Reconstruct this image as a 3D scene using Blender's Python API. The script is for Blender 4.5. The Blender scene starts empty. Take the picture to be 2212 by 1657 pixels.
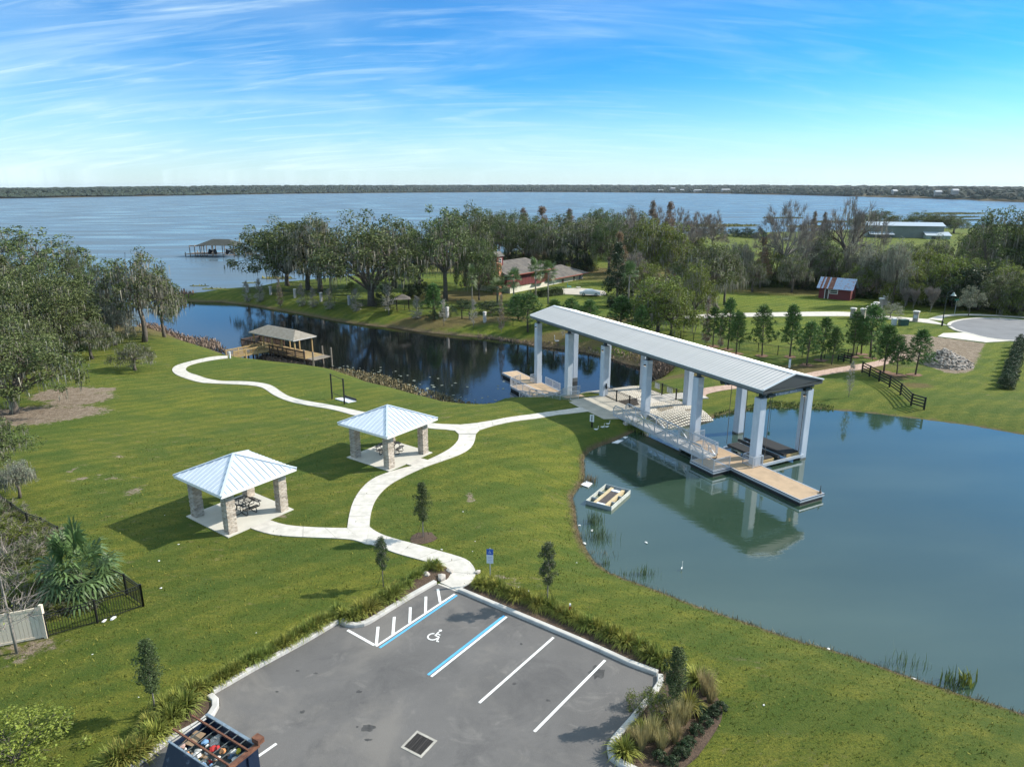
import bpy, math, random
import numpy as np
from mathutils import Vector, Matrix

sc = bpy.context.scene
COL = sc.collection
R = math.radians

# ---------------------------------------------------------------- camera
F, CX, CY, HC = 1500.0, 1106.0, 828.0, 22.0          # photograph scaled to 2212 px wide
PITCH = math.atan(424 / F)
cd = bpy.data.cameras.new('camera'); cam = bpy.data.objects.new('camera', cd); COL.objects.link(cam)
cam.location = (0, 0, HC); cam.rotation_euler = (math.pi / 2 - PITCH, 0, 0)
cd.sensor_width = 36; cd.lens = 36 * F / 2212; cd.clip_start = .5; cd.clip_end = 30000
sc.camera = cam

# ---------------------------------------------------------------- sun and sky
SUN_AZ, SUN_EL = 76.5, 35.0
sd = bpy.data.lights.new('sun', 'SUN'); sun = bpy.data.objects.new('sun', sd); COL.objects.link(sun)
sd.energy = 5.0; sd.angle = R(.6); sd.color = (1, .93, .82)
sv = Vector((math.sin(R(SUN_AZ)) * math.cos(R(SUN_EL)), math.cos(R(SUN_AZ)) * math.cos(R(SUN_EL)), math.sin(R(SUN_EL))))
sun.rotation_euler = (-sv).to_track_quat('-Z', 'Y').to_euler(); sun.location = (60, 20, 60)

W = bpy.data.worlds.new('World'); sc.world = W; W.use_nodes = True
nt = W.node_tree; N = nt.nodes; K = nt.links
for n in list(N): N.remove(n)
def nd(t, **kw):
    n = N.new(t)
    for k, v in kw.items():
        if isinstance(k, str) and hasattr(n, k): setattr(n, k, v)
    return n
out = nd('ShaderNodeOutputWorld'); bg = nd('ShaderNodeBackground'); bg.inputs[1].default_value = .108
sky = nd('ShaderNodeTexSky', sky_type='NISHITA', sun_disc=False, sun_elevation=R(SUN_EL), sun_rotation=R(SUN_AZ),
         altitude=10, air_density=1.0, dust_density=.35, ozone_density=2.6)
hs = nd('ShaderNodeHueSaturation'); hs.inputs['Saturation'].default_value = 1.25
tc = nd('ShaderNodeTexCoord'); sep = nd('ShaderNodeSeparateXYZ'); K.new(tc.outputs['Generated'], sep.inputs[0])
zc = nd('ShaderNodeMath', operation='MAXIMUM'); zc.inputs[1].default_value = .02; K.new(sep.outputs[2], zc.inputs[0])
zp = nd('ShaderNodeMath', operation='ADD'); zp.inputs[1].default_value = .26; K.new(zc.outputs[0], zp.inputs[0])
dx = nd('ShaderNodeMath', operation='DIVIDE'); K.new(sep.outputs[0], dx.inputs[0]); K.new(zp.outputs[0], dx.inputs[1])
dy = nd('ShaderNodeMath', operation='DIVIDE'); K.new(sep.outputs[1], dy.inputs[0]); K.new(zp.outputs[0], dy.inputs[1])
cb = nd('ShaderNodeCombineXYZ'); K.new(dx.outputs[0], cb.inputs[0]); K.new(dy.outputs[0], cb.inputs[1])
def cloud(rot, scl, scale, lo, hi, det=7, dist=.6, rough=.6):
    mp = nd('ShaderNodeMapping'); mp.inputs['Rotation'].default_value = (0, 0, R(rot)); mp.inputs['Scale'].default_value = scl
    K.new(cb.outputs[0], mp.inputs[0])
    nz = nd('ShaderNodeTexNoise'); nz.inputs['Scale'].default_value = scale; nz.inputs['Detail'].default_value = det
    nz.inputs['Distortion'].default_value = dist; nz.inputs['Roughness'].default_value = rough
    K.new(mp.outputs[0], nz.inputs[0])
    mr = nd('ShaderNodeMapRange', interpolation_type='SMOOTHSTEP'); mr.inputs[1].default_value = lo; mr.inputs[2].default_value = hi
    K.new(nz.outputs['Fac'], mr.inputs[0]); return mr.outputs[0]
wisp = cloud(38, (.5, 1.7, 1), 1.5, .42, .78, dist=.9)
veil = cloud(-25, (.5, .9, 1), .8, .32, .80, det=4)
fine = cloud(30, (.45, 2.8, 1), 3.4, .44, .80, det=9, dist=1.4)
# broad direction: the cirrus is thicker to the west (left), thin to the east (right)
az = nd('ShaderNodeMapRange', interpolation_type='SMOOTHSTEP'); az.inputs[1].default_value = .42; az.inputs[2].default_value = -.5
az.inputs[3].default_value = .30; az.inputs[4].default_value = 1.0; K.new(sep.outputs[0], az.inputs[0])
def mth(op, a, b):
    m = nd('ShaderNodeMath', operation=op)
    for i, v in enumerate((a, b)):
        if isinstance(v, (int, float)): m.inputs[i].default_value = v
        else: K.new(v, m.inputs[i])
    return m.outputs[0]
c = mth('ADD', mth('MULTIPLY', wisp, .34), mth('ADD', mth('MULTIPLY', veil, .36), mth('MULTIPLY', fine, .36)))
c = mth('MULTIPLY', c, az.outputs[0])
low = nd('ShaderNodeMapRange'); low.inputs[1].default_value = .0; low.inputs[2].default_value = .13; low.inputs[3].default_value = .42; low.inputs[4].default_value = 0
K.new(sep.outputs[2], low.inputs[0])
high = nd('ShaderNodeMapRange', interpolation_type='SMOOTHSTEP'); high.inputs[1].default_value = .17; high.inputs[2].default_value = .75; high.inputs[3].default_value = 0; high.inputs[4].default_value = .60
K.new(sep.outputs[2], high.inputs[0])       # the pond mirrors a pale veil of cirrus higher up
c = mth('MINIMUM', mth('ADD', mth('ADD', c, high.outputs[0]), low.outputs[0]), .8)
mix = nd('ShaderNodeMix', data_type='RGBA'); K.new(c, mix.inputs[0])
tint = nd('ShaderNodeMix', data_type='RGBA', blend_type='MULTIPLY'); tint.inputs[0].default_value = 1
rp = nd('ShaderNodeValToRGB'); K.new(sep.outputs[2], rp.inputs[0]); er = rp.color_ramp.elements; er[0].position = 0; er[0].color = (.66, .88, 1.22, 1); er[1].position = .5; er[1].color = (.36, .84, 1.10, 1)
e_ = er.new(.07); e_.color = (.40, .84, 1.18, 1); e_ = er.new(.16); e_.color = (.19, .74, 1.14, 1); K.new(rp.outputs[0], tint.inputs[7])
K.new(sky.outputs[0], hs.inputs['Color']); K.new(hs.outputs[0], tint.inputs[6]); K.new(tint.outputs[2], mix.inputs[6]); mix.inputs[7].default_value = (6.2, 7.7, 8.2, 1)
K.new(mix.outputs[2], bg.inputs[0]); K.new(bg.outputs[0], out.inputs[0])

sc.view_settings.view_transform = 'Standard'; sc.view_settings.look = 'None'
sc.view_settings.exposure = 0.5; sc.view_settings.gamma = 1.0; sc.view_settings.use_curve_mapping = False
sc.render.engine = 'CYCLES'
sc.cycles.max_bounces = 6; sc.cycles.diffuse_bounces = 2; sc.cycles.glossy_bounces = 3
sc.cycles.transparent_max_bounces = 6; sc.cycles.transmission_bounces = 3

# ---------------------------------------------------------------- pixels of the photograph <-> metres
def ray(x, y):
    u = (x - CX) / F; v = (y - CY) / F
    return (u, math.cos(PITCH) - v * math.sin(PITCH), -math.sin(PITCH) - v * math.cos(PITCH))
def gz(x, y, z=0.0):
    d = ray(x, y); t = (z - HC) / d[2]; return (d[0] * t, d[1] * t)
def G(p, z=0.0): return gz(p[0], p[1], z)
# measured crops of the photograph
def ZR(ox, oy, s): return lambda x, y: ((ox + x / s) * .7373, (oy + y / s) * .7373)
zA = ZR(450, 1100, 2.4578); zB = ZR(1400, 850, 2.1067); zL = ZR(1450, 1000, 5.5225); zR5 = ZR(1750, 1120, 5.5225)
zQ = ZR(2150, 1050, 4.143); zD = ZR(620, 920, 5.5225); zH = ZR(1380, 720, 5.53); zS = ZR(1950, 500, 2.1067)
zF = ZR(2400, 780, 3.6867); zK = ZR(450, 1600, 2.212); zE = ZR(1350, 1500, 2.2178); z8 = ZR(1100, 1540, 5.821)
zJ = ZR(0, 480, 2.7613); zI = ZR(650, 500, 2.7613); zM = ZR(1300, 500, 2.7613); zY = ZR(0, 1400, 1.9567)
zX7 = ZR(480, 2050, 6.9125); zX8 = ZR(1680, 1380, 10.055); zZ = ZR(2400, 1650, 2.775)

# frame of the boat-lift shelter: u along it, v across it
AZ = R(152.2); FU = (math.sin(AZ), math.cos(AZ)); FV = (-FU[1], FU[0]); FC = (21.35, 56.95); FROT = math.atan2(FU[1], FU[0])
def SF(u, v): return (FC[0] + FU[0] * u + FV[0] * v, FC[1] + FU[1] * u + FV[1] * v)

ZP, ZL = -2.0, -4.1           # level of the right-hand pond, level of the canal and the lake

# ---------------------------------------------------------------- shorelines
pond_px = [(2300, 1578), (2212, 1542), (2150, 1521), (2100, 1507), (2050, 1490), (2000, 1473), (1950, 1456), (1900, 1438), (1850, 1421), (1800, 1403),
           (1740, 1388), (1680, 1369), (1620, 1347), (1560, 1327), (1500, 1307), (1450, 1287), (1400, 1268), (1350, 1250), (1310, 1233),
           (1284, 1213), (1268, 1190), (1256, 1165), (1248, 1140), (1244, 1110), (1241, 1088), zB(580, 1290), zB(608, 1240), zB(650, 1195),
           zB(664, 1150), zB(657, 1085), zB(655, 1035), zB(690, 995), zB(750, 962), zB(830, 935), zB(900, 905), zB(965, 872)]
pond = [G(p, ZP) for p in pond_px]
pond += [SF(-13.6, -1.2), SF(-12.6, 1.2), SF(-12.1, 3.2), SF(-12.0, 5.0), SF(-12.2, 6.6), SF(-12.6, 7.6)]
pond += [G(p, ZP) for p in [zB(1450, 782), zB(1560, 760), zB(1700, 738), zB(1800, 722), zB(1900, 732), zB(2000, 728), zB(2100, 735),
                            zB(2200, 744), (1830, 888), (1880, 893), (1990, 906), (2100, 920), (2212, 940), (2400, 985)]]
pond += [(90, 58), (90, 12), (55, 2)]
canal_near = [(-120, 620), (0, 655), (120, 668), (200, 682), zJ(900, 1310), zJ(1080, 1340), zJ(1330, 1360), zJ(1500, 1440), zJ(1700, 1500), (500, 772),
              (560, 782), (617, 789), (692, 797), (730, 803), (780, 821), (820, 838), (850, 846), (880, 853), (930, 868), (960, 876), (1000, 888), (1030, 892)]
canal = [G(p, ZL) for p in canal_near]
canal += [SF(-33.5, -9.5), SF(-31.5, -5), SF(-30.8, -2), SF(-30.5, 2), SF(-30.5, 6.5)]
far_bank = [zB(1100, 560), zB(1060, 500), zB(1000, 470), zB(900, 450), zB(830, 420), zB(620, 375), zB(380, 345), zB(200, 310), (1032, 727.5),
            zI(1800, 1320), zI(1600, 1300), zI(1400, 1270), zI(1100, 1240), zI(900, 1210), zI(700, 1170), zI(450, 1125), zI(200, 1085),
            (479, 652), (427, 651), (380, 650), (356, 648), (352, 645), (380, 644), (427, 641), (480, 634), (533, 631), (573, 622), (663, 614), (720, 609), (773, 601),
            (864, 580), (917, 575), (980, 566), (1060, 556), (1120, 545), (1180, 532), (1240, 518), (1330, 512), (1430, 511), (1500, 512), (1578, 512),
            (1640, 508), (1735, 506), (1820, 502), (1930, 500), (2050, 498), (2212, 497), (2500, 497)]
canal += [G(p, ZL) for p in far_bank]
canal += [G(p, ZL) for p in [(2700, 452), (2500, 446), (2212, 437), (2080, 431.5), (1950, 427), (1820, 424), (1700, 421), (1550, 418), (1400, 416.3), (1250, 415.4),
                             (1100, 415), (900, 416.3), (750, 417.5), (600, 419), (450, 421.5), (300, 424), (150, 426.5), (0, 429), (-250, 434)]]
canal += [(-2600, 900), (-700, 230)]
pond = np.array(pond); canal = np.array(canal)

def sdist(P, poly):
    """signed distance of points P (n,2) to a polygon, positive outside"""
    x, y = P[:, 0], P[:, 1]; n = len(poly); best = np.full(len(P), 1e18); ins = np.zeros(len(P), bool)
    for i in range(n):
        a = poly[i]; b = poly[(i + 1) % n]; e = b - a; L2 = float(e @ e) + 1e-12
        t = np.clip(((x - a[0]) * e[0] + (y - a[1]) * e[1]) / L2, 0, 1)
        d = (x - a[0] - t * e[0]) ** 2 + (y - a[1] - t * e[1]) ** 2
        best = np.minimum(best, d)
        c = ((a[1] > y) != (b[1] > y))
        with np.errstate(divide='ignore', invalid='ignore'):
            xi = a[0] + (y - a[1]) * (e[0]) / (e[1] if e[1] else 1e-12)
        ins ^= (c & (x < xi))
    d = np.sqrt(best); return np.where(ins, -d, d)

LAND = [(0, 28, 0), (12, 26, 0), (-19, 44, 0), (-10.5, 56, 0), (-40, 50, -.3), (-58, 82, -1.6), (-40, 95, -2.4), (-30, 75, -1.2), (-18, 76, -1.2), (5, 72, -1.25),
        (-2, 62, -.6), (8, 42, -.2), (0, 52, -.3), (25, 28, -.2), (45, 22, -.2), (30, 82, -1.2), (45, 88, -1.3), (60, 93, -1.4), (80, 115, -1.4), (75, 155, -2.2),
        (30, 100, -1.8), (20, 120, -2.9), (0, 130, -3.2), (-40, 150, -3.3), (10, 165, -3), (0, 200, -3.3), (50, 130, -2), (150, 200, -2.5), (200, 350, -3),
        (100, 300, -3.2), (-95, 110, -2.6), (-80, 60, -.9), (-110, 20, -.5), (120, 90, -1.2), (20, 0, 0), (-40, 20, -.2), (70, 60, -1), (20, 92, -1.6)]
HH = np.array(LAND)
flat = [(-2, 24, 17, 23, 0.0), (-19.2, 44.6, 4.5, 8, 0.0), (-10.6, 56.2, 4.5, 8, 0.0), (-13, 36, 5, 9, 0.0)]
def hraw(P):
    w = np.zeros(len(P)); s = np.zeros(len(P))
    for x, y, z in LAND:
        d2 = (P[:, 0] - x) ** 2 + (P[:, 1] - y) ** 2 + 9; k = 1 / d2 ** 1.6; w += k; s += k * z
    L = s / w
    dc = sdist(P, canal); fpx = CX + F * P[:, 0] / np.maximum(P[:, 1], 1)
    L = L + np.where(P[:, 1] > 900, np.clip((dc - 60) / 1500, 0, 1) * np.interp(fpx, [-200, 100, 600, 1100, 1600, 2212], [3, 5, 20, 25, 22, 11]), 0)
    # the dam crest the shelter stands on
    u = (P[:, 0] - FC[0]) * FU[0] + (P[:, 1] - FC[1]) * FU[1]; v = (P[:, 0] - FC[0]) * FV[0] + (P[:, 1] - FC[1]) * FV[1]
    du = np.maximum(np.maximum(-23.6 - u, u + 15.2), 0); dv = np.maximum(np.maximum(-5.5 - v, v - 9.5), 0)
    k = np.clip(1 - np.hypot(du, dv) / 6, 0, 1); k = k * k * (3 - 2 * k); L = L * (1 - k) + (-1.38) * k
    for x, y, r0, r1, z in flat:
        d = np.hypot(P[:, 0] - x, P[:, 1] - y); k = np.clip((r1 - d) / (r1 - r0), 0, 1); k = k * k * (3 - 2 * k); L = L * (1 - k) + z * k
    # swale on the lawn, soft undulation away from the paved places
    und = .18 * np.sin(P[:, 0] * .11 + 1.3) * np.cos(P[:, 1] * .085) * np.clip((P[:, 1] - 60) / 30, 0, 1) * np.clip((900 - P[:, 1]) / 300, 0, 1)
    L = L + und
    dp = sdist(P, pond)
    near_dam = np.clip(1 - np.hypot(P[:, 0] - SF(-14, 2)[0], P[:, 1] - SF(-14, 2)[1]) / 16, 0, 1)
    wp = 8.5 - 5.2 * np.clip(near_dam * 3, 0, 1); wc = np.where(P[:, 1] > 900, 20.0, 8.0)
    tp = np.clip(dp / wp, 0, 1); tcn = np.clip(dc / wc, 0, 1)
    prof = lambda t: (1 - (1 - t) ** 2)
    z = np.where(dp > 0, ZP + (np.maximum(L, ZP + .1) - ZP) * prof(tp), ZP + np.maximum(dp * .35, -1.4) - .02)
    z2 = np.where(dc > 0, ZL + (np.maximum(z, ZL + .25) - ZL) * prof(tcn), ZL + np.maximum(dc * .3, -1.5) - .02)
    z = np.where(dp > 0, z2, z)
    return z, dp, dc

def axis(segs):
    o = [segs[0][0]]
    for a, b, s0, s1 in segs:
        x = a
        while x < b:
            t = (x - a) / (b - a); x += s0 * (s1 / s0) ** t; o.append(min(x, b))
    return np.array(sorted(set(round(v, 4) for v in o)))
XS = axis([(-9000, -700, 700, 60), (-700, -120, 60, 3), (-120, -60, 3, 1), (-60, 62, .8, .8), (62, 130, .9, 2), (130, 700, 2, 60), (700, 9000, 60, 700)])
YS = axis([(-60, 8, 10, 1), (8, 110, .8, .8), (110, 190, .9, 2), (190, 520, 2, 14), (520, 5000, 14, 120), (5000, 16000, 120, 900)])
GX, GY = np.meshgrid(XS, YS); PT = np.stack([GX.ravel(), GY.ravel()], 1)
HZ, DPOND, DCANAL = hraw(PT); HGRID = HZ.reshape(GX.shape)
def h(x, y):
    i = min(max(int(np.searchsorted(XS, x)) - 1, 0), len(XS) - 2); j = min(max(int(np.searchsorted(YS, y)) - 1, 0), len(YS) - 2)
    a = (x - XS[i]) / (XS[i + 1] - XS[i]); b = (y - YS[j]) / (YS[j + 1] - YS[j])
    return float((HGRID[j, i] * (1 - a) + HGRID[j, i + 1] * a) * (1 - b) + (HGRID[j + 1, i] * (1 - a) + HGRID[j + 1, i + 1] * a) * b)
def at(px, py):
    """the point of the ground seen at a pixel of the photograph"""
    d = ray(px, py); z = -1.5
    t = (1.5 - HC) / d[2]; t1 = (-6.2 - HC) / d[2]; n = 60; lo = t
    for k in range(n + 1):
        tt = t + (t1 - t) * k / n
        if h(d[0] * tt, d[1] * tt) >= HC + d[2] * tt:
            hi = tt
            for _ in range(14):
                m = (lo + hi) / 2
                if h(d[0] * m, d[1] * m) >= HC + d[2] * m: hi = m
                else: lo = m
            return (d[0] * hi, d[1] * hi, h(d[0] * hi, d[1] * hi))
        lo = tt
    return (d[0] * t1, d[1] * t1, -4.1)
def top_z(x, y, py):
    """height of whatever shows at row py above the ground point x, y"""
    # solve projection row for z at horizontal position (x, y)
    k = (py - CY) / F
    # v = (-y sin - dz cos)/(y cos - dz sin) = k
    s, c = math.sin(PITCH), math.cos(PITCH)
    dz = (-y * s - k * y * c) / (c - k * s)
    return HC + dz

# ---------------------------------------------------------------- mesh building
class MB:
    def __init__(s): s.v = []; s.f = []
    def add(s, vs, fs):
        b = len(s.v); s.v += [tuple(p) for p in vs]; s.f += [tuple(i + b for i in q) for q in fs]; return s
    def box(s, x0, x1, y0, y1, z0, z1):
        return s.add([(x0, y0, z0), (x1, y0, z0), (x1, y1, z0), (x0, y1, z0), (x0, y0, z1), (x1, y0, z1), (x1, y1, z1), (x0, y1, z1)],
                     [(3, 2, 1, 0), (4, 5, 6, 7), (0, 1, 5, 4), (1, 2, 6, 5), (2, 3, 7, 6), (3, 0, 4, 7)])
    def bar(s, p0, p1, w, hgt=None, up=(0, 0, 1)):
        hgt = hgt or w; a = Vector(p0); b = Vector(p1); d = (b - a).normalized(); u = Vector(up)
        if abs(d.dot(u)) > .98: u = Vector((1, 0, 0))
        sd_ = d.cross(u).normalized() * w / 2; u = sd_.cross(d).normalized() * hgt / 2
        return s.add([a - sd_ - u, a + sd_ - u, a + sd_ + u, a - sd_ + u, b - sd_ - u, b + sd_ - u, b + sd_ + u, b - sd_ + u],
                     [(0, 1, 2, 3), (7, 6, 5, 4), (4, 5, 1, 0), (5, 6, 2, 1), (6, 7, 3, 2), (7, 4, 0, 3)])
    def tube(s, pts, rs, n=6, cap=True):
        rings = []; pts = [Vector(p) for p in pts]; m = len(pts)
        if isinstance(rs, (int, float)): rs = [rs] * m
        base = len(s.v); u = None
        for i, p in enumerate(pts):
            d = (pts[min(i + 1, m - 1)] - pts[max(i - 1, 0)]).normalized()
            if u is None or abs(d.dot(u)) > .95: u = Vector((1, 0, 0)) if abs(d.x) < .8 else Vector((0, 1, 0))
            a = d.cross(u).normalized(); b = a.cross(d)
            for k in range(n):
                t = 2 * math.pi * k / n; q = p + (a * math.cos(t) + b * math.sin(t)) * rs[i]; s.v.append((q.x, q.y, q.z))
        for i in range(m - 1):
            for k in range(n):
                k2 = (k + 1) % n; s.f.append((base + i * n + k, base + i * n + k2, base + (i + 1) * n + k2, base + (i + 1) * n + k))
        if cap:
            s.f.append(tuple(base + k for k in range(n))[::-1]); s.f.append(tuple(base + (m - 1) * n + k for k in range(n)))
        return s
    def prism(s, poly, z0, z1):
        n = len(poly); a = sum(poly[i][0] * poly[(i + 1) % n][1] - poly[(i + 1) % n][0] * poly[i][1] for i in range(n))
        if a < 0: poly = poly[::-1]
        return s.add([(p[0], p[1], z0) for p in poly] + [(p[0], p[1], z1) for p in poly],
                     [tuple(range(n))[::-1], tuple(range(n, 2 * n))] + [(i, (i + 1) % n, n + (i + 1) % n, n + i) for i in range(n)])
    def lump(s, c, r, rng, n=1, q=.3, sq=(1, 1, 1)):
        """an uneven stone or clod"""
        ring = [(math.cos(t), math.sin(t)) for t in np.linspace(0, 2 * math.pi, 6, endpoint=False)]
        vs = [(0, 0, -1)] + [(x * .9, y * .9, -.4) for x, y in ring] + [(x * .85, y * .85, .4) for x, y in ring] + [(0, 0, .9)]
        vs = [(c[0] + r * v[0] * sq[0] * (1 + rng.uniform(-q, q)), c[1] + r * v[1] * sq[1] * (1 + rng.uniform(-q, q)), c[2] + r * v[2] * sq[2] * (1 + rng.uniform(-q, q))) for v in vs]
        fs = [(0, 1 + (k + 1) % 6, 1 + k) for k in range(6)] + [(1 + k, 1 + (k + 1) % 6, 7 + (k + 1) % 6, 7 + k) for k in range(6)] + [(13, 7 + k, 7 + (k + 1) % 6) for k in range(6)]
        return s.add(vs, fs)
    def mesh(s, name, m=None, smooth=False):
        me = bpy.data.meshes.new(name); me.from_pydata(s.v, [], s.f)
        if m: me.materials.append(m)
        if smooth: me.polygons.foreach_set('use_smooth', [True] * len(me.polygons))
        me.update(); return me
def quads_mesh(name, Q, m, tri=False):
    """(n,4,3) array of loose quads -> mesh"""
    Q = np.asarray(Q, dtype=np.float32); k = Q.shape[1]; n = len(Q); me = bpy.data.meshes.new(name)
    me.vertices.add(n * k); me.vertices.foreach_set('co', Q.ravel()); me.loops.add(n * k); me.polygons.add(n)
    me.loops.foreach_set('vertex_index', np.arange(n * k, dtype=np.int32)); me.polygons.foreach_set('loop_start', np.arange(0, n * k, k, dtype=np.int32))
    me.polygons.foreach_set('loop_total', np.full(n, k, dtype=np.int32)); me.materials.append(m); me.update(calc_edges=True); return me

def ob(name, me, parent=None, loc=None, rotz=None, kind=None, label=None):
    o = bpy.data.objects.new(name, me); COL.objects.link(o)
    if parent: o.parent = parent
    if loc: o.location = loc
    if rotz is not None: o.rotation_euler = (0, 0, rotz)
    if kind: o['kind'] = kind
    if label: o['label'] = label
    return o
def thing(name, label, cat, loc=(0, 0, 0), rotz=0, group=None, me=None):
    o = bpy.data.objects.new(name, me); COL.objects.link(o); o.location = loc; o.rotation_euler = (0, 0, rotz)
    o['label'] = label; o['category'] = cat
    if group: o['group'] = group
    return o
def struct(name, me, loc=None, parent=None):
    o = ob(name, me, parent, loc)
    if not parent: o['kind'] = 'structure'
    return o
def dup(o, parent=None, loc=None, rotz=None, scale=None, label=None, group=None):
    c = o.copy(); COL.objects.link(c); c.parent = parent
    if loc: c.location = loc
    if rotz is not None: c.rotation_euler = (c.rotation_euler[0], c.rotation_euler[1], rotz)
    if scale: c.scale = scale
    if label: c['label'] = label
    if group: c['group'] = group
    for ch in o.children: dup(ch, c)
    return c

# ---------------------------------------------------------------- materials
MATS = {}
def mat(name, col, rough=.7, metal=0., var=0., scale=2., bump=0., bscale=30., col2=None, lo=.35, hi=.65, det=6, spec=.5, island=0., trans=0., stretch=None, rnd=0., emit=None, coat=0):
    if name in MATS: return MATS[name]
    m = bpy.data.materials.new(name); m.use_nodes = True; t = m.node_tree; n = t.nodes; k = t.links; b = n['Principled BSDF']; MATS[name] = m
    b.inputs['Base Color'].default_value = (*col, 1); b.inputs['Roughness'].default_value = rough; b.inputs['Metallic'].default_value = metal
    b.inputs['Specular IOR Level'].default_value = spec
    if emit: b.inputs['Emission Color'].default_value = (*emit[:3], 1); b.inputs['Emission Strength'].default_value = emit[3]
    src = None
    tcn = n.new('ShaderNodeTexCoord'); vec = tcn.outputs['Object']
    if stretch:
        mp = n.new('ShaderNodeMapping'); mp.inputs['Scale'].default_value = stretch; k.new(vec, mp.inputs[0]); vec = mp.outputs[0]
    if col2 or var:
        nz = n.new('ShaderNodeTexNoise'); nz.inputs['Scale'].default_value = scale; nz.inputs['Detail'].default_value = det; nz.inputs['Roughness'].default_value = .62; k.new(vec, nz.inputs[0])
        mr = n.new('ShaderNodeMapRange'); mr.inputs[1].default_value = lo; mr.inputs[2].default_value = hi; k.new(nz.outputs['Fac'], mr.inputs[0])
        mx = n.new('ShaderNodeMix'); mx.data_type = 'RGBA'; k.new(mr.outputs[0], mx.inputs[0])
        c2 = col2 or tuple(min(1, v * (1 + var)) for v in col); c1 = col if col2 else tuple(v * (1 - var) for v in col)
        mx.inputs[6].default_value = (*c1, 1); mx.inputs[7].default_value = (*c2, 1); src = mx.outputs[2]
    if island or rnd:
        hsv = n.new('ShaderNodeHueSaturation')
        if src: k.new(src, hsv.inputs['Color'])
        else: hsv.inputs['Color'].default_value = (*col, 1)
        if island:
            ge = n.new('ShaderNodeNewGeometry'); o = ge.outputs['Random Per Island']
        else:
            oi = n.new('ShaderNodeObjectInfo'); o = oi.outputs['Random']
        a = island or rnd
        mr = n.new('ShaderNodeMapRange'); mr.inputs[3].default_value = 1 - a; mr.inputs[4].default_value = 1 + a; k.new(o, mr.inputs[0]); k.new(mr.outputs[0], hsv.inputs['Value'])
        if island and rnd:
            oi = n.new('ShaderNodeObjectInfo'); m2 = n.new('ShaderNodeMapRange'); m2.inputs[3].default_value = 1 - rnd; m2.inputs[4].default_value = 1 + rnd; k.new(oi.outputs['Random'], m2.inputs[0])
            ml = n.new('ShaderNodeMath'); ml.operation = 'MULTIPLY'; k.new(mr.outputs[0], ml.inputs[0]); k.new(m2.outputs[0], ml.inputs[1]); k.new(ml.outputs[0], hsv.inputs['Value'])
            m3 = n.new('ShaderNodeMapRange'); m3.inputs[3].default_value = .485; m3.inputs[4].default_value = .515; k.new(oi.outputs['Random'], m3.inputs[0]); k.new(m3.outputs[0], hsv.inputs['Hue'])
        src = hsv.outputs[0]
    if src: k.new(src, b.inputs['Base Color'])
    if bump:
        nb = n.new('ShaderNodeTexNoise'); nb.inputs['Scale'].default_value = bscale; nb.inputs['Detail'].default_value = 4; k.new(vec, nb.inputs[0])
        bp = n.new('ShaderNodeBump'); bp.inputs['Strength'].default_value = bump; bp.inputs['Distance'].default_value = .05; k.new(nb.outputs['Fac'], bp.inputs['Height']); k.new(bp.outputs[0], b.inputs['Normal'])
    if trans:
        tr = n.new('ShaderNodeBsdfTranslucent'); ms = n.new('ShaderNodeMixShader'); ms.inputs[0].default_value = trans
        if src: k.new(src, tr.inputs[0])
        else: tr.inputs[0].default_value = (*col, 1)
        k.new(b.outputs[0], ms.inputs[1]); k.new(tr.outputs[0], ms.inputs[2]); k.new(ms.outputs[0], n['Material Output'].inputs[0])
    return m
concrete = mat('concrete', (.52, .49, .44), .85, var=.13, scale=1.6, bump=.15, bscale=14)
concrete2 = mat('deck concrete', (.42, .385, .32), .85, var=.12, scale=.8, bump=.15, bscale=14)
deckdark = mat('unlit steel roof deck', (.10, .11, .11), .7)  # sheet underside, with the shade under the roof put into its colour
kerbc = mat('kerb concrete', (.46, .445, .415), .85, var=.14, scale=1.4, bump=.2, bscale=20)
grey_paint = mat('grey shelter paint', (.46, .52, .60), .5, var=.05, scale=1.2)
galv = mat('galvalume roof', (.44, .435, .425), .45, metal=.3, var=.05, scale=.8, rnd=.03)
galv_cap = mat('white ridge cap', (.72, .74, .76), .4, metal=.2)
dark_steel = mat('dark grey steel', (.085, .10, .11), .55)
black = mat('black powder coat', (.012, .012, .013), .45)
rubber = mat('black rubber', (.015, .015, .017), .6)
alu = mat('brushed aluminium', (.60, .63, .67), .38, metal=.55)
wood = mat('treated pine', (.36, .25, .11), .8, var=.25, scale=6, stretch=(1, 8, 8), rnd=.15)
wood_old = mat('weathered timber', (.20, .17, .135), .85, var=.3, scale=5, rnd=.15)
wood_dark = mat('dark stained timber', (.075, .045, .03), .8, var=.3, scale=5)
deckmat = mat('tan composite decking', (.42, .30, .19), .75, var=.12, scale=1.1, rnd=.07)
white = mat('white paint', (.78, .78, .77), .5, var=.04)
roofblue = mat('pale blue standing seam metal', (.60, .655, .72), .36, metal=.2, var=.04, scale=1.3, rnd=.035)
def base(name):
    o = bpy.data.objects.new(name, None); COL.objects.link(o); o['kind'] = 'structure'; return o

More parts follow.
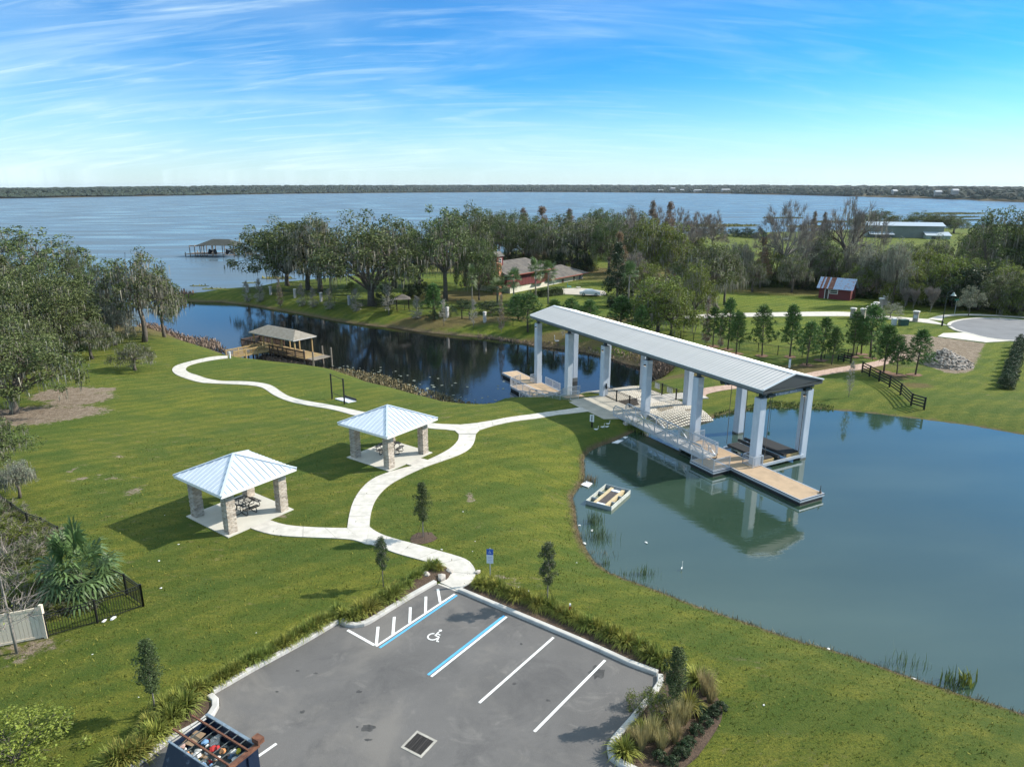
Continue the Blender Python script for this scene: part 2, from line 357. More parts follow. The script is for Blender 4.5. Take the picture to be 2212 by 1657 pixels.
# ---------------------------------------------------------------- the ground sheet
def blob(cx, cy, rx, ry, rot=0, soft=.35):
    c, s = math.cos(rot), math.sin(rot); x = PT[:, 0] - cx; y = PT[:, 1] - cy
    a = (x * c + y * s) / rx; b = (-x * s + y * c) / ry; d = np.hypot(a, b)
    return np.clip((1 + soft - d) / (2 * soft), 0, 1)
def pblob(px, py, rx, ry, rot=0, soft=.35):
    p = at(px, py); return blob(p[0], p[1], rx, ry, rot, soft)
def inpoly_attr(poly, soft):
    d = sdist(PT, np.array(poly)); return np.clip(.5 - d / soft, 0, 1)
dirt = np.zeros(len(PT)); gold = np.zeros(len(PT)); litter = np.zeros(len(PT)); bright = np.zeros(len(PT))
for a in [(180, 862, 3.2, 3, .3), (110, 895, 5.5, 3, .2), (140, 850, 3.5, 3, 0), (40, 900, 7, 4, 0), (222, 842, 1.6, 1.2, .3)]: dirt = np.maximum(dirt, pblob(*a, soft=.5) * .95)
for a in [(170, 1035, .9, .7, 0), (160, 1015, .35, .9, 0), (238, 1030, .6, 1.6, 1.2), (300, 1000, .5, .25, 0), (335, 958, 1.8, .25, 0), (530, 1222, .6, .35, 0), (1035, 1140, .3, .9, .3),
          (1080, 1245, .9, .5, 0), (1110, 1262, .8, .45, .4), (1500, 1280, .4, .9, 0), (1015, 1075, .5, 1.6, .3), (60, 1400, 2, 1.3, 0), (290, 1060, .8, 1.2, .4), (250, 985, .5, 1.8, 1), (500, 1150, .5, .3, 0), (615, 1113, .6, .4, 0)]:
    dirt = np.maximum(dirt, pblob(*a, soft=.75) * .62)
DP = [zF(*p) for p in [(700, 1010), (760, 960), (830, 740), (950, 735), (1280, 765), (1790, 832), (1765, 880), (1700, 1020), (1655, 1130), (1500, 1160), (1380, 1150), (1180, 1075), (950, 1010), (800, 1030)]]
dirt_patch_poly = [at(*p)[:2] for p in DP]
dirt = np.maximum(dirt, inpoly_attr(dirt_patch_poly, 1.6))
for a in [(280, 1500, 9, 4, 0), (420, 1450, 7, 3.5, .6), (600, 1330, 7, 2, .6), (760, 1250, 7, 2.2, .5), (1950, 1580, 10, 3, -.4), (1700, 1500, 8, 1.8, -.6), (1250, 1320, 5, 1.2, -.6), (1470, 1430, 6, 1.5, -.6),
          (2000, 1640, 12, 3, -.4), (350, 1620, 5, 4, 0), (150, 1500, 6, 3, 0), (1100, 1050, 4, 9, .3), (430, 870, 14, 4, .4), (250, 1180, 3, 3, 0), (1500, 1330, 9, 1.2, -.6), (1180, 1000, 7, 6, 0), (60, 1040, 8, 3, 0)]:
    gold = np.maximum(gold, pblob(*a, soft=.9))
for a in [(1220, 760, 13, 2, .1), (1330, 790, 9, 2.5, .1), (1650, 800, 22, 3, .1), (1180, 735, 12, 3, .1), (900, 690, 7, 2, 0), (930, 700, 9, 1.5, 0), (1620, 598, 60, 14, 0), (1950, 628, 50, 10, 0), (1180, 585, 40, 10, 0),
          (1300, 690, 9, 4, 0), (1020, 690, 16, 3, 0), (1000, 640, 12, 10, 0), (150, 700, 30, 14, 0), (1980, 832, 2.2, 1.4, 0), (1938, 815, 2, 1.2, 0)]:
    litter = np.maximum(litter, pblob(*a, soft=.5) * .85)
for a in [(1640, 650, 30, 22, 0), (1700, 700, 30, 12, 0), (900, 610, 30, 30, 0), (1180, 650, 30, 20, 0), (2000, 760, 20, 20, 0), (1200, 700, 20, 4, 0)]:
    bright = np.maximum(bright, pblob(*a, soft=.6))
LOTP = np.array([G(p, 0) for p in [(285, 1668), (455, 1556), (475, 1520), (458, 1501), (733, 1343), (795, 1351), (945, 1256), (1000, 1282), (1417, 1461), (1310, 1620), (1500, 1700)]] + [(12, 8), (-20, 8)])
DL = sdist(PT, LOTP); rim_ = np.clip(1.25 - DL / 4.6, 0, 1) * (DL > -1); gold = np.maximum(gold * .7, rim_)  # yellower turf by the kerb, its sunlit level shoulder painted in too
deep = np.clip((DL - 3.5) / 3, 0, 1) * np.clip((15 - DL) / 6, 0, 1)  # band painted darker green, as shade on lawn sloping away from the sun
shore = np.clip(1 - np.minimum(np.where(DPOND > -1, DPOND, 9), np.where(DCANAL > -1, DCANAL * .62, 9)) / .85, 0, 1)
bright = bright * np.clip(1 - dirt, 0, 1)
ny, nx = GX.shape
idx = np.arange(ny * nx).reshape(ny, nx)
fq = np.stack([idx[:-1, :-1], idx[:-1, 1:], idx[1:, 1:], idx[1:, :-1]], -1).reshape(-1, 4)
me = bpy.data.meshes.new('lawn_terrain'); nv = len(PT)
me.vertices.add(nv); me.vertices.foreach_set('co', np.column_stack([PT, HZ]).astype(np.float32).ravel())
me.loops.add(fq.size); me.polygons.add(len(fq)); me.loops.foreach_set('vertex_index', fq.ravel().astype(np.int32))
me.polygons.foreach_set('loop_start', np.arange(0, fq.size, 4, dtype=np.int32)); me.polygons.foreach_set('loop_total', np.full(len(fq), 4, dtype=np.int32))
me.polygons.foreach_set('use_smooth', np.ones(len(fq), bool)); me.update(calc_edges=True)
farw = np.clip((PT[:, 1] - 600) / 200, 0, 1)
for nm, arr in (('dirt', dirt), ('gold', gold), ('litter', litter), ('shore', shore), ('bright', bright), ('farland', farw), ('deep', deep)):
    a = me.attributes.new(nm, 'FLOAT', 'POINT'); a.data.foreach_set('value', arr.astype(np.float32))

m = bpy.data.materials.new('lawn and bare soil'); m.use_nodes = True; t = m.node_tree; n = t.nodes; k = t.links; b = n['Principled BSDF']
tcn = n.new('ShaderNodeTexCoord')
def noise(scale, det=6, rough=.6, stretch=None, rot=0, dist=0):
    z = n.new('ShaderNodeTexNoise'); z.inputs['Scale'].default_value = scale; z.inputs['Detail'].default_value = det; z.inputs['Roughness'].default_value = rough; z.inputs['Distortion'].default_value = dist
    if stretch:
        mp = n.new('ShaderNodeMapping'); mp.inputs['Scale'].default_value = stretch; mp.inputs['Rotation'].default_value = (0, 0, rot); k.new(tcn.outputs['Object'], mp.inputs[0]); k.new(mp.outputs[0], z.inputs[0])
    else: k.new(tcn.outputs['Object'], z.inputs[0])
    return z.outputs['Fac']
def rng_(v, a, b_, c=0, d=1, smooth=False):
    mr = n.new('ShaderNodeMapRange'); mr.inputs[1].default_value = a; mr.inputs[2].default_value = b_; mr.inputs[3].default_value = c; mr.inputs[4].default_value = d
    if smooth: mr.interpolation_type = 'SMOOTHSTEP'
    k.new(v, mr.inputs[0]); return mr.outputs[0]
def mixc(f, a, b_):
    x = n.new('ShaderNodeMix'); x.data_type = 'RGBA'
    if isinstance(f, (int, float)): x.inputs[0].default_value = f
    else: k.new(f, x.inputs[0])
    for i, v in ((6, a), (7, b_)):
        if isinstance(v, tuple): x.inputs[i].default_value = (*v, 1)
        else: k.new(v, x.inputs[i])
    return x.outputs[2]
def op(o, a, b_):
    x = n.new('ShaderNodeMath'); x.operation = o
    for i, v in enumerate((a, b_)):
        if isinstance(v, (int, float)): x.inputs[i].default_value = v
        else: k.new(v, x.inputs[i])
    return x.outputs[0]
def attr(nm):
    a = n.new('ShaderNodeAttribute'); a.attribute_name = nm; return a.outputs['Fac']
big = noise(.055, 4); med = noise(.33, 5, .65); small = noise(1.7, 6, .7); fine_ = noise(9, 5, .75); hair = noise(34, 3, .8)
streak = noise(.55, 5, .6, (.45, 2.4, 1), .7); streak2 = noise(1.1, 5, .6, (.5, 3.2, 1), -.25, .8)
c = mixc(rng_(med, .42, .58), (.062, .102, .018), (.178, .182, .034))
c = mixc(op('MULTIPLY', rng_(big, .46, .56), .62), c, (.205, .195, .030))
c = mixc(op('MULTIPLY', rng_(streak, .48, .56), .62), c, (.205, .190, .030))
c = mixc(op('MULTIPLY', rng_(streak2, .49, .57), .68), c, (.045, .100, .014))
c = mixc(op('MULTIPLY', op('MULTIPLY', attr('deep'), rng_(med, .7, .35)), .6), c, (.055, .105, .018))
c = mixc(op('MULTIPLY', attr('bright'), .7), c, mixc(rng_(med, .3, .7), (.115, .190, .014), (.185, .225, .022)))
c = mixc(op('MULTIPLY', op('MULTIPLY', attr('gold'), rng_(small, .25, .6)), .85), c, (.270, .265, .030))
c = mixc(op('MULTIPLY', rng_(small, .53, .66), .38), c, (.205, .185, .045))
c = mixc(op('MULTIPLY', rng_(fine_, .46, .56), .62), c, (.030, .062, .010))
c = mixc(op('MULTIPLY', rng_(noise(4.2, 6, .75, (1, 1.6, 1), .5), .52, .60), .5), c, (.20, .205, .035))
c = mixc(op('MULTIPLY', rng_(noise(.16, 5, .6, (1, 1.8, 1), -.5), .49, .57), .7), c, (.045, .095, .018))
c = mixc(op('MULTIPLY', rng_(noise(17, 3, .7), .47, .57), .45), c, (.035, .070, .010))
c = mixc(op('MULTIPLY', rng_(hair, .48, .58), .5), c, (.25, .255, .05))
bare = op('MULTIPLY', rng_(noise(.9, 7, .7, (1, 2.2, 1), .35), .585, .64), rng_(big, .44, .54))
c = mixc(op('MULTIPLY', bare, .55), c, (.25, .20, .11))
wv = n.new('ShaderNodeTexWave'); wv.inputs['Scale'].default_value = .17; wv.inputs['Distortion'].default_value = 5; wv.inputs['Detail'].default_value = 3; wv.inputs['Detail Scale'].default_value = .6
mpw = n.new('ShaderNodeMapping'); mpw.inputs['Rotation'].default_value = (0, 0, .9); k.new(tcn.outputs['Object'], mpw.inputs[0]); k.new(mpw.outputs[0], wv.inputs[0])
c = mixc(op('MULTIPLY', rng_(wv.outputs['Fac'], .35, .75), .26), c, (.035, .085, .010))
lit = rng_(op('ADD', attr('litter'), op('MULTIPLY', op('SUBTRACT', small, .5), 1.1)), .35, .75)
c = mixc(op('MULTIPLY', lit, .72), c, mixc(rng_(fine_, .35, .65), (.105, .070, .035), (.19, .13, .07)))
dd = rng_(op('ADD', attr('dirt'), op('MULTIPLY', op('SUBTRACT', small, .5), 1.3)), .38, .62, smooth=True)
soil = mixc(rng_(small, .35, .65), (.205, .155, .105), (.37, .305, .235)); soil = mixc(rng_(fine_, .45, .7), soil, (.15, .11, .075))
c = mixc(dd, c, soil)
sh = rng_(op('ADD', attr('shore'), op('MULTIPLY', op('SUBTRACT', small, .5), .9)), .30, .85)
c = mixc(sh, c, mixc(rng_(fine_, .4, .6), (.085, .060, .035), (.22, .165, .105)))
c = mixc(attr('farland'), c, (.085, .070, .035))
k.new(c, b.inputs['Base Color']); b.inputs['Roughness'].default_value = .92; b.inputs['Specular IOR Level'].default_value = .15
bp = n.new('ShaderNodeBump'); bp.inputs['Strength'].default_value = 1.0; bp.inputs['Distance'].default_value = .16
k.new(op('ADD', op('MULTIPLY', noise(13, 5, .8), 1.0), op('MULTIPLY', noise(2.3, 4, .6), 1.0)), bp.inputs['Height']); k.new(bp.outputs[0], b.inputs['Normal'])
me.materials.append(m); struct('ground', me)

# ---------------------------------------------------------------- water
def water(name, base, rough, amp, scales, turb=None, ior=1.333):
    m = bpy.data.materials.new(name); m.use_nodes = True; t = m.node_tree; n = t.nodes; k = t.links; b = n['Principled BSDF']
    b.inputs['Base Color'].default_value = (*base, 1); b.inputs['Roughness'].default_value = rough; b.inputs['IOR'].default_value = ior
    tcx = n.new('ShaderNodeTexCoord'); hs_ = None
    for sc_, st, wgt in scales:
        mp = n.new('ShaderNodeMapping'); mp.inputs['Scale'].default_value = st; mp.inputs['Rotation'].default_value = (0, 0, R(12)); k.new(tcx.outputs['Object'], mp.inputs[0])
        z = n.new('ShaderNodeTexNoise'); z.inputs['Scale'].default_value = sc_; z.inputs['Detail'].default_value = 3; k.new(mp.outputs[0], z.inputs[0])
        ml = n.new('ShaderNodeMath'); ml.operation = 'MULTIPLY'; ml.inputs[1].default_value = wgt; k.new(z.outputs['Fac'], ml.inputs[0])
        if hs_ is None: hs_ = ml.outputs[0]
        else:
            ad = n.new('ShaderNodeMath'); ad.operation = 'ADD'; k.new(hs_, ad.inputs[0]); k.new(ml.outputs[0], ad.inputs[1]); hs_ = ad.outputs[0]
    bp = n.new('ShaderNodeBump'); bp.inputs['Strength'].default_value = 1; bp.inputs['Distance'].default_value = amp; k.new(hs_, bp.inputs['Height']); k.new(bp.outputs[0], b.inputs['Normal'])
    if turb:
        mp = n.new('ShaderNodeMapping'); mp.inputs['Scale'].default_value = (.05, .16, 1); k.new(tcx.outputs['Object'], mp.inputs[0])
        z = n.new('ShaderNodeTexNoise'); z.inputs['Scale'].default_value = turb[0]; z.inputs['Detail'].default_value = 5; k.new(mp.outputs[0], z.inputs[0])
        mr = n.new('ShaderNodeMapRange'); mr.inputs[1].default_value = .38; mr.inputs[2].default_value = .66; mr.inputs[3].default_value = rough * .6; mr.inputs[4].default_value = rough * 1.7; k.new(z.outputs['Fac'], mr.inputs[0]); k.new(mr.outputs[0], b.inputs['Roughness'])
        mx = n.new('ShaderNodeMix'); mx.data_type = 'RGBA'; mx.inputs[6].default_value = (*base, 1); mx.inputs[7].default_value = (*turb[1], 1)
        mr2 = n.new('ShaderNodeMapRange'); mr2.inputs[1].default_value = .38; mr2.inputs[2].default_value = .66; k.new(z.outputs['Fac'], mr2.inputs[0]); k.new(mr2.outputs[0], mx.inputs[0]); k.new(mx.outputs[2], b.inputs['Base Color'])
    return m
pw = water('green pond water', (.024, .050, .032), .05, .0045, [(1.2, (1, 2.2, 1), 1), (.25, (1, 1.5, 1), 1.2)], turb=(1.0, (.038, .068, .046)), ior=2.15)
cwm = water('dark canal water', (.004, .006, .007), .05, .006, [(1.0, (1, 2.6, 1), 1), (.3, (1, 2, 1), 1)], ior=1.6)
lw = water('lake water', (.085, .125, .160), .30, .022, [(.5, (1, 2.6, 1), .5), (.1, (1, 3, 1), 1.0)], turb=(.35, (.100, .140, .175)))
def flat_sheet(name, poly, z, m):
    a = MB(); nn = len(poly); ar = sum(poly[i][0] * poly[(i + 1) % nn][1] - poly[(i + 1) % nn][0] * poly[i][1] for i in range(nn))
    if ar < 0: poly = poly[::-1]
    a.add([(p[0], p[1], 0) for p in poly], [tuple(range(nn))]); o = struct(name, a.mesh(name, m)); o.location = (0, 0, z); return o
cen = pond.mean(0); d_ = pond - cen
pp = []
for i in range(len(pond)):
    a = pond[i - 1]; b_ = pond[(i + 1) % len(pond)]; e = b_ - a; e = e / (np.hypot(*e) + 1e-9); nrm = np.array([e[1], -e[0]])
    q = pond[i] + nrm * .7
    if sdist(np.array([q]), pond)[0] < 0: q = pond[i] - nrm * .7
    pp.append(q)
flat_sheet('pond_water', [tuple(q) for q in pp], ZP, pw)
seam = [G((300, 705), ZL), G((352, 649), ZL), G((427, 646), ZL), G((500, 643), ZL), G((620, 644), ZL), G((800, 655), ZL), G((1000, 650), ZL), G((1150, 690), ZL), G(zB(1000, 440), ZL), (60, 130)]
flat_sheet('canal_water', [(-60, 62)] + seam + [(60, 70), SF(-20, 0), (-5, 70), (-20, 66)], ZL, cwm)
flat_sheet('lake_water', [(-60, 62)] + seam + [(12000, 130), (12000, 15500), (-12000, 15500), (-12000, 62)], ZL, lw)

# ---------------------------------------------------------------- paved paths, poured slab by slab
def resamp(P, n):
    P = np.array(P, float); d = np.concatenate([[0], np.cumsum(np.hypot(*(P[1:, :2] - P[:-1, :2]).T))]); t = np.linspace(0, d[-1], n)
    return np.stack([np.interp(t, d, P[:, i]) for i in range(P.shape[1])], 1), d[-1]
def smooth(P, it=2):
    P = [np.array(p[:2], float) for p in P]
    for _ in range(it):
        o = [P[0]]
        for i in range(len(P) - 1): o += [P[i] * .75 + P[i + 1] * .25, P[i] * .25 + P[i + 1] * .75]
        P = o + [P[-1]]
    return P
pave_n = [0]
def ribbon(parent, Lp, Rp, m, slab=1.8, lift=.05, name='slab', sm=True, px=True, sub=4, thick=.16, gap=.012):
    A = [at(*p)[:2] if px else p for p in Lp]; B_ = [at(*p)[:2] if px else p for p in Rp]
    if sm: A = smooth(A); B_ = smooth(B_)
    _, la = resamp(A, 3); _, lb = resamp(B_, 3); ns = max(1, round((la + lb) / 2 / slab)); nn = ns * sub + 1
    A, _ = resamp(A, nn); B_, _ = resamp(B_, nn)
    for s in range(ns):
        a = MB(); top = []; 
        for j in range(sub + 1):
            i = s * sub + j; p = A[i].copy(); q = B_[i].copy()
            if j in (0, sub):   # pull ends in for the joint
                i2 = i + 1 if j == 0 else i - 1; w = gap / max(.05, np.hypot(*(A[i2] - A[i]))); p += (A[i2] - A[i]) * w; w = gap / max(.05, np.hypot(*(B_[i2] - B_[i]))); q += (B_[i2] - B_[i]) * w
            mid = (p + q) / 2
            top.append([(x[0], x[1], max(h(x[0], x[1]), ZP + .2 if False else -9) + lift) for x in (p, mid, q)])
        vs = [v for r in top for v in r]; nb = len(vs); vs += [(x, y, z - thick) for x, y, z in vs]
        fs = []
        for j in range(sub):
            for e in range(2):
                a0 = j * 3 + e; fs.append((a0, a0 + 1, a0 + 4, a0 + 3))
            fs.append((j * 3, j * 3 + 3, j * 3 + 3 + nb, j * 3 + nb)); fs.append((j * 3 + 2, j * 3 + 2 + nb, j * 3 + 5 + nb, j * 3 + 5))
        fs.append((0, nb, nb + 1, 1)); fs.append((1, nb + 1, nb + 2, 2)); e = sub * 3; fs.append((e, e + 1, nb + e + 1, nb + e)); fs.append((e + 1, e + 2, nb + e + 2, nb + e + 1))
        a.add(vs, fs); me_ = a.mesh(name, m)
        if me_.polygons[0].normal.z < 0: me_.flip_normals()
        ob(name, me_, parent)
def pad(parent, pts, m, lift=.05, name='slab', px=True, z=None, thick=.16):
    P = [at(*p) if px else (p[0], p[1], h(*p[:2])) for p in pts]
    if z is not None: P = [(p[0], p[1], z) for p in P]
    nn = len(P); ar = sum(P[i][0] * P[(i + 1) % nn][1] - P[(i + 1) % nn][0] * P[i][1] for i in range(nn))
    if ar < 0: P = P[::-1]
    a = MB(); a.add([(x, y, zz + lift) for x, y, zz in P] + [(x, y, zz + lift - thick) for x, y, zz in P], [tuple(range(nn))] + [(i, nn + i, nn + (i + 1) % nn, (i + 1) % nn) for i in range(nn)])
    return ob(name, a.mesh(name, m), parent)

path = base('park_path')
L1 = [z8(1100, 975), z8(1165, 950), z8(1240, 895), z8(1288, 830), z8(1285, 775), z8(1235, 722), z8(1180, 700), z8(1100, 680), z8(860, 610), z8(600, 540), z8(380, 480), z8(130, 390), (806, 1177), (790.8, 1175.5)]
R1 = [(994, 1278), z8(1500, 1085), z8(1640, 960), z8(1705, 860), z8(1712, 770), z8(1655, 665), z8(1580, 590), z8(1500, 555), z8(1300, 490), z8(1000, 410), z8(700, 320), z8(400, 245), z8(180, 180), z8(0, 100), (798.3, 1138)]
ribbon(path, L1, R1, concrete)
ribbon(path, [zA(1395, 1100), zA(1405, 1020), zA(1430, 920), zA(1480, 830), zA(1560, 750), zA(1680, 700), zA(1800, 665), zA(1875, 650), zA(1975, 610), zA(2080, 560), zA(2150, 520), zA(2195, 470), zA(2198, 425)],
       [(798.3, 1138), zA(1555, 1080), zA(1560, 1010), zA(1580, 930), zA(1620, 860), zA(1690, 790), zA(1800, 730), zA(1950, 660), zA(2100, 610), zA(2212, 570), (1015, 970), (1025, 955), (1028, 938)], concrete)
pad(path, [(750.3, 1141), (798.3, 1138), (790.8, 1175.5)], concrete)
pad(path, [(991.2, 938), (982.8, 930.4), (961.8, 928), (995.4, 917.5), (1030, 914), (1036, 929), (1028, 937)], concrete)
ribbon(path, [(995.4, 917.5), (931.8, 915.4), (860, 903), zA(1525, 265), zA(1300, 215), zA(1100, 185), zA(980, 155), zA(920, 120), zA(860, 75), zA(790, 55), zA(640, 42), zA(400, 30), (427.8, 811), (410, 806), (401, 800), (402, 793), (415, 787), (440, 781), (492, 774)],
       [(961.8, 928), (919.8, 925), (850, 914), zA(1445, 288), zA(1300, 245), zA(1100, 215), zA(960, 185), zA(860, 140), zA(820, 110), zA(780, 85), zA(700, 70), zA(500, 62), zA(300, 45), (385, 812), (374, 805), (371, 797), (380, 789), (420, 778), (492, 769)], concrete, slab=1.9)
ribbon(path, [(1030, 914), zL(0, 1275), zL(400, 1205), zL(800, 1150), zL(1395, 1065)], [(1036, 929), zL(0, 1360), zL(500, 1270), zL(1000, 1190), zL(1530, 1130)], concrete, sm=False)
ribbon(path, [zA(820, 1035), zA(900, 1065), zA(1000, 1085), zA(1200, 1097), zA(1395, 1100)], [zA(670, 1090), zA(780, 1130), zA(900, 1155), zA(1100, 1165), zA(1300, 1172), zA(1450, 1182), (790.8, 1175.5)], concrete)
pad(path, [zA(1850, 560), zA(1902, 590), zA(1978, 611), zA(1872, 653), zA(1785, 630), zA(1740, 600)], concrete, lift=.052)
# the wide landing beside the shelter, four bays
lan = base('shelter_landing')
dz = -1.3
def sfpad(parent, uv, m, z, name='slab', thick=.3):
    P = [SF(*p) for p in uv]; nn = len(P); ar = sum(P[i][0] * P[(i + 1) % nn][1] - P[(i + 1) % nn][0] * P[i][1] for i in range(nn))
    if ar < 0: P = P[::-1]
    a = MB(); a.add([(x, y, z) for x, y in P] + [(x, y, z - thick) for x, y in P], [tuple(range(nn))] + [(i, nn + i, nn + (i + 1) % nn, (i + 1) % nn) for i in range(nn)])
    return ob(name, a.mesh(name, m), parent)
sfpad(lan, [(-23.3, -4.9), (-20.4, -4.95), (-20.4, -.0), (-23.3, -.0)], concrete2, dz)
sfpad(lan, [(-20.38, -4.95), (-18.7, -4.9), (-18.7, -.0), (-20.38, -.0)], concrete2, dz)
sfpad(lan, [(-18.68, -4.9), (-16.0, -4.85), (-15.4, -3.3), (-15.4, 0), (-18.68, 0)], concrete2, dz)
sfpad(lan, [(-20.3, .02), (-18.1, .02), (-18.0, 6.0), (-20.3, 6.0)], concrete, dz)
sfpad(lan, [(-22.6, 6.02), (-15.2, 6.02), (-15.2, 6.5), (-22.6, 6.5)], concrete, dz - .01)
sfpad(lan, [(-20.2, 6.52), (-18.0, 6.52), (-16.6, 10.2), (-19.4, 10.2)], concrete, dz)

paver = mat('pink brown brick pavers', (.36, .235, .175), .85, col2=(.48, .35, .28), scale=2.2, bump=.3, bscale=12)
pp_ = base('paver_path')
e0 = at(*zB(1390, 605)); e1 = at(*zB(1390, 640))
q0 = SF(-19.4, 10.25); q1 = SF(-16.6, 10.25)
Lq = [q0, at(*zB(1390, 603))[:2], at(*zB(1570, 585))[:2], at(*zB(1900, 535))[:2], at(*zF(0, 1130))[:2], at(*zF(300, 1080))[:2], at(*zF(500, 1050))[:2], at(*zF(650, 1020))[:2], at(*zF(760, 960))[:2], at(*zF(850, 900))[:2]]
Rq = [q1, at(*zB(1390, 640))[:2], at(*zB(1610, 607))[:2], at(*zB(1930, 562))[:2], at(*zF(0, 1187))[:2], at(*zF(200, 1150))[:2], at(*zF(450, 1120))[:2], at(*zF(650, 1080))[:2], at(*zF(830, 1030))[:2], at(*zF(960, 980))[:2]]
ribbon(pp_, Lq, Rq, paver, slab=1.2, lift=.05, name='paver_course', px=False)

# far drive, pavement and cul-de-sac
road = mat('old grey asphalt road', (.13, .135, .145), .9, col2=(.19, .195, .205), scale=.35, bump=.2, bscale=8, lo=.3, hi=.7)
sw = base('pavement')
ribbon(sw, [(1480, 682), (1550, 677), (1650, 675.5), (1750, 673.5), (1840, 673.5), zF(600, 530), zF(840, 545), zF(1000, 560), zF(1170, 572)], [(1480, 690), (1550, 685), (1650, 684), (1750, 683), (1840, 682.5), zF(600, 560), zF(760, 572), zF(1050, 600), zF(1390, 640)], concrete, slab=3, sub=3)
ribbon(sw, [zF(1170, 572), zF(1300, 530), zF(1500, 515), zF(1750, 518), zF(2212, 545), zF(2700, 590)], [zF(1330, 590), zF(1345, 548), zF(1500, 530), zF(1750, 532), zF(2212, 558), zF(2700, 610)], concrete, slab=3, sub=3)
cu = base('cul_de_sac')
edge = [zF(1420, 645), zF(1425, 620), zF(1480, 597), zF(1600, 575), zF(1750, 562), zF(2000, 570), zF(2212, 590), zF(2500, 640)]
edge2 = [zF(1430, 655), zF(1490, 695), zF(1600, 718), zF(1760, 765), zF(1900, 790), zF(2100, 806), zF(2300, 815), zF(2600, 830)]
EP = [at(*p)[:2] for p in smooth(edge, 1)]; EP2 = [at(*p)[:2] for p in smooth(edge2, 1)]
ribbon(cu, edge, edge2, road, slab=40, sub=16, lift=.045, name='asphalt', thick=.1)
for E_, sgn in ((EP, 1), (EP2, -1)):
    E_ = [np.array(p) for p in E_]; o_ = []
    for i, p in enumerate(E_):
        e = E_[min(i + 1, len(E_) - 1)] - E_[max(i - 1, 0)]; e = e / np.hypot(*e); o_.append(p + np.array([-e[1], e[0]]) * .55 * sgn)
    ribbon(cu, [tuple(p) for p in E_], [tuple(p) for p in o_], concrete, slab=3, sub=2, lift=.12, name='kerb_stone', px=False, sm=False, thick=.2)
apron = base('driveway_apron')
pad(apron, [zF(1280, 762), zF(1340, 727), zF(1500, 722), zF(1600, 722), zF(1760, 768), zF(1900, 795), zF(2100, 808), zF(1800, 826)], mat('pale fresh concrete', (.58, .54, .46), .85, var=.06, scale=.8), lift=.1)

# ---------------------------------------------------------------- parking lot
asph = mat('weathered asphalt', (.082, .078, .076), .9, col2=(.132, .125, .120), scale=.16, lo=.30, hi=.70, bump=.35, bscale=45, det=9)
t = asph.node_tree; n = t.nodes; k = t.links; b = n['Principled BSDF']; src = b.inputs['Base Color'].links[0].from_socket
tcn = n.new('ShaderNodeTexCoord')
c = src
c = mixc(op('MULTIPLY', rng_(noise(.55, 8, .7, dist=1.2), .56, .74), .4), c, (.27, .25, .225))
c = mixc(op('MULTIPLY', rng_(noise(.30, 7, .7, dist=.6), .52, .68), .65), c, (.055, .053, .054))
c = mixc(op('MULTIPLY', rng_(noise(.13, 6, .65, dist=.9), .52, .66), .4), c, (.21, .19, .165))
c = mixc(op('MULTIPLY', rng_(noise(60, 2, .8), .50, .72), .45), c, (.31, .30, .29))
c = mixc(op('MULTIPLY', rng_(noise(4, 8, .8, (1, 3, 1), .6), .58, .74), .35), c, (.30, .29, .27))
k.new(c, b.inputs['Base Color'])
# roughness varies a little with dampness
kl = [zK(0, 1360), zK(80, 1310), zK(160, 1262)]
lotL = [(285, 1668), (331.8, 1632), (358, 1612), (400, 1590), (440, 1569), zK(395, 1108), zK(420, 1070), zK(432, 1035), zK(428, 1000), zK(405, 975), zK(388, 968)]
lotL2 = [zK(388, 968), zK(650, 815), zK(975, 640), zK(1205, 503)]
lotL3 = [zK(1205, 503), zK(1222, 522), zK(1260, 532), zK(1310, 535), zK(1350, 530), zK(1400, 510), zK(1470, 467)]
lotL4 = [zK(1470, 467), zK(1700, 325), zK(1838, 248)]
lotR = [zK(1972, 300), zE(0, 530), zE(470, 730), zE(830, 882), zE(1105, 1010), zE(1272, 1070)]
lotR2 = [zE(1272, 1070), zE(1285, 1112), zE(1180, 1240), zE(1100, 1345), zE(1010, 1440), zE(960, 1500), zE(943, 1545), zE(950, 1600), zE(985, 1640), zE(1040, 1668), (1420, 1700)]
bound = lotL + lotL2[1:] + lotL3[1:] + lotL4[1:] + lotR + lotR2[1:]
BW = [G(p, 0) for p in bound]; BW += [(6, 12), (-10, 12), (-22, 14)]
ncv = len(BW)
ar = sum(BW[i][0] * BW[(i + 1) % ncv][1] - BW[(i + 1) % ncv][0] * BW[i][1] for i in range(ncv))
if ar < 0: BW = BW[::-1]
a = MB(); a.add([(x, y, .05) for x, y in BW], [tuple(range(ncv))]); lot = struct('parking_lot', a.mesh('asphalt', asph))
a = MB(); a.add([(-40, -20, .046), (40, -20, .046), (24, 12.2, .046), (-24, 12.2, .046)], [(0, 1, 2, 3)])
ob('asphalt', a.mesh('asphalt', asph), lot)

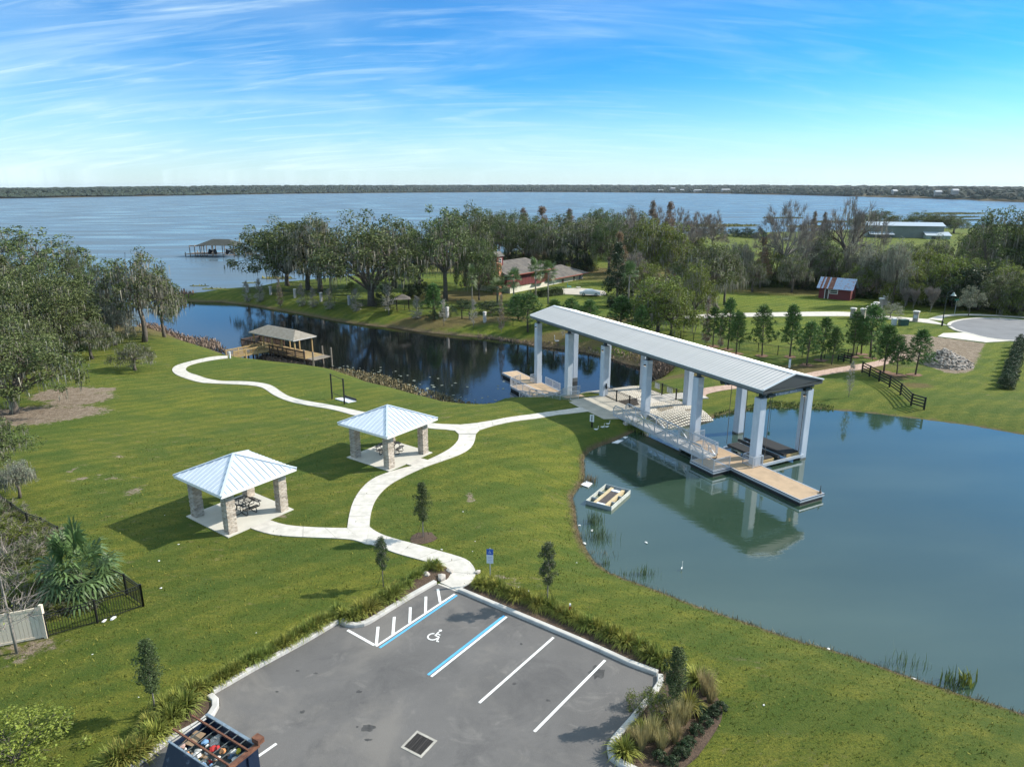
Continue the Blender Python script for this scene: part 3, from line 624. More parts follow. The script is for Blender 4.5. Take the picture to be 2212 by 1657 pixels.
kerb = base('kerb')
def kerbrun(pts, side, w=.30, hgt=.17, seg=3.0, smth=0, drop=None):
    P = [np.array(G(p, 0)) for p in pts]
    if smth: P = smooth(P, smth)
    _, L_ = resamp(P, 3); ns = max(1, round(L_ / seg)); sub = 5 if smth else 2; P, _ = resamp(P, ns * sub + 1)
    nr = []
    for i in range(len(P)):
        e = P[min(i + 1, len(P) - 1)] - P[max(i - 1, 0)]; e = e / (np.hypot(*e) + 1e-9); nr.append(np.array([-e[1], e[0]]) * side)
    for s in range(ns):
        a = MB(); vs = []; 
        for j in range(sub + 1):
            i = s * sub + j; p = P[i]; q = nr[i]; g_ = (.008 if j == 0 else (-.008 if j == sub else 0)); e = (P[min(i + 1, len(P) - 1)] - P[max(i - 1, 0)]); e = e / np.hypot(*e) * g_; p = p + e
            for off, z in ((0, .0), (.015, .0 + hgt - .03), (.05, hgt), (w - .03, hgt), (w, hgt - .03), (w, -.1)): vs.append((p[0] + q[0] * off, p[1] + q[1] * off, z + .05 if z > 0 else z))
        fs = []
        for j in range(sub):
            for e_ in range(5): fs.append((j * 6 + e_, j * 6 + e_ + 1, j * 6 + 7 + e_, j * 6 + 6 + e_))
        fs += [tuple(range(6)), tuple(sub * 6 + x for x in range(6))]
        if side > 0: fs = [f[::-1] for f in fs]
        a.add(vs, fs); me_ = a.mesh('kerb_stone', kerbc); ob('kerb_stone', me_, kerb)
kerbrun(lotL, 1, smth=1); kerbrun(lotL2, 1); kerbrun(lotL3, 1, smth=2, seg=2); kerbrun(lotL4, 1); kerbrun(lotR, 1); kerbrun(lotR2, 1, smth=1)
# ramp from lot to path
pad(path, [zK(1835, 255), z8(1080, 985), z8(1470, 1105), zK(1972, 298)], concrete, lift=.02, thick=.1)

paint_w = mat('white road paint', (.74, .74, .72), .7, col2=(.60, .60, .58), scale=7, lo=.45, hi=.75)
paint_b = mat('blue road paint', (.10, .40, .66), .7, col2=(.08, .34, .60), scale=4)
def mark(name, p, q, w, m, lift=.056, label=None):
    p = np.array(G(p, .05)); q = np.array(G(q, .05)); e = (q - p) / np.hypot(*(q - p)); nr = np.array([-e[1], e[0]]) * w / 2
    a = MB(); a.add([(*(p - nr), lift), (*(q - nr), lift), (*(q + nr), lift), (*(p + nr), lift)], [(0, 1, 2, 3)]); return ob(name, a.mesh(name, m), lot, label=label)
mark('bay_line', zK(1442, 646), zK(1952, 308), .13, paint_w); mark('bay_line', zK(1465, 656), zK(1966, 316), .13, paint_b, label='blue bay line')
mark('bay_line', (924.5, 1457), zE(283, 671), .14, paint_b, label='blue bay line'); mark('bay_line', (931.5, 1460.5), zE(298, 678), .13, paint_w)
mark('bay_line', zE(120, 1237), zE(603, 812), .13, paint_w); mark('bay_line', zE(478, 1424), zE(938, 960), .13, paint_w)
mark('bay_line', zK(676, 1360), zK(797, 1276), .13, paint_w)
for p, q in [((1455, 520), (1443, 640)), ((1560, 456), (1551, 570)), ((1664, 394), (1660, 497)), ((1765, 325), (1762, 430)), ((1842, 275), (1857, 362)), ((1257, 542), (1432, 640))]:
    mark('aisle_stripe', zK(*p), zK(*q), .15, paint_w, lift=.060)
# wheelchair symbol
def sym(cx, cy, ang, s, z):
    a = MB(); ca, sa = math.cos(ang), math.sin(ang)
    T = lambda x, y: (cx + (x * ca - y * sa) * s, cy + (x * sa + y * ca) * s, z)
    def stroke(P, w):
        for i in range(len(P) - 1):
            p, q = np.array(P[i]), np.array(P[i + 1]); e = (q - p) / np.hypot(*(q - p)); nn = np.array([-e[1], e[0]]) * w / 2; p = p - e * w * .3; q = q + e * w * .3
            zz = len(a.f) * .0002
            vs = [T(*(p - nn)), T(*(q - nn)), T(*(q + nn)), T(*(p + nn))]; a.add([(v[0], v[1], v[2] + zz) for v in vs], [(0, 1, 2, 3)])
    stroke([(-.10 + .36 * math.cos(t), -.22 + .36 * math.sin(t)) for t in np.linspace(R(115), R(385 - 25), 14)], .11)
    stroke([(-.06, .42), (-.04, -.02), (.28, -.04), (.44, -.50), (.56, -.48)], .11); stroke([(-.04, .20), (.22, .18)], .10)
    cc = [T(-.06 + .12 * math.cos(t), .62 + .12 * math.sin(t)) for t in np.linspace(0, 2 * math.pi, 12, endpoint=False)]; a.add(cc, [tuple(range(12))])
    return a
sp = G(zK(1830, 577), .05)
ob('accessible_symbol', sym(sp[0], sp[1], R(-30), .72, .062).mesh('accessible_symbol', paint_w), lot)
# stains
stain = mat('dark oil stain', (.035, .034, .034), .8, col2=(.07, .068, .066), scale=6)
def stainpoly(c, rx, ry, seed, z):
    rg = random.Random(seed); p = G(c, .05); P = []
    for i in range(16):
        t = 2 * math.pi * i / 16; f_ = rg.uniform(.6, 1.25); P.append((p[0] + math.cos(t) * rx * f_, p[1] + math.sin(t) * ry * f_, z))
    a = MB(); a.add(P, [tuple(range(16))]); ob('oil_stain', a.mesh('oil_stain', stain), lot)
for i, (x, y, rx, ry) in enumerate([(1390, 1175, .30, .22), (1390, 1252, .18, .07), (1330, 940, .12, .1), (965, 1070, .13, .1), (935, 805, .1, .06), (1050, 822, .1, .06), (1320, 1168, .05, .05), (800, 940, .1, .06)]): stainpoly(zK(x, y), rx, ry, i, .0535 + i * .0003)
for i, (x, y, rx, ry) in enumerate([(885, 1040, .38, .45), (350, 1113, .12, .08), (567, 1222, .12, .08), (393, 855, .09, .08)]): stainpoly(zE(x, y), rx, ry, 40 + i, .0525 + i * .0003)

# storm drain
ctr = G(zK(1720, 1280), .05); e0 = np.array(G(zK(1690, 1195), .05)); e1 = np.array(G(zK(1850, 1275), .05)); e2 = np.array(G(zK(1590, 1272), .05))
sd_t = thing('storm_drain', 'square black iron storm drain grate in a concrete collar in the parking lot', 'drain', (ctr[0], ctr[1], .05), math.atan2(*(e1 - e0)[::-1]))
w_ = (np.hypot(*(e1 - e0)) + np.hypot(*(e2 - e0))) / 4
fr = MB(); i_ = w_ * .80
for x0, x1, y0, y1 in ((-w_, w_, i_, w_), (-w_, w_, -w_, -i_), (-w_, -i_, -i_, i_), (i_, w_, -i_, i_)): fr.box(x0, x1, y0, y1, -.05, .018)
ob('collar', fr.mesh('collar', mat('drain collar concrete', (.36, .34, .30), .9, var=.2, scale=3)), sd_t)
ob('pit', MB().box(-i_, i_, -i_, i_, -.04, .004).mesh('pit', mat('dark pit', (.008, .008, .008), .9)), sd_t)
rust_dark = mat('dark cast iron', (.035, .030, .027), .7, var=.3, scale=8)
gb = MB().box(-i_, i_, -.018, .018, .004, .022).mesh('grate_bar', rust_dark)
for j in range(15): ob('grate_bar', gb, sd_t, (0, -i_ + i_ * 2 * (j + .5) / 15, .0))
for x in (-i_ * .33, i_ * .33): ob('cross_bar', MB().box(x - .02, x + .02, -i_, i_, .006, .028).mesh('cross_bar', rust_dark), sd_t)

# mulch beds round the kerb
mulch = mat('dark bark mulch', (.045, .028, .018), .95, col2=(.13, .085, .055), scale=14, lo=.35, hi=.7, bump=.8, bscale=22)
def bed(name, pts, z=.20):
    P = [G(p, 0) for p in pts]; P = smooth(P + [P[0]], 1)[:-1]; nn = len(P); a = MB()
    ar = sum(P[i][0] * P[(i + 1) % nn][1] - P[(i + 1) % nn][0] * P[i][1] for i in range(nn))
    if ar < 0: P = P[::-1]
    a.add([(x, y, z - .02) for x, y in P] + [(x, y, -.05) for x, y in P], [tuple(range(nn))] + [(i, nn + i, nn + (i + 1) % nn, (i + 1) % nn) for i in range(nn)])
    return struct(name, a.mesh(name, mulch))
bed('mulch_bed', [(270, 1668), (331, 1622), (395, 1583), (450, 1552), zK(415, 1060), zK(422, 1020), zK(400, 985), zK(380, 955), zK(480, 890), zK(650, 800), zK(975, 622), zK(1195, 488), zK(1130, 450), zK(950, 540), zK(760, 640), zK(560, 760), zK(400, 850), zK(290, 930), zK(250, 1050), zK(200, 1150), (330, 1600), (255, 1650)], .13)
bed('mulch_bed', [zK(1208, 488), zK(1240, 515), zK(1310, 522), zK(1380, 508), zK(1460, 455), zK(1700, 312), zK(1832, 222), z8(1200, 940), z8(1265, 870), z8(1275, 800), z8(1240, 750), z8(1180, 712), z8(1050, 720), z8(820, 830), z8(640, 960), z8(450, 1090), z8(200, 1230), zK(1450, 370), zK(1250, 430)], .13)
bed('mulch_bed', [zK(1985, 288), zE(0, 517), zE(470, 715), zE(830, 868), zE(1105, 992), zE(1282, 1052), zE(1310, 1040), zE(1240, 960), zE(1050, 860), zE(850, 765), zE(640, 650), zE(450, 545), zE(280, 450), zE(130, 440), z8(1650, 990)], .13)
bed('mulch_bed', [zE(1290, 1060), zE(1300, 1120), zE(1195, 1245), zE(1115, 1350), zE(1010, 1455), zE(975, 1505), zE(962, 1550), zE(968, 1595), zE(1000, 1632), zE(1050, 1665), (1420, 1690), zE(1500, 1640), zE(1640, 1450), zE(1705, 1330), zE(1690, 1240), zE(1600, 1150), zE(1500, 1050), zE(1400, 1010)], .13)

# ================================================================ pavilions
stone = mat('tan ledge stone', (.33, .27, .21), .9, col2=(.52, .46, .39), scale=3.5, bump=.6, bscale=18, rnd=.22)
mortar = mat('grey mortar', (.26, .24, .22), .95, var=.15, scale=8)
rg = random.Random(5)
STN = []
for v in range(14):     # stones of one course: pinwheel of four boxes with roughened faces
    L_ = .46 + rg.uniform(-.02, .02); D = .17; Hh = rg.choice([.11, .15, .19])
    a = MB(); vs = []
    for x in (-L_ / 2, 0, L_ / 2):
        for y, z in ((-D / 2, 0), (D / 2, 0), (D / 2, Hh - .012), (-D / 2, Hh - .012)): vs.append((x + rg.uniform(-.008, .008), y + (rg.uniform(-.022, .012) if y < 0 else 0), z + rg.uniform(-.004, .004)))
    a.add(vs, [(3, 2, 1, 0), (8, 9, 10, 11)] + [(s * 4 + e, s * 4 + (e + 1) % 4, s * 4 + 4 + (e + 1) % 4, s * 4 + 4 + e) for s in (0, 1) for e in range(4)])
    STN.append((Hh, a.mesh('stone', stone)))
def stone_column(parent, x, y, w=.60, H_=2.95):
    c = ob('column', MB().box(-w / 2 + .05, w / 2 - .05, -w / 2 + .05, w / 2 - .05, 0, H_).mesh('column_core', mortar), parent, (x, y, 0))
    z = .0; flip = 0
    while z < H_ - .1:
        Hc_ = rg.choice([.11, .15, .19]); opts = [s for s in STN if s[0] == Hc_]
        for q in range(4):
            s = rg.choice(opts); ang = q * math.pi / 2; off = (.085 if flip else -.085) + rg.uniform(-.01, .01); dd_ = w / 2 - .085 + rg.uniform(-.008, .014)
            o = ob('stone', s[1], c); o.location = (math.cos(ang) * off + math.sin(ang) * dd_, math.sin(ang) * off - math.cos(ang) * dd_, z); o.rotation_euler = (0, 0, ang)
        z += Hc_; flip ^= 1
def pavilion(cx, cy, rot, side, label, z0=0.0):
    t = thing('picnic_pavilion', label, 'pavilion', (cx, cy, z0), rot, 'picnic pavilions on the lawn')
    s = 2.55
    ob('floor_slab', MB().box(-s, s, -s, s, -.15, .06).mesh('floor_slab', mat('pavilion floor concrete', (.52, .50, .44), .8, var=.07, scale=.7)), t)
    for x in (-2.0, 2.0):
        for y in (-2.0, 2.0): stone_column(t, x, y)
    e = side / 2; ze = 3.12; za = ze + 1.32
    # fascia, soffit and beams
    fa = MB()
    for sx, sy in ((1, 0), (-1, 0), (0, 1), (0, -1)):
        if sx: fa.box(min(sx * (e - .03), sx * e), max(sx * (e - .03), sx * e), -e, e, ze - .17, ze + .015)
        else: fa.box(-e + .031, e - .031, min(sy * (e - .03), sy * e), max(sy * (e - .03), sy * e), ze - .17, ze + .015)
    ob('fascia', fa.mesh('fascia', white), t)
    ob('soffit', MB().box(-e + .035, e - .035, -e + .035, e - .035, ze - .13, ze - .10).mesh('soffit', white), t)
    # sixteen panels of standing seam metal on each slope
    nP = 14; wP = side / nP; sl = math.atan2(za - ze, e)
    for q in range(4):
        ang = q * math.pi / 2; ca, sa = math.cos(ang), math.sin(ang)
        for j in range(nP):
            x0 = -e + j * wP; x1 = x0 + wP
            P = []
            def up(x): return e - abs(x)      # run available up the slope
            a = MB(); seam = .045; gp_ = .012
            xa, xb = x0 + gp_, x1 - gp_
            runs = [(xa, 0), (xb, 0), (xb, up(xb)), (xa, up(xa))]
            if xa < 0 < xb: runs = [(xa, 0), (xb, 0), (xb, up(xb)), (0, up(0)), (xa, up(xa))]
            def W3(x, r_, lift=0):
                y = -(e - r_); z = ze + r_ * math.tan(sl) + lift; return (x * ca - y * sa, x * sa + y * ca, z)
            a.add([W3(x, r_, .02) for x, r_ in runs], [tuple(range(len(runs)))]); 
            if xa > -e + .05:
                r_ = up(xa); a.add([W3(xa - gp_ * 2, 0, .02), W3(xa, 0, .02), W3(xa, 0, .02 + seam), W3(xa - gp_ * 2, 0, .02 + seam), W3(xa - gp_ * 2, r_, .02), W3(xa, r_, .02), W3(xa, r_, .02 + seam), W3(xa - gp_ * 2, r_, .02 + seam)],
                                   [(0, 1, 2, 3), (4, 7, 6, 5), (3, 2, 6, 7), (1, 5, 6, 2), (0, 3, 7, 4)])
            ob('roof_panel', a.mesh('roof_panel', roofblue), t)
    for sx in (-1, 1):
        for sy in (-1, 1): ob('hip_cap', MB().bar((sx * (e + .02), sy * (e + .02), ze + .035), (0, 0, za + .06), .17, .06).mesh('hip_cap', roofblue), t)
    return t
def picnic_table(cx, cy, z, rot, label):
    t = thing('picnic_table', label, 'picnic table', (cx, cy, z), rot, 'black picnic tables under the pavilions')
    a = MB(); s = .62
    for p, q in (((-s, -s), (s, -s)), ((s, -s), (s, s)), ((s, s), (-s, s)), ((-s, s), (-s, -s))): a.bar((*p, .75), (*q, .75), .05, .04)
    for i in range(-5, 6): a.bar((i * .11, -s, .75), (i * .11, s, .75), .022, .012)
    for i in (-.2, .2): a.bar((-s, i, .745), (s, i, .745), .04, .02)
    ob('tabletop', a.mesh('tabletop', black), t)
    bn = MB(); 
    for y in (-.14, .14): bn.bar((-.55, y, 0), (.55, y, 0), .035, .035)
    for x in (-.55, .55): bn.bar((x, -.14, 0), (x, .14, 0), .035, .035)
    for i in range(-3, 4): bn.bar((i * .14, -.14, .0), (i * .14, .14, .0), .03, .012)
    for y in (-.07, 0, .07): bn.bar((-.55, y, 0), (.55, y, 0), .025, .012)
    bm_ = bn.mesh('bench_seat', black)
    lg = MB()
    lg.tube([(-.35, .55, .74), (-.35, .20, .40), (-.35, .25, .10), (-.35, .55, .025), (-.35, 1.05, .025), (-.35, 1.12, .12), (-.35, 1.02, .45)], .028, 6)
    lgm = lg.mesh('leg', black)
    for q in range(4):
        a_ = q * math.pi / 2; sx = math.sin(a_); 
        o = ob('bench_seat', bm_, t, (-math.sin(a_) * .98, math.cos(a_) * .98, .46), a_)
        for mx in (0, .70):
            l = ob('leg', lgm, t, (math.cos(a_) * mx, math.sin(a_) * mx, 0), a_)
    return t
PR = math.atan2(math.cos(R(126.3)), math.sin(R(126.3)))
P1c = (-1.00855 * 18.88, 2.35131 * 18.88); P2c = (-.5537 * 18.80, 2.9429 * 18.80)
pavilion(*P1c, PR, 5.72, 'nearer pavilion, left of the path junction, with pale metal hip roof on stone columns')
pavilion(*P2c, PR, 5.86, 'farther pavilion, inside the path bend, with pale metal hip roof on stone columns')
tp1 = G(zA(640, 975), .06); tp2 = G(zA(1700, 545), .06)
picnic_table(tp1[0] + .0, tp1[1] + .15, .06, PR, 'black steel picnic table with four benches under the nearer pavilion')
picnic_table(tp2[0], tp2[1], .06, PR + .3, 'black steel picnic table with four benches under the farther pavilion')

# ================================================================ boat lift shelter
sh = thing('boat_lift_shelter', 'long open shelter with ribbed grey gable roof on twelve tall columns by the pond', 'shelter', (FC[0], FC[1], 0), FROT)
NC = 6; CSP = 7.66
zt = 4.62
light_grey = mat('column front grey', (.43, .49, .56), .6, col2=(.53, .58, .64), scale=2.2, stretch=(1.6, 1.6, .35), bump=.05, bscale=6, lo=.3, hi=.6)
colmesh = {}
for i in range(NC):
    for v in (.05, 5.85):
        u = -CSP * i - .05; b_ = -3.6 if u > -15 else (-5.6 if u < -24 else -2.0)
        if b_ not in colmesh:
            a = MB(); w = .38; c_ = .045; P = [(-w + c_, -w), (w - c_, -w), (w, -w + c_), (w, w - c_), (w - c_, w), (-w + c_, w), (-w, w - c_), (-w, -w + c_)]
            a.prism(P, b_, zt); colmesh[b_] = a.mesh('column', light_grey)
        c_ = ob('column', colmesh[b_], sh, (u, v, 0))
        ob('cap_plate', MB().box(-.24, .24, -.24, .24, zt, zt + .04).mesh('cap_plate', dark_steel), c_)
        ob('saddle', MB().box(-.15, .15, -.15, .15, zt + .04, zt + .30).mesh('saddle', dark_steel), c_)
        if u > -15 or u < -24: ob('waterline_stain', MB().box(-.383, .383, -.383, .383, (ZP if u > -15 else ZL) - .3, (ZP if u > -15 else ZL) + (.14 if u > -15 else .55)).mesh('waterline_stain', mat('damp dark concrete', (.13, .14, .14), .6, var=.2, scale=3)), c_)
U0, U1 = -38.95, .95; V0, V1, VR = -.9, 6.5, 2.85; ZE, ZR_ = 5.66, 6.62
for v in (.05, 5.85): ob('runway_beam', MB().box(U0 + .35, U1 - .45, v - .11, v + .11, zt + .30, ZE - .16).mesh('runway_beam', dark_steel), sh)
# joists and gable frames
for i in range(NC * 2 - 1):
    u = -CSP / 2 * i - .05; a = MB()
    a.bar((u, V0 + .3, ZE - .12), (u, VR, ZR_ - .16), .12, .16); a.bar((u, VR, ZR_ - .16), (u, V1 - .3, ZE - .12), .12, .16); a.bar((u, 0, zt + .62), (u, 5.9, zt + .62), .10, .2)
    a.bar((u, VR, zt + .7), (u, VR, ZR_ - .2), .08, .08); ob('rafter_frame', a.mesh('rafter_frame', dark_steel), sh)
for v in (V0 + .12, V1 - .12): ob('eave_purlin', MB().box(U0 + .05, U1 - .05, v - .09, v + .09, ZE - .34, ZE - .035).mesh('eave_purlin', mat('mid grey steel', (.16, .18, .19), .5)), sh)
for u in (U0 + .06, U1 - .06):
    a = MB(); zb = ZE - .32; P = [(u - .03, V0 + .25, zb), (u - .03, V1 - .25, zb), (u - .03, VR, ZR_ - .05), (u + .03, V0 + .25, zb), (u + .03, V1 - .25, zb), (u + .03, VR, ZR_ - .05)]
    P = [(u - .03, V0 + .06, ZE - .05), (u - .03, VR - .0, ZE - .15), (u - .03, V1 - .06, ZE - .05), (u - .03, VR, ZR_ - .04)]
    a.add(P + [(p[0] + .06, p[1], p[2]) for p in P], [(0, 1, 3), (1, 2, 3), (7, 5, 4), (7, 6, 5), (0, 3, 7, 4), (3, 2, 6, 7), (2, 1, 5, 6), (1, 0, 4, 5)])
    a.bar((u, V0 + .1, ZE - .26), (u, V1 - .1, ZE - .26), .08, .22)
    ob('gable_panel', a.mesh('gable_panel', mat('charcoal gable', (.045, .052, .055), .6)), sh)
nR = 92; wR = (U1 - U0) / nR
for sgn, ve in ((-1, V0), (1, V1)):
    L_ = abs(ve - VR); a = MB(); g = .008
    # a ribbed sheet: flat pan with a trapezoid rib along its edge and two light flutes
    sec = [(0 + g, .0), (.03, .035), (.065, .035), (.095, 0), (wR * .45, 0), (wR * .48, .010), (wR * .54, .010), (wR * .57, 0), (wR - g, 0)]
    vs = [(x, ve, ZE + z) for x, z in sec] + [(x, VR + sgn * -.0, ZR_ + z) for x, z in sec]; n_ = len(sec)
    fs = [(i, i + 1, n_ + i + 1, n_ + i) for i in range(n_ - 1)]
    if sgn > 0: fs = [f[::-1] for f in fs]
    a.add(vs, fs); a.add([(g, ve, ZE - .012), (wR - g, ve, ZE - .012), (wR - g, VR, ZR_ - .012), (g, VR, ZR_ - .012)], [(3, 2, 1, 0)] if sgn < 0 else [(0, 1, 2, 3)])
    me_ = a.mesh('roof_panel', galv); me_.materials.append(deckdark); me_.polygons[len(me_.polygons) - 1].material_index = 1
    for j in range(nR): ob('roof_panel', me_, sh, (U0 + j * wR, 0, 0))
a = MB()
for sgn in (-1, 1):
    y = VR + sgn * .22; z = ZR_ - .22 * (ZR_ - ZE) / (VR - V0) + .045
    a.add([(U0 - .02, VR, ZR_ + .06), (U1 + .02, VR, ZR_ + .06), (U1 + .02, y, z), (U0 - .02, y, z)], [(0, 3, 2, 1)] if sgn < 0 else [(0, 1, 2, 3)])
ob('ridge_cap', a.mesh('ridge_cap', galv_cap), sh)
for u in (U0, U1):
    a = MB(); s_ = -1 if u < -5 else 1
    for ve in (V0, V1): a.bar((u, ve, ZE + .02), (u, VR, ZR_ + .03), .10, .12)
    ob('rake_trim', a.mesh('rake_trim', galv_cap), sh)
for v in (V0, V1): ob('eave_trim', MB().box(U0, U1, v - .03, v + .03, ZE - .06, ZE + .01).mesh('eave_trim', galv_cap), sh)
# flood lights on the columns
for i, v, s_ in ((0, 5.85, -1), (5, .05, -1), (3, 5.85, 1), (3, .05, 1), (2, .05, 1)):
    u = -CSP * i - .05; l = ob('flood_light', MB().box(-.09, .09, -.14, -.0, 0, .13).mesh('flood_light', black), sh, (u + .1, v - .40, zt - .55))
    ob('lens', MB().box(-.07, .07, -.13, -.02, -.012, .0).mesh('lens', mat('lit lamp lens', (.9, .8, .6), .3, emit=(1, .75, .45, 3.0))), l)
for i, z_, w in ((3, -.0, .2),): pass
for (i, v, z0_, z1_, m_) in ((3, .05, .05, .62, dark_steel), (3, .05, -.55, -.05, white), (2, .05, -.3, .25, alu)):
    ob('switch_box', MB().box(-CSP * i - .5, -CSP * i - .43, -.20, .14, z0_, z1_).mesh('switch_box', m_), sh)
# travelling hoist: two crane beams below the roof at the right-hand end, motors, slings
ho = thing('boat_hoist', 'dark grey travelling hoist beam with white lettering under the right end of the shelter', 'hoist', (FC[0], FC[1], 0), FROT)
for u in (.20, -4.4):
    ob('crane_beam', MB().box(u - .09, u + .09, .15, 5.75, zt + .02, zt + .30).mesh('crane_beam', mat('blue grey steel', (.15, .20, .25), .5)), ho)
    for v in (.55, 5.1):
        a = MB(); a.box(u - .3, u + .3, v - .3, v + .3, zt + .05, zt + .42); a.tube([(u - .2, v - .65, zt + .25), (u - .2, v + .55, zt + .25)], .2, 10); a.tube([(u + .3, v - .3, zt + .2), (u + .3, v + .5, zt + .2)], .14, 8)
        ob('winch', a.mesh('winch', mat('black green motor casing', (.02, .032, .03), .5)), ho)
for u, v in ((.25, .9), (.25, 5.2), (-4.3, .9), (-4.3, 5.2), (-4.2, 2.9)):
    a = MB(); a.tube([(u, v, zt + .1), (u, v, -1.15)], .028, 5); ob('lifting_cable', a.mesh('lifting_cable', mat('rusty cable', (.10, .085, .07), .8)), ho)
for u, v in ((-.1, 1.5), (-4.6, 4.6)):
    a = MB(); a.tube([(u, v, zt), (u + .02, v, 1.2)], .02, 5); a.box(u - .06, u + .1, v - .06, v + .06, .95, 1.25); ob('pendant_control', a.mesh('pendant_control', mat('dark green control', (.02, .07, .05), .5)), ho)
def text(name, s, size, m, parent, loc, rot, ext=.004, align='CENTER'):
    cu_ = bpy.data.curves.new(name, 'FONT'); cu_.body = s; cu_.size = size; cu_.extrude = ext; cu_.align_x = align; cu_.align_y = 'CENTER'; cu_.resolution_u = 2
    o = bpy.data.objects.new(name, cu_); COL.objects.link(o); bpy.context.view_layer.update()
    me_ = bpy.data.meshes.new_from_object(o.evaluated_get(bpy.context.evaluated_depsgraph_get())); bpy.data.objects.remove(o); me_.materials.clear(); me_.materials.append(m)
    q = ob(name, me_, parent, loc); q.rotation_euler = rot; return q
LTR = 'CSR FREIGHT HOIST'
for i, ch in enumerate(LTR):
    if ch != ' ': text('letter', ch, .24, mat('white letters', (.85, .87, .9), .5), ho, (.296, 1.15 + i * .175, zt + .15), (math.pi / 2, 0, math.pi / 2), .004)
ob('plate', MB().box(.291, .297, .45, 1.0, zt + .03, zt + .28).mesh('plate', mat('pale plate', (.6, .65, .7), .5)), ho)
# boat cradle hanging at the water
cr = thing('boat_cradle', 'black carpeted boat cradle hung between the right-end columns just above the pond', 'boat lift', (FC[0], FC[1], 0), FROT)
carpet = mat('black carpet bunk', (.022, .024, .026), .95, var=.2, scale=10)
for v0_, v1_, name in ((3.9, 5.5, 'bunk_platform'), (1.0, 2.3, 'bunk_platform')):
    ob(name, MB().box(-4.3, .0, v0_, v1_, -1.42, -1.22).mesh(name, carpet), cr); ob('timber_side', MB().box(.02, .10, v0_, v1_, -1.68, -1.30).mesh('timber_side', wood), cr)
for v in (2.75, 3.55): ob('bunk_beam', MB().tube([(-4.6, v, -1.22), (.2, v, -1.22)], .16, 8).mesh('bunk_beam', rubber), cr)
for u in (-4.4, .3): ob('cross_beam', MB().box(u - .1, u + .1, .7, 5.8, -1.72, -1.5).mesh('cross_beam', alu), cr)

# ================================================================ floating docks, gangways, railings
def railing(parent, P, hgt=1.05, step=.13, m=alu, post_every=1.6, name='railing', pk=.022, top=.05):
    """a run of railing in the parent's frame: top and bottom rail, posts, and pickets too fine to pick apart"""
    a = MB(); pc = MB(); posts = []
    for i in range(len(P) - 1):
        p, q = Vector(P[i]), Vector(P[i + 1]); L_ = (q - p).length; a.bar(p + Vector((0, 0, hgt)), q + Vector((0, 0, hgt)), top, top); a.bar(p + Vector((0, 0, .10)), q + Vector((0, 0, .10)), .035, .04)
        n_ = max(2, int(L_ / step)); np_ = max(1, round(L_ / post_every))
        for j in range(1, n_): s = p.lerp(q, j / n_); pc.bar(s + Vector((0, 0, .11)), s + Vector((0, 0, hgt - .02)), pk, pk)
        for j in range(np_ + (1 if i == len(P) - 2 else 0)): posts.append(p.lerp(q, j / np_))
    r = ob(name, a.mesh(name, m), parent); o = ob('pickets', pc.mesh('pickets', m), r, kind='stuff')
    for s in posts: ob('post', MB().box(s.x - top / 2 - .004, s.x + top / 2 + .004, s.y - top / 2 - .004, s.y + top / 2 + .004, s.z, s.z + hgt + .03).mesh('post', m), r)
    return r
def dock_deck(parent, poly_boxes, z, flo):
    for (u0, u1, v0, v1) in poly_boxes:
        a = MB(); n_ = max(1, int((u1 - u0) / .144)); w = (u1 - u0) / n_
        for j in range(n_): a.box(u0 + j * w + .003, u0 + (j + 1) * w - .003, v0 + .09, v1 - .09, z - .03, z)
        ob('deck_boards', a.mesh('deck_boards', deckmat), parent, kind='stuff')
        fr = MB(); fr.box(u0, u1, v0, v0 + .085, z - .24, z + .012); fr.box(u0, u1, v1 - .085, v1, z - .24, z + .012); fr.box(u0, u0 + .085, v0 + .086, v1 - .086, z - .239, z + .012); fr.box(u1 - .085, u1, v0 + .086, v1 - .086, z - .239, z + .012)
        ob('edge_frame', fr.mesh('edge_frame', alu), parent)
        ob('rub_strip', MB().box(u0 - .02, u1 + .02, v0 - .02, v1 + .02, z - .055, z - .005).mesh('rub_strip', rubber), parent)
        ob('float', MB().box(u0 + .08, u1 - .08, v0 + .08, v1 - .08, flo, z - .24).mesh('float', rubber), parent)
fd = thing('floating_dock', 'L-shaped floating dock with tan deck and aluminium railings at the foot of the long gangway', 'dock', (FC[0], FC[1], 0), FROT, 'floating docks beside the shelter')
dock_deck(fd, [(-6.9, 7.05, -2.45, .30), (-3.3, -.35, -4.45, -2.47)], -1.46, -2.25)
railing(fd, [(-3.2, -4.38, -1.46), (-.43, -4.38, -1.46), (-.43, -2.55, -1.46)]); railing(fd, [(-6.6, .24, -1.46), (-6.6, -1.1, -1.46), (-3.4, -1.1, -1.46), (-3.4, -2.2, -1.46)])
railing(fd, [(-.55, -.85, -1.46), (.62, -.85, -1.46), (.62, .30, -1.46), (-.55, .30, -1.46), (-.55, -.85, -1.46)], hgt=.95)
fd2 = thing('floating_dock', 'floating dock with tan deck and aluminium railings on the dark canal beyond the landing', 'dock', (FC[0], FC[1], 0), FROT, 'floating docks beside the shelter')
dock_deck(fd2, [(-45.3, -33.2, -1.9, .55), (-38.6, -32.0, -4.1, -1.92)], -3.55, -4.3)
railing(fd2, [(-39.7, -1.85, -3.55), (-38.55, -4.05, -3.55), (-33.4, -4.05, -3.55)]); railing(fd2, [(-39.35, -.55, -3.55), (-38.1, -.55, -3.55), (-38.1, .5, -3.55), (-39.35, .5, -3.55), (-39.35, -.55, -3.55)], hgt=.95)
railing(fd2, [(-37.0, .48, -3.55), (-33.3, .48, -3.55)])
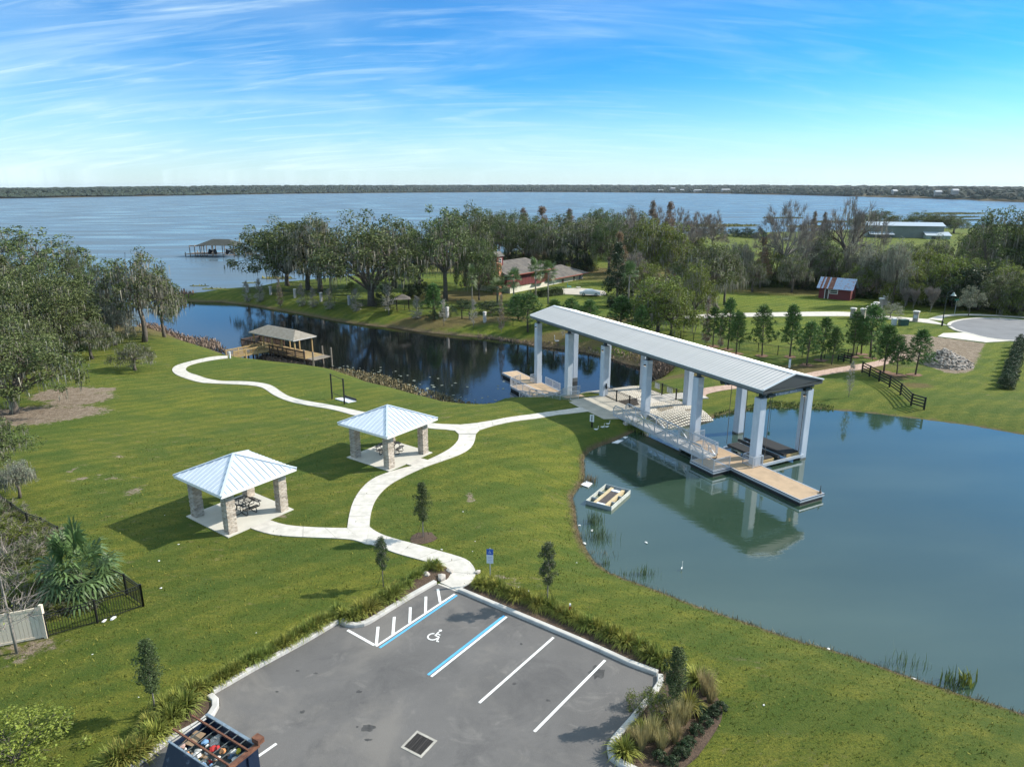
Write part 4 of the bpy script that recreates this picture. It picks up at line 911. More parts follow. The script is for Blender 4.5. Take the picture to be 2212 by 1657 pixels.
def gangway(name_label, u0, z0, u1, z1, v0, v1, bays):
    t = thing('gangway', name_label, 'gangway', (FC[0], FC[1], 0), FROT, 'aluminium truss gangways')
    a = MB(); n_ = int(abs(u1 - u0) / .3)
    ob('walk_surface', MB().bar((u0, (v0 + v1) / 2, z0 - .03), (u1, (v0 + v1) / 2, z1 - .03), abs(v1 - v0) - .1, .05).mesh('walk_surface', mat('pale grip decking', (.46, .44, .42), .7, var=.1, scale=3)), t)
    for v in (v0, v1):
        a = MB(); H_ = 1.12; B = lambda f, z=0: (u0 + (u1 - u0) * f, v, z0 + (z1 - z0) * f + z)
        a.bar(B(0, -.02), B(1, -.02), .09, .12); a.bar(B(.025, H_), B(.975, H_), .08, .08); a.bar(B(0, .0), B(.0, .75), .07, .07); a.bar(B(0, .75), B(.025, H_), .07, .07); a.bar(B(1, .0), B(1, .75), .07, .07); a.bar(B(1, .75), B(.975, H_), .07, .07)
        for j in range(1, bays): a.bar(B(j / bays, 0), B(j / bays, H_), .07, .07)
        for j in range(bays):
            f0, f1 = j / bays, (j + 1) / bays; a.bar(B(f0, H_ if j % 2 == 1 else .0), B(f1, .0 if j % 2 == 1 else H_), .055, .055)
        tr = ob('truss', a.mesh('truss', alu), t); pc = MB(); m_ = int(abs(u1 - u0) / .13)
        for j in range(1, m_): pc.bar(B(j / m_, .04), B(j / m_, H_ - .04), .016, .016)
        ob('pickets', pc.mesh('pickets', alu), tr, kind='stuff')
    return t
gangway('long aluminium truss gangway sloping from the landing down to the floating dock on the pond', -16.4, -1.22, -2.9, -1.38, -3.35, -1.75, 8)
gangway('short aluminium truss gangway dropping to the floating dock on the dark canal', -26.2, -2.35, -32.6, -3.5, -5.9, -4.4, 4)
lp = thing('stair_landing', 'small timber landing with aluminium railings between the concrete landing and the short gangway', 'landing', (FC[0], FC[1], 0), FROT)
a = MB()
for j in range(16): a.box(-24.95, -23.35, -4.3 + j * .145, -4.3 + j * .145 + .138, -1.40, -1.34)
ob('deck_boards', a.mesh('deck_boards', deckmat), lp, kind='stuff')
ob('ramp', MB().add([(-24.9, -4.3, -1.40), (-23.4, -4.3, -1.40), (-23.9, -5.3, -1.8), (-26.2, -5.95, -2.36), (-26.2, -4.4, -2.36)], [(0, 4, 3, 2, 1)]).mesh('ramp', mat('pale grip decking', (.5, .5, .5))), lp)
ob('stringer', MB().box(-24.9, -24.8, -4.3, -1.98, -1.75, -1.41).box(-23.45, -23.38, -4.3, -1.98, -1.75, -1.41).mesh('stringer', wood_old), lp)
railing(lp, [(-24.95, -2.0, -1.4), (-24.95, -4.25, -1.4), (-26.2, -4.35, -2.3)]); railing(lp, [(-23.35, -3.2, -1.4), (-23.35, -4.3, -1.4), (-23.9, -5.35, -1.8), (-26.2, -6.0, -2.3)])

# black fences on the dam
def fence(name, P, hgt, label, cat='fence', step=.12, panel=2.2, m=black, px=False, group=None, double=True, posts_big=()):
    W3 = [Vector((p[0], p[1], h(p[0], p[1]))) for p in (at(*q) if px else q for q in P)] if len(P[0]) < 3 or px else [Vector(p) for p in P]
    o0 = W3[0]; t = thing(name, label, cat, tuple(o0), 0, group)
    n_all = 0
    for i in range(len(W3) - 1):
        p, q = W3[i] - o0, W3[i + 1] - o0; L_ = (q - p).length; n_ = max(1, round(L_ / panel))
        for j in range(n_):
            s = p.lerp(q, j / n_); e = p.lerp(q, (j + 1) / n_)
            if len(P[0]) < 3 or px: s.z = h(s.x + o0.x, s.y + o0.y) - o0.z; e.z = h(e.x + o0.x, e.y + o0.y) - o0.z
            a = MB(); up = Vector((0, 0, 1)); a.bar(s + up * hgt * .97, e + up * hgt * .97, .04, .035)
            if double: a.bar(s + up * (hgt * .97 - .16), e + up * (hgt * .97 - .16), .035, .03)
            a.bar(s + up * .10, e + up * .10, .035, .03); r = ob('rail_set', a.mesh('rail_set', m), t)
            if step:
                pc = MB(); k_ = max(2, int((e - s).length / step))
                for x in range(1, k_): w = s.lerp(e, x / k_); pc.bar(w + up * .10, w + up * hgt * .95, .018, .018)
                ob('pickets', pc.mesh('pickets', m), r, kind='stuff')
            w = .07 if (n_all in posts_big) else .045; ob('post', MB().box(s.x - w, s.x + w, s.y - w, s.y + w, s.z - .1, s.z + hgt + .03).mesh('post', m), t); n_all += 1
    w = .045; ob('post', MB().box(e.x - w, e.x + w, e.y - w, e.y + w, e.z - .1, e.z + hgt + .03).mesh('post', m), t); return t
f1 = [SF(-22.8, -.05), SF(-15.6, -.05)]
t = fence('metal_fence', [(*p, dz + .0) for p in f1], 1.3, 'black picket fence along the landing in front of the block mat', panel=2.4, posts_big=(1, 2))
ob('notice', MB().box(-.02, .02, -.25, .25, .9, 1.55).mesh('notice', mat('dark grey notice', (.05, .06, .065), .5)), t, (.15, -.05, 0), FROT + 1.57)
t = fence('metal_fence', [(*SF(-22.6, 6.25), dz), (*SF(-15.2, 6.25), dz)], 1.35, 'black picket fence with a white-slatted gate on the far side of the block mat', panel=2.45, posts_big=(1, 2))
for j, (u, w) in enumerate(((-21.1, .9), (-18.9, 1.0))):
    for k_ in range(6):
        q = SF(u + w * (k_ - 2.5) / 6, 6.32); ob('gate_slat', MB().box(-.05, .05, -.012, .012, .48, 1.16).mesh('gate_slat', white), t, (q[0] - t.location.x, q[1] - t.location.y, 0), FROT)

# mat of concrete blocks spilling down both sides of the dam
blk = mat('pale revetment block', (.62, .57, .48), .9, col2=(.74, .69, .60), scale=2, rnd=.12)
blk2 = mat('stained revetment block', (.20, .165, .11), .9, col2=(.48, .43, .34), scale=.9, lo=.35, hi=.6, rnd=.12)
bmt = thing('block_mat', 'bulging mat of pale concrete blocks on the dam under the shelter', 'revetment', (FC[0], FC[1], 0), FROT)
def bulge(u, v):
    x, y = SF(u, v); z = h(x, y); mid = math.exp(-((u + 14.5) ** 2) / 9.0); return z + .10 + .42 * math.exp(-((u + 13.6) ** 2) / 4.5) * math.exp(-((v - 3.6) ** 2) / 12)
cells = []
st = .30
for i in range(int(19.5 / st)):
    for j in range(int(6.3 / st)):
        u = -31.0 + i * st; v = .25 + j * st
        if -20.45 < u < -17.95: continue
        z = bulge(u, v); x, y = SF(u, v)
        if z < (ZL - .15 if u < -22 else ZP - .15): continue
        if u < -23 and 3 < v: pass
        cells.append((u, v, z))
cells.sort(key=lambda c: -(c[0] * FU[1] * -1 * 0 + c[0]))      # nearest (largest u) first
me_b = {}
for key, m_ in ((0, blk), (1, blk2)):
    a = MB(); s = .118; a.add([(-s, -s, -.08), (s, -s, -.08), (s, s, -.08), (-s, s, -.08), (-s * .78, -s * .78, .05), (s * .78, -s * .78, .05), (s * .78, s * .78, .05), (-s * .78, s * .78, .05)], [(4, 5, 6, 7), (0, 1, 5, 4), (1, 2, 6, 5), (2, 3, 7, 6), (3, 0, 4, 7)])
    me_b[key] = a.mesh('concrete_block', m_)
rest = MB(); base_ = MB(); vmap = {}
for n_i, (u, v, z) in enumerate(cells):
    k_ = 1 if (math.sin(u * 1.7 + v) + math.cos(v * 1.1 - u * .6)) > .75 and u < -13.6 else 0
    gx = (bulge(u + .1, v) - bulge(u - .1, v)) / .2; gy = (bulge(u, v + .1) - bulge(u, v - .1)) / .2
    if n_i < 300:
        o = ob('concrete_block', me_b[k_], bmt, (u, v, z)); o.rotation_euler = (math.atan(gy), -math.atan(gx), 0)
    else:
        s = .118; rest.add([(u + a_ * s * f_, v + b_ * s * f_, z + zz + gx * a_ * s + gy * b_ * s) for zz, f_ in ((-.08, 1), (.05, .78)) for a_, b_ in ((-1, -1), (1, -1), (1, 1), (-1, 1))], [(4, 5, 6, 7), (0, 1, 5, 4), (1, 2, 6, 5), (2, 3, 7, 6), (3, 0, 4, 7)])
ob('concrete_block', rest.mesh('concrete_block', blk), bmt, kind='stuff')
a = MB(); nu, nv_ = 66, 16
for i in range(nu + 1):
    for j in range(nv_ + 1): u = -31.2 + 19.6 * i / nu; v = .1 + 6.4 * j / nv_; a.v.append((u, v, bulge(u, v) - .045))
for i in range(nu):
    for j in range(nv_): q = i * (nv_ + 1) + j; a.f.append((q, q + nv_ + 1, q + nv_ + 2, q + 1))
ob('geotextile', a.mesh('geotextile', mat('grey brown geotextile', (.05, .042, .033), .95, var=.3, scale=3)), bmt)

# ================================================================ the fishing pier with hipped shelter
pier = thing('timber_pier', 'weathered timber boardwalk and pier with a brown hipped roof on the canal', 'pier', (0, 0, 0))
zd = -2.62
def W2(x, y, z=zd): return gz(x, y, z)
A0 = W2(*zD(240, 690)); A1 = W2(*zD(365, 715)); 
PO = (-37.85, 105.6)              # inner corner where walk meets pier
eu = np.array([W2(*zD(1495, 720))[0] - PO[0], W2(*zD(1495, 720))[1] - PO[1]]); pl = np.hypot(*eu); eu = eu / pl; ev = np.array([-eu[1], eu[0]])
prot = math.atan2(eu[1], eu[0]); pier.location = (PO[0], PO[1], 0); pier.rotation_euler = (0, 0, prot)
# local frame: x along the front of the pier (towards its right end), y away from the camera
def boards(name, x0, x1, y0, y1, z, m, parent, w=.16):
    a = MB(); n_ = int((x1 - x0) / w)
    for j in range(n_): a.box(x0 + j * w + .004, x0 + (j + 1) * w - .004, y0, y1, z - .05, z)
    return ob(name, a.mesh(name, m), parent, kind='stuff')
boards('deck_boards', -7.2, 8.7, .05, 3.6, zd, wood, pier)
boards('deck_boards', 8.7, 10.6, .3, 3.4, zd - .02, wood_old, pier)
a = MB()
for y in (.05, 1.8, 3.5): a.box(-7.2, 10.4, y, y + .12, zd - .30, zd - .055)
ob('joists', a.mesh('joists', wood_dark), pier)
for x in (-7, -4.5, -2, .4, 3, 5.6, 8.4, 10.4):
    for y in (.1, 3.5):
        if x > 8 and False: continue
        hp = 1.1 if (x < 0 or y < 1) else .0
        ob('pile', MB().tube([(x, y, -5.6), (x, y, zd + (1.3 if x > 8 else 0.0))], .12, 8).mesh('pile', wood_dark if y < 1 and x < 8 else wood_old), pier)
def wrail(parent, P, hgt=1.05, m=wood, post=wood, step=.16):
    a = MB(); pc = MB()
    for i in range(len(P) - 1):
        p, q = Vector(P[i]), Vector(P[i + 1]); up = Vector((0, 0, 1)); L_ = (q - p).length; a.bar(p + up * hgt, q + up * hgt, .14, .045); a.bar(p + up * (hgt - .12), q + up * (hgt - .12), .05, .12); a.bar(p + up * .14, q + up * .14, .05, .10)
        n_ = int(L_ / step)
        for j in range(1, n_): s = p.lerp(q, j / n_); pc.bar(s + up * .12, s + up * (hgt - .08), .045, .045)
        k_ = max(1, round(L_ / 1.9))
        for j in range(k_ + 1): s = p.lerp(q, j / k_); ob('post', MB().box(s.x - .06, s.x + .06, s.y - .06, s.y + .06, s.z - .4, s.z + hgt + .06).mesh('post', post), parent)
    r = ob('railing', a.mesh('railing', m), parent); ob('balusters', pc.mesh('balusters', m), r, kind='stuff')
wrail(pier, [(.1, 0, zd), (8.6, 0, zd)], m=wood_dark, post=wood_dark); wrail(pier, [(-7.2, .0, zd), (-1.9, .0, zd)], m=wood_dark, post=wood_dark); wrail(pier, [(-7.2, .05, zd), (-7.2, 3.5, zd), (-1, 3.55, zd)], m=wood_dark, post=wood_dark)
# roof on posts
E3 = [(-4.6, -.3), (6.6, -.3), (6.6, 4.0), (-4.6, 4.0)]; zev = zd + 2.55; zri = zev + 1.05
for x in (-4.1, -1.6, .6, 3.0, 6.1):
    for y in (.25, 3.45): ob('roof_post', MB().box(x - .09, x + .09, y - .09, y + .09, zd, zev).mesh('roof_post', wood), pier)
shingle = mat('grey brown shingles', (.22, .195, .155), .95, col2=(.31, .28, .235), scale=3, bump=.4, bscale=10)
xr0, xr1, yr = -2.4, 4.4, 1.85
a = MB(); e_ = E3; P = [(*p, zev) for p in e_] + [(xr0, yr, zri), (xr1, yr, zri)]
# roof in rows of shingles, each row a step proud of the one above
def hip_rows(a, P, rows=9, th=.03):
    faces = [((0, 1), (4, 5)), ((1, 2), (5, 5)), ((2, 3), (5, 4)), ((3, 0), (4, 4))]
    V_ = [Vector(p) for p in P]
    for (i0, i1), (j0, j1) in faces:
        nrm = (V_[i1] - V_[i0]).cross(V_[j0] - V_[i0]).normalized()
        for r_ in range(rows):
            f0, f1 = r_ / rows, (r_ + 1) / rows; b0 = V_[i0].lerp(V_[j0], f0); b1 = V_[i1].lerp(V_[j1], f0); c1 = V_[i1].lerp(V_[j1], f1); c0 = V_[i0].lerp(V_[j0], f1)
            a.add([b0 + nrm * th, b1 + nrm * th, c1 + nrm * .002, c0 + nrm * .002, b0 - nrm * .0, b1 - nrm * .0], [(0, 1, 2, 3), (4, 5, 1, 0)])
hip_rows(a, P); ob('shingle_roof', a.mesh('shingle_roof', shingle), pier)
ob('roof_fascia', MB().bar((*e_[0], zev - .06), (*e_[1], zev - .06), .04, .14).bar((*e_[1], zev - .06), (*e_[2], zev - .06), .04, .14).bar((*e_[2], zev - .06), (*e_[3], zev - .06), .04, .14).bar((*e_[3], zev - .06), (*e_[0], zev - .06), .04, .14).mesh('roof_fascia', mat('pale trim', (.45, .44, .42), .7)), pier)
ob('ceiling', MB().add([(e_[0][0] + .05, e_[0][1] + .05, zev - .02), (e_[1][0] - .05, e_[1][1] + .05, zev - .02), (e_[2][0] - .05, e_[2][1] - .05, zev - .02), (e_[3][0] + .05, e_[3][1] - .05, zev - .02)], [(3, 2, 1, 0)]).mesh('ceiling', wood_dark), pier)
# boardwalk from the path: in the pier's frame
def loc(p): d_ = np.array(p) - np.array(PO); return (float(d_ @ eu), float(d_ @ ev))
wA = loc(W2(*zD(365, 712))); wB = loc(W2(*zD(240, 690))); wC = loc(W2(*zD(573, 695))); 
far_ = loc(W2(*zD(850, 560)))
a = MB(); p0 = Vector((*wA, zd)); p1 = Vector((.05, 0, zd)); q0 = Vector((*wB, zd)); q1 = Vector((-1.85, .0, zd)); n_ = 46
for j in range(n_):
    f0, f1 = j / n_ + .001, (j + 1) / n_ - .001; w4 = [p0.lerp(p1, f0), p0.lerp(p1, f1), q0.lerp(q1, f1), q0.lerp(q1, f0)]; a.add([(w.x, w.y, w.z) for w in w4] + [(w.x, w.y, w.z - .05) for w in w4], [(0, 1, 2, 3), (0, 4, 5, 1), (1, 5, 6, 2), (2, 6, 7, 3), (3, 7, 4, 0)])
ob('deck_boards', a.mesh('deck_boards', wood), pier, kind='stuff')
wrail(pier, [tuple(p0), tuple(p1)]); wrail(pier, [tuple(q0), tuple(q1)])
for f_ in (.3, .6, .85):
    for e in (p0.lerp(p1, f_), q0.lerp(q1, f_)): ob('pile', MB().tube([(e.x, e.y, -5.2), (e.x, e.y, zd - .05)], .11, 6).mesh('pile', wood_dark), pier)

# ================================================================ vegetation
bark = mat('grey brown bark', (.125, .105, .085), .95, var=.3, scale=4, bump=.5, bscale=12)
bark_pale = mat('pale grey bark', (.26, .235, .205), .95, var=.3, scale=3)
twig_pale = mat('pale sapling twigs', (.34, .32, .27), .95, island=.3)
twig = mat('grey twigs', (.22, .19, .165), .95, island=.25)
lf_oak = mat('live oak leaves', (.100, .128, .042), .6, island=.6, rnd=.18, trans=.22, spec=.3)
lf_oak2 = mat('yellow green leaves', (.150, .185, .036), .6, island=.5, rnd=.18, trans=.28, spec=.3)
lf_dark = mat('dark glossy leaves', (.042, .068, .028), .5, island=.45, rnd=.12, trans=.12, spec=.3)
lf_pine = mat('pine needles', (.085, .150, .040), .6, island=.4, rnd=.15, trans=.2, spec=.25)
lf_young = mat('young oak leaves', (.070, .100, .036), .6, island=.45, rnd=.1, trans=.22, spec=.3)
lf_brown = mat('dry brown foliage', (.21, .145, .095), .8, island=.35, rnd=.2, trans=.2)
lf_rust = mat('rusty cypress foliage', (.22, .14, .08), .8, island=.3, rnd=.15, trans=.25)
lf_grey = mat('grey green foliage', (.20, .215, .145), .7, island=.35, rnd=.12, trans=.2)
moss_m = mat('spanish moss', (.24, .23, .18), .9, island=.5, rnd=.1, trans=.25)
lf_palm = mat('palm fronds', (.105, .155, .052), .5, island=.35, rnd=.1, trans=.22)
lf_lime = mat('lime leaves', (.20, .24, .035), .6, island=.45, rnd=.1, trans=.3)

def leafquads(rs, centers, radii, n_each, size, flat=.75, updown=.35):
    """loose leaves gathered in clumps: (n,4,3)"""
    C_ = np.repeat(centers, n_each, 0); Rr = np.repeat(radii, n_each)[:, None]; n = len(C_)
    d = rs.normal(size=(n, 3)); d /= np.linalg.norm(d, axis=1)[:, None]; r = rs.uniform(.25, 1, (n, 1)) ** .5
    p = C_ + d * r * Rr * np.array([1, 1, flat])
    a = rs.normal(size=(n, 3)); a[:, 2] *= updown; a /= np.linalg.norm(a, axis=1)[:, None]
    b = np.cross(a, rs.normal(size=(n, 3))); b /= np.linalg.norm(b, axis=1)[:, None]
    s = size * rs.uniform(.6, 1.35, (n, 1)); a = a * s; b = b * s * rs.uniform(.35, .7, (n, 1))
    return np.stack([p - a * .5, p + b * .5 - a * .1, p + a * .5, p - b * .5 + a * .1], 1)
def mossquads(rs, pts, n_each, lmin, lmax, w=.10, spread=.5):
    C_ = np.repeat(pts, n_each, 0); n = len(C_); p = C_ + rs.normal(size=(n, 3)) * np.array([spread, spread, spread * .35]); L_ = rs.uniform(lmin, lmax, (n, 1)) * rs.uniform(.5, 1, (n, 1)); t = rs.uniform(0, 2 * math.pi, n); e = np.stack([np.cos(t), np.sin(t), 0 * t], 1) * w * rs.uniform(.5, 1.3, (n, 1))
    dn = np.concatenate([rs.normal(size=(n, 2)) * .06, -np.ones((n, 1))], 1) * L_
    return np.stack([p - e, p + e, p + e * .5 + dn * .7, p + dn], 1)
def arc_pts(p, q, sag, rng_, n=4):
    p = Vector(p); q = Vector(q); o = []; j = Vector((rng_.uniform(-1, 1), rng_.uniform(-1, 1), 0)) * (q - p).length * .10
    for i in range(n + 1):
        t = i / n; v = p.lerp(q, t); v.z += sag * math.sin(math.pi * t); v += j * math.sin(math.pi * t); o.append(v)
    return o
def make_tree(seed, H_=12., Rx=7., kind='dome', leaf=None, lsize=.34, ntip=95, nleaf=75, crad=1.25, fork=.22, low=.32, moss=0, mlen=(.8, 2.2), trunk_r=.38, lean=(0, 0), bark_=None, twigs=0, twl=.9, flat=.7, gaps=.25, nlimb=6, wood_only=False, sides=6):
    rg = random.Random(seed); rs = np.random.RandomState(seed); wd = MB(); tips = []
    top = Vector((lean[0], lean[1], H_ * fork))
    if kind == 'dome':
        holes = [(rg.uniform(0, 6.28), rg.uniform(.3, 1), rg.uniform(.2, .45)) for _ in range(int(gaps * 14))]
        while len(tips) < ntip:
            th = rg.uniform(0, 2 * math.pi); rr = math.sqrt(rg.uniform(.02, 1)); lob = 1 + .16 * math.sin(3 * th + seed) + .10 * math.sin(5 * th + seed * 2); zt_ = math.sqrt(max(0, 1 - rr * rr)) ; f_ = rg.uniform(.55, 1.0) if rg.random() < .8 else rg.uniform(.1, .6)
            z = H_ * (low + (1 - low) * zt_ * f_ * (1 + .08 * math.sin(th * 4 + seed))); x = math.cos(th) * rr * Rx * lob; y = math.sin(th) * rr * Rx * lob
            if any(math.hypot(math.cos(a_) * r_ - math.cos(th) * rr, math.sin(a_) * r_ - math.sin(th) * rr) < g_ * .42 for a_, r_, g_ in holes): continue
            tips.append(Vector((x + lean[0], y + lean[1], z - crad * .4)))
    elif kind == 'cone':
        while len(tips) < ntip:
            t = rg.random() ** 1.25; th = rg.uniform(0, 2 * math.pi); prof = (1 - t) ** .75 * (.35 + .65 * min(1, t * 5 + .3)); rr = Rx * prof * rg.uniform(.45, 1); tips.append(Vector((math.cos(th) * rr + lean[0] * t, math.sin(th) * rr + lean[1] * t, H_ * (low + (1 - low) * t) - crad * .3)))
    elif kind == 'oval':
        while len(tips) < ntip:
            t = rg.random(); th = rg.uniform(0, 2 * math.pi); rr = Rx * (math.sin(math.pi * (.08 + .9 * t)) ** .75) * (.75 + .25 * math.sin(th * 3 + seed + t * 7)) * math.sqrt(rg.uniform(.08, 1)); tips.append(Vector((math.cos(th) * rr, math.sin(th) * rr, H_ * (low + (1 - low) * t) - crad * .3)))
    elif kind == 'vase':
        while len(tips) < ntip:
            t = rg.random() ** .7; th = rg.uniform(0, 2 * math.pi); rr = Rx * (.15 + .85 * t) * math.sqrt(rg.uniform(.1, 1)); tips.append(Vector((math.cos(th) * rr, math.sin(th) * rr, H_ * (low + (1 - low) * t * rg.uniform(.8, 1)))))
    if kind in ('cone', 'oval'):
        tp = [Vector((lean[0] * t, lean[1] * t, H_ * t)) for t in (0, .25, .5, .75, .97)]; wd.tube(tp, [trunk_r, trunk_r * .8, trunk_r * .55, trunk_r * .3, trunk_r * .06], sides)
        for q in tips:
            t = max(.05, min(.93, (q.z - Rx * .25) / H_)); s = Vector((lean[0] * t, lean[1] * t, H_ * t)); wd.tube(arc_pts(s, q, -.05 * (q - s).length, rg, 2), [trunk_r * .16, trunk_r * .1, .012], 3, cap=False)
    else:
        wd.tube(arc_pts((0, 0, -.15), top, 0, rg, 3), [trunk_r * 1.35, trunk_r * 1.02, trunk_r * .92, trunk_r * .9], 8)
        secs = [[] for _ in range(nlimb)]
        for q in tips:
            a_ = math.atan2(q.y - lean[1], q.x - lean[0]); secs[int((a_ + math.pi) / (2 * math.pi) * nlimb) % nlimb].append(q)
        for S in secs:
            if not S: continue
            c_ = sum(S, Vector()) / len(S); S2 = [S] if len(S) < 6 else [[q for q in S if (q.z > c_.z) == b_] for b_ in (True, False)]
            for S3 in S2:
                if not S3: continue
                c3 = sum(S3, Vector()) / len(S3); end = top.lerp(c3, .72); r0 = trunk_r * rg.uniform(.42, .62); lp_ = arc_pts(top - Vector((0, 0, .1)), end, (.05 if c3.z > H_ * .6 else .12) * (end - top).length, rg, 5)
                wd.tube(lp_, [r0 * (1 - .13 * i) for i in range(6)], 5, cap=False)
                for q in S3:
                    s = lp_[rg.choice([2, 3, 4, 5])]; ap = arc_pts(s, q, rg.uniform(-.04, .12) * (q - s).length, rg, 3); wd.tube(ap, [r0 * .30, r0 * .2, r0 * .12, .015], 3, cap=False)
    T_ = np.array([tuple(q) for q in tips]); out_ = {'wood': wd.mesh('trunk', bark_ or bark, True)}
    if twigs:
        n = len(T_) * twigs; C_ = np.repeat(T_, twigs, 0); d = rs.normal(size=(n, 3)); out = C_ - np.array([0, 0, H_ * .35]); out /= np.linalg.norm(out, axis=1)[:, None] + 1e-6; d = d * .55 + out + np.array([0, 0, .35]); d /= np.linalg.norm(d, axis=1)[:, None]
        L_ = twl * rs.uniform(.4, 1.25, (n, 1)); p = C_ + rs.normal(size=(n, 3)) * .12 * twl; e = np.cross(d, rs.normal(size=(n, 3))); e /= np.linalg.norm(e, axis=1)[:, None]; e *= .018 * max(1, twl)
        b1 = p + d * L_ * .5 + rs.normal(size=(n, 3)) * .08 * L_
        Q = np.concatenate([np.stack([p - e, p + e, b1 + e * .7, b1 - e * .7], 1), np.stack([b1 - e * .7, b1 + e * .7, p + d * L_ + e * .2, p + d * L_ - e * .2], 1)])
        # side twigs
        d2 = d + rs.normal(size=(n, 3)) * .8; d2 /= np.linalg.norm(d2, axis=1)[:, None]; Q = np.concatenate([Q, np.stack([b1 - e * .5, b1 + e * .5, b1 + d2 * L_ * .5 + e * .2, b1 + d2 * L_ * .5 - e * .2], 1)])
        out_['twigs'] = quads_mesh('twigs', Q, twig_pale if H_ == 5 else twig)
    if leaf and nleaf:
        out_['crown'] = quads_mesh('crown', leafquads(rs, T_, crad * rs.uniform(.6, 1.3, len(T_)), nleaf, lsize, flat), leaf)
    if moss:
        k_ = rs.rand(len(T_)) < .8; out_['moss'] = quads_mesh('moss', mossquads(rs, T_[k_] - np.array([0, 0, crad * .3]), moss, *mlen, w=.085, spread=crad * .55), moss_m)
    out_['H'] = H_; out_['R'] = Rx
    return out_
def plant(spec, x, y, z, hgt, rad=None, rot=None, name='oak_tree', label='', cat='tree', group=None):
    s = hgt / spec['H']; sr = (rad / spec['R']) if rad else s; t = thing(name, label, cat, (x, y, z), rot if rot is not None else (x * 7.3 + y * 3.1) % 6.28, group)
    t.scale = (sr, sr, s)
    for k_, nm in (('wood', 'trunk'), ('twigs', 'twigs'), ('crown', 'crown'), ('moss', 'moss')):
        if k_ in spec: ob(nm, spec[k_], t, kind=None if k_ == 'wood' else 'stuff')
    return t

OAK = [make_tree(11, 13, 9.0, leaf=lf_oak, moss=8, ntip=150, nleaf=100, lsize=.36, crad=1.35, gaps=.35, trunk_r=.55, fork=.17), make_tree(12, 13, 8, leaf=lf_oak, moss=7, ntip=150, nleaf=105, lsize=.34, crad=1.3, gaps=.3, trunk_r=.5, fork=.2),
       make_tree(13, 14, 7, leaf=lf_oak, moss=9, ntip=105, nleaf=85, lsize=.36, crad=1.25, gaps=.5, trunk_r=.45, fork=.3), make_tree(14, 12, 9, leaf=lf_oak, moss=5, ntip=155, nleaf=105, lsize=.36, crad=1.4, gaps=.2, low=.25, fork=.18)]
MOSSY = [make_tree(21, 14, 6, leaf=lf_oak, moss=20, ntip=85, nleaf=70, lsize=.36, mlen=(.9, 2.6), gaps=.5, trunk_r=.42, fork=.35, low=.38), make_tree(22, 13, 5, leaf=lf_grey, moss=24, ntip=80, nleaf=42, lsize=.34, mlen=(1.0, 2.8), gaps=.5, trunk_r=.36, fork=.4, low=.35, twigs=6)]
LIGHT = [make_tree(31, 11, 5.2, leaf=lf_oak2, moss=9, ntip=90, nleaf=85, lsize=.34, gaps=.35, trunk_r=.34, low=.24, fork=.2), make_tree(32, 10, 5.5, leaf=lf_oak2, moss=3, ntip=85, nleaf=95, lsize=.36, gaps=.2, trunk_r=.3, low=.15)]
BARE = [make_tree(41, 16, 6.5, leaf=lf_brown, nleaf=5, lsize=.25, twigs=34, twl=1.5, moss=5, ntip=85, trunk_r=.45, fork=.32, low=.42, bark_=bark_pale, gaps=.6), make_tree(42, 13, 5, leaf=lf_brown, nleaf=9, twigs=42, twl=1.3, moss=6, ntip=85, trunk_r=.32, fork=.3, low=.3, bark_=bark_pale)]
BIGBARE = make_tree(43, 18, 8.5, leaf=lf_grey, nleaf=4, lsize=.3, twigs=30, twl=1.7, moss=12, mlen=(1.2, 3.2), ntip=75, trunk_r=.8, fork=.35, low=.38, bark_=bark, gaps=.9, nlimb=5)
CYP = [make_tree(51, 16, 3.2, kind='cone', leaf=lf_brown, nleaf=42, lsize=.34, twigs=10, twl=1.0, ntip=110, crad=.8, trunk_r=.3, low=.25, moss=3, bark_=bark_pale), make_tree(52, 15, 3.0, kind='cone', leaf=lf_rust, nleaf=36, lsize=.32, twigs=9, twl=.9, ntip=100, crad=.75, trunk_r=.28, low=.2, bark_=bark_pale)]
DARK = [make_tree(61, 12, 3.6, kind='cone', leaf=lf_dark, nleaf=95, lsize=.30, ntip=140, crad=.85, trunk_r=.25, low=.04), make_tree(62, 10, 5, leaf=lf_dark, nleaf=110, lsize=.36, ntip=90, crad=1.3, low=.1, trunk_r=.3, gaps=.1)]
SHRUB = [make_tree(71, 4, 3.0, leaf=lf_oak2, nleaf=80, lsize=.26, ntip=50, crad=.75, low=.05, trunk_r=.08, fork=.1, gaps=.1), make_tree(72, 4, 3.0, leaf=lf_oak, nleaf=85, lsize=.26, ntip=50, crad=.75, low=.05, trunk_r=.08, fork=.1, gaps=.1),
         make_tree(73, 4, 3.0, leaf=lf_brown, nleaf=55, lsize=.2, twigs=26, twl=.7, ntip=48, crad=.7, low=.05, trunk_r=.06, fork=.1, gaps=.1), make_tree(74, 4, 3.0, leaf=lf_dark, nleaf=95, lsize=.24, ntip=52, crad=.75, low=.02, trunk_r=.08, fork=.1, gaps=0)]
YOUNG = [make_tree(81, 4.2, .72, kind='oval', leaf=lf_young, nleaf=80, lsize=.09, ntip=84, crad=.22, trunk_r=.045, low=.38, bark_=bark_pale, flat=1.1), make_tree(82, 4.4, .66, kind='oval', leaf=lf_young, nleaf=70, lsize=.09, ntip=72, crad=.21, trunk_r=.042, low=.40, bark_=bark_pale, twigs=3, twl=.25, flat=1.1)]
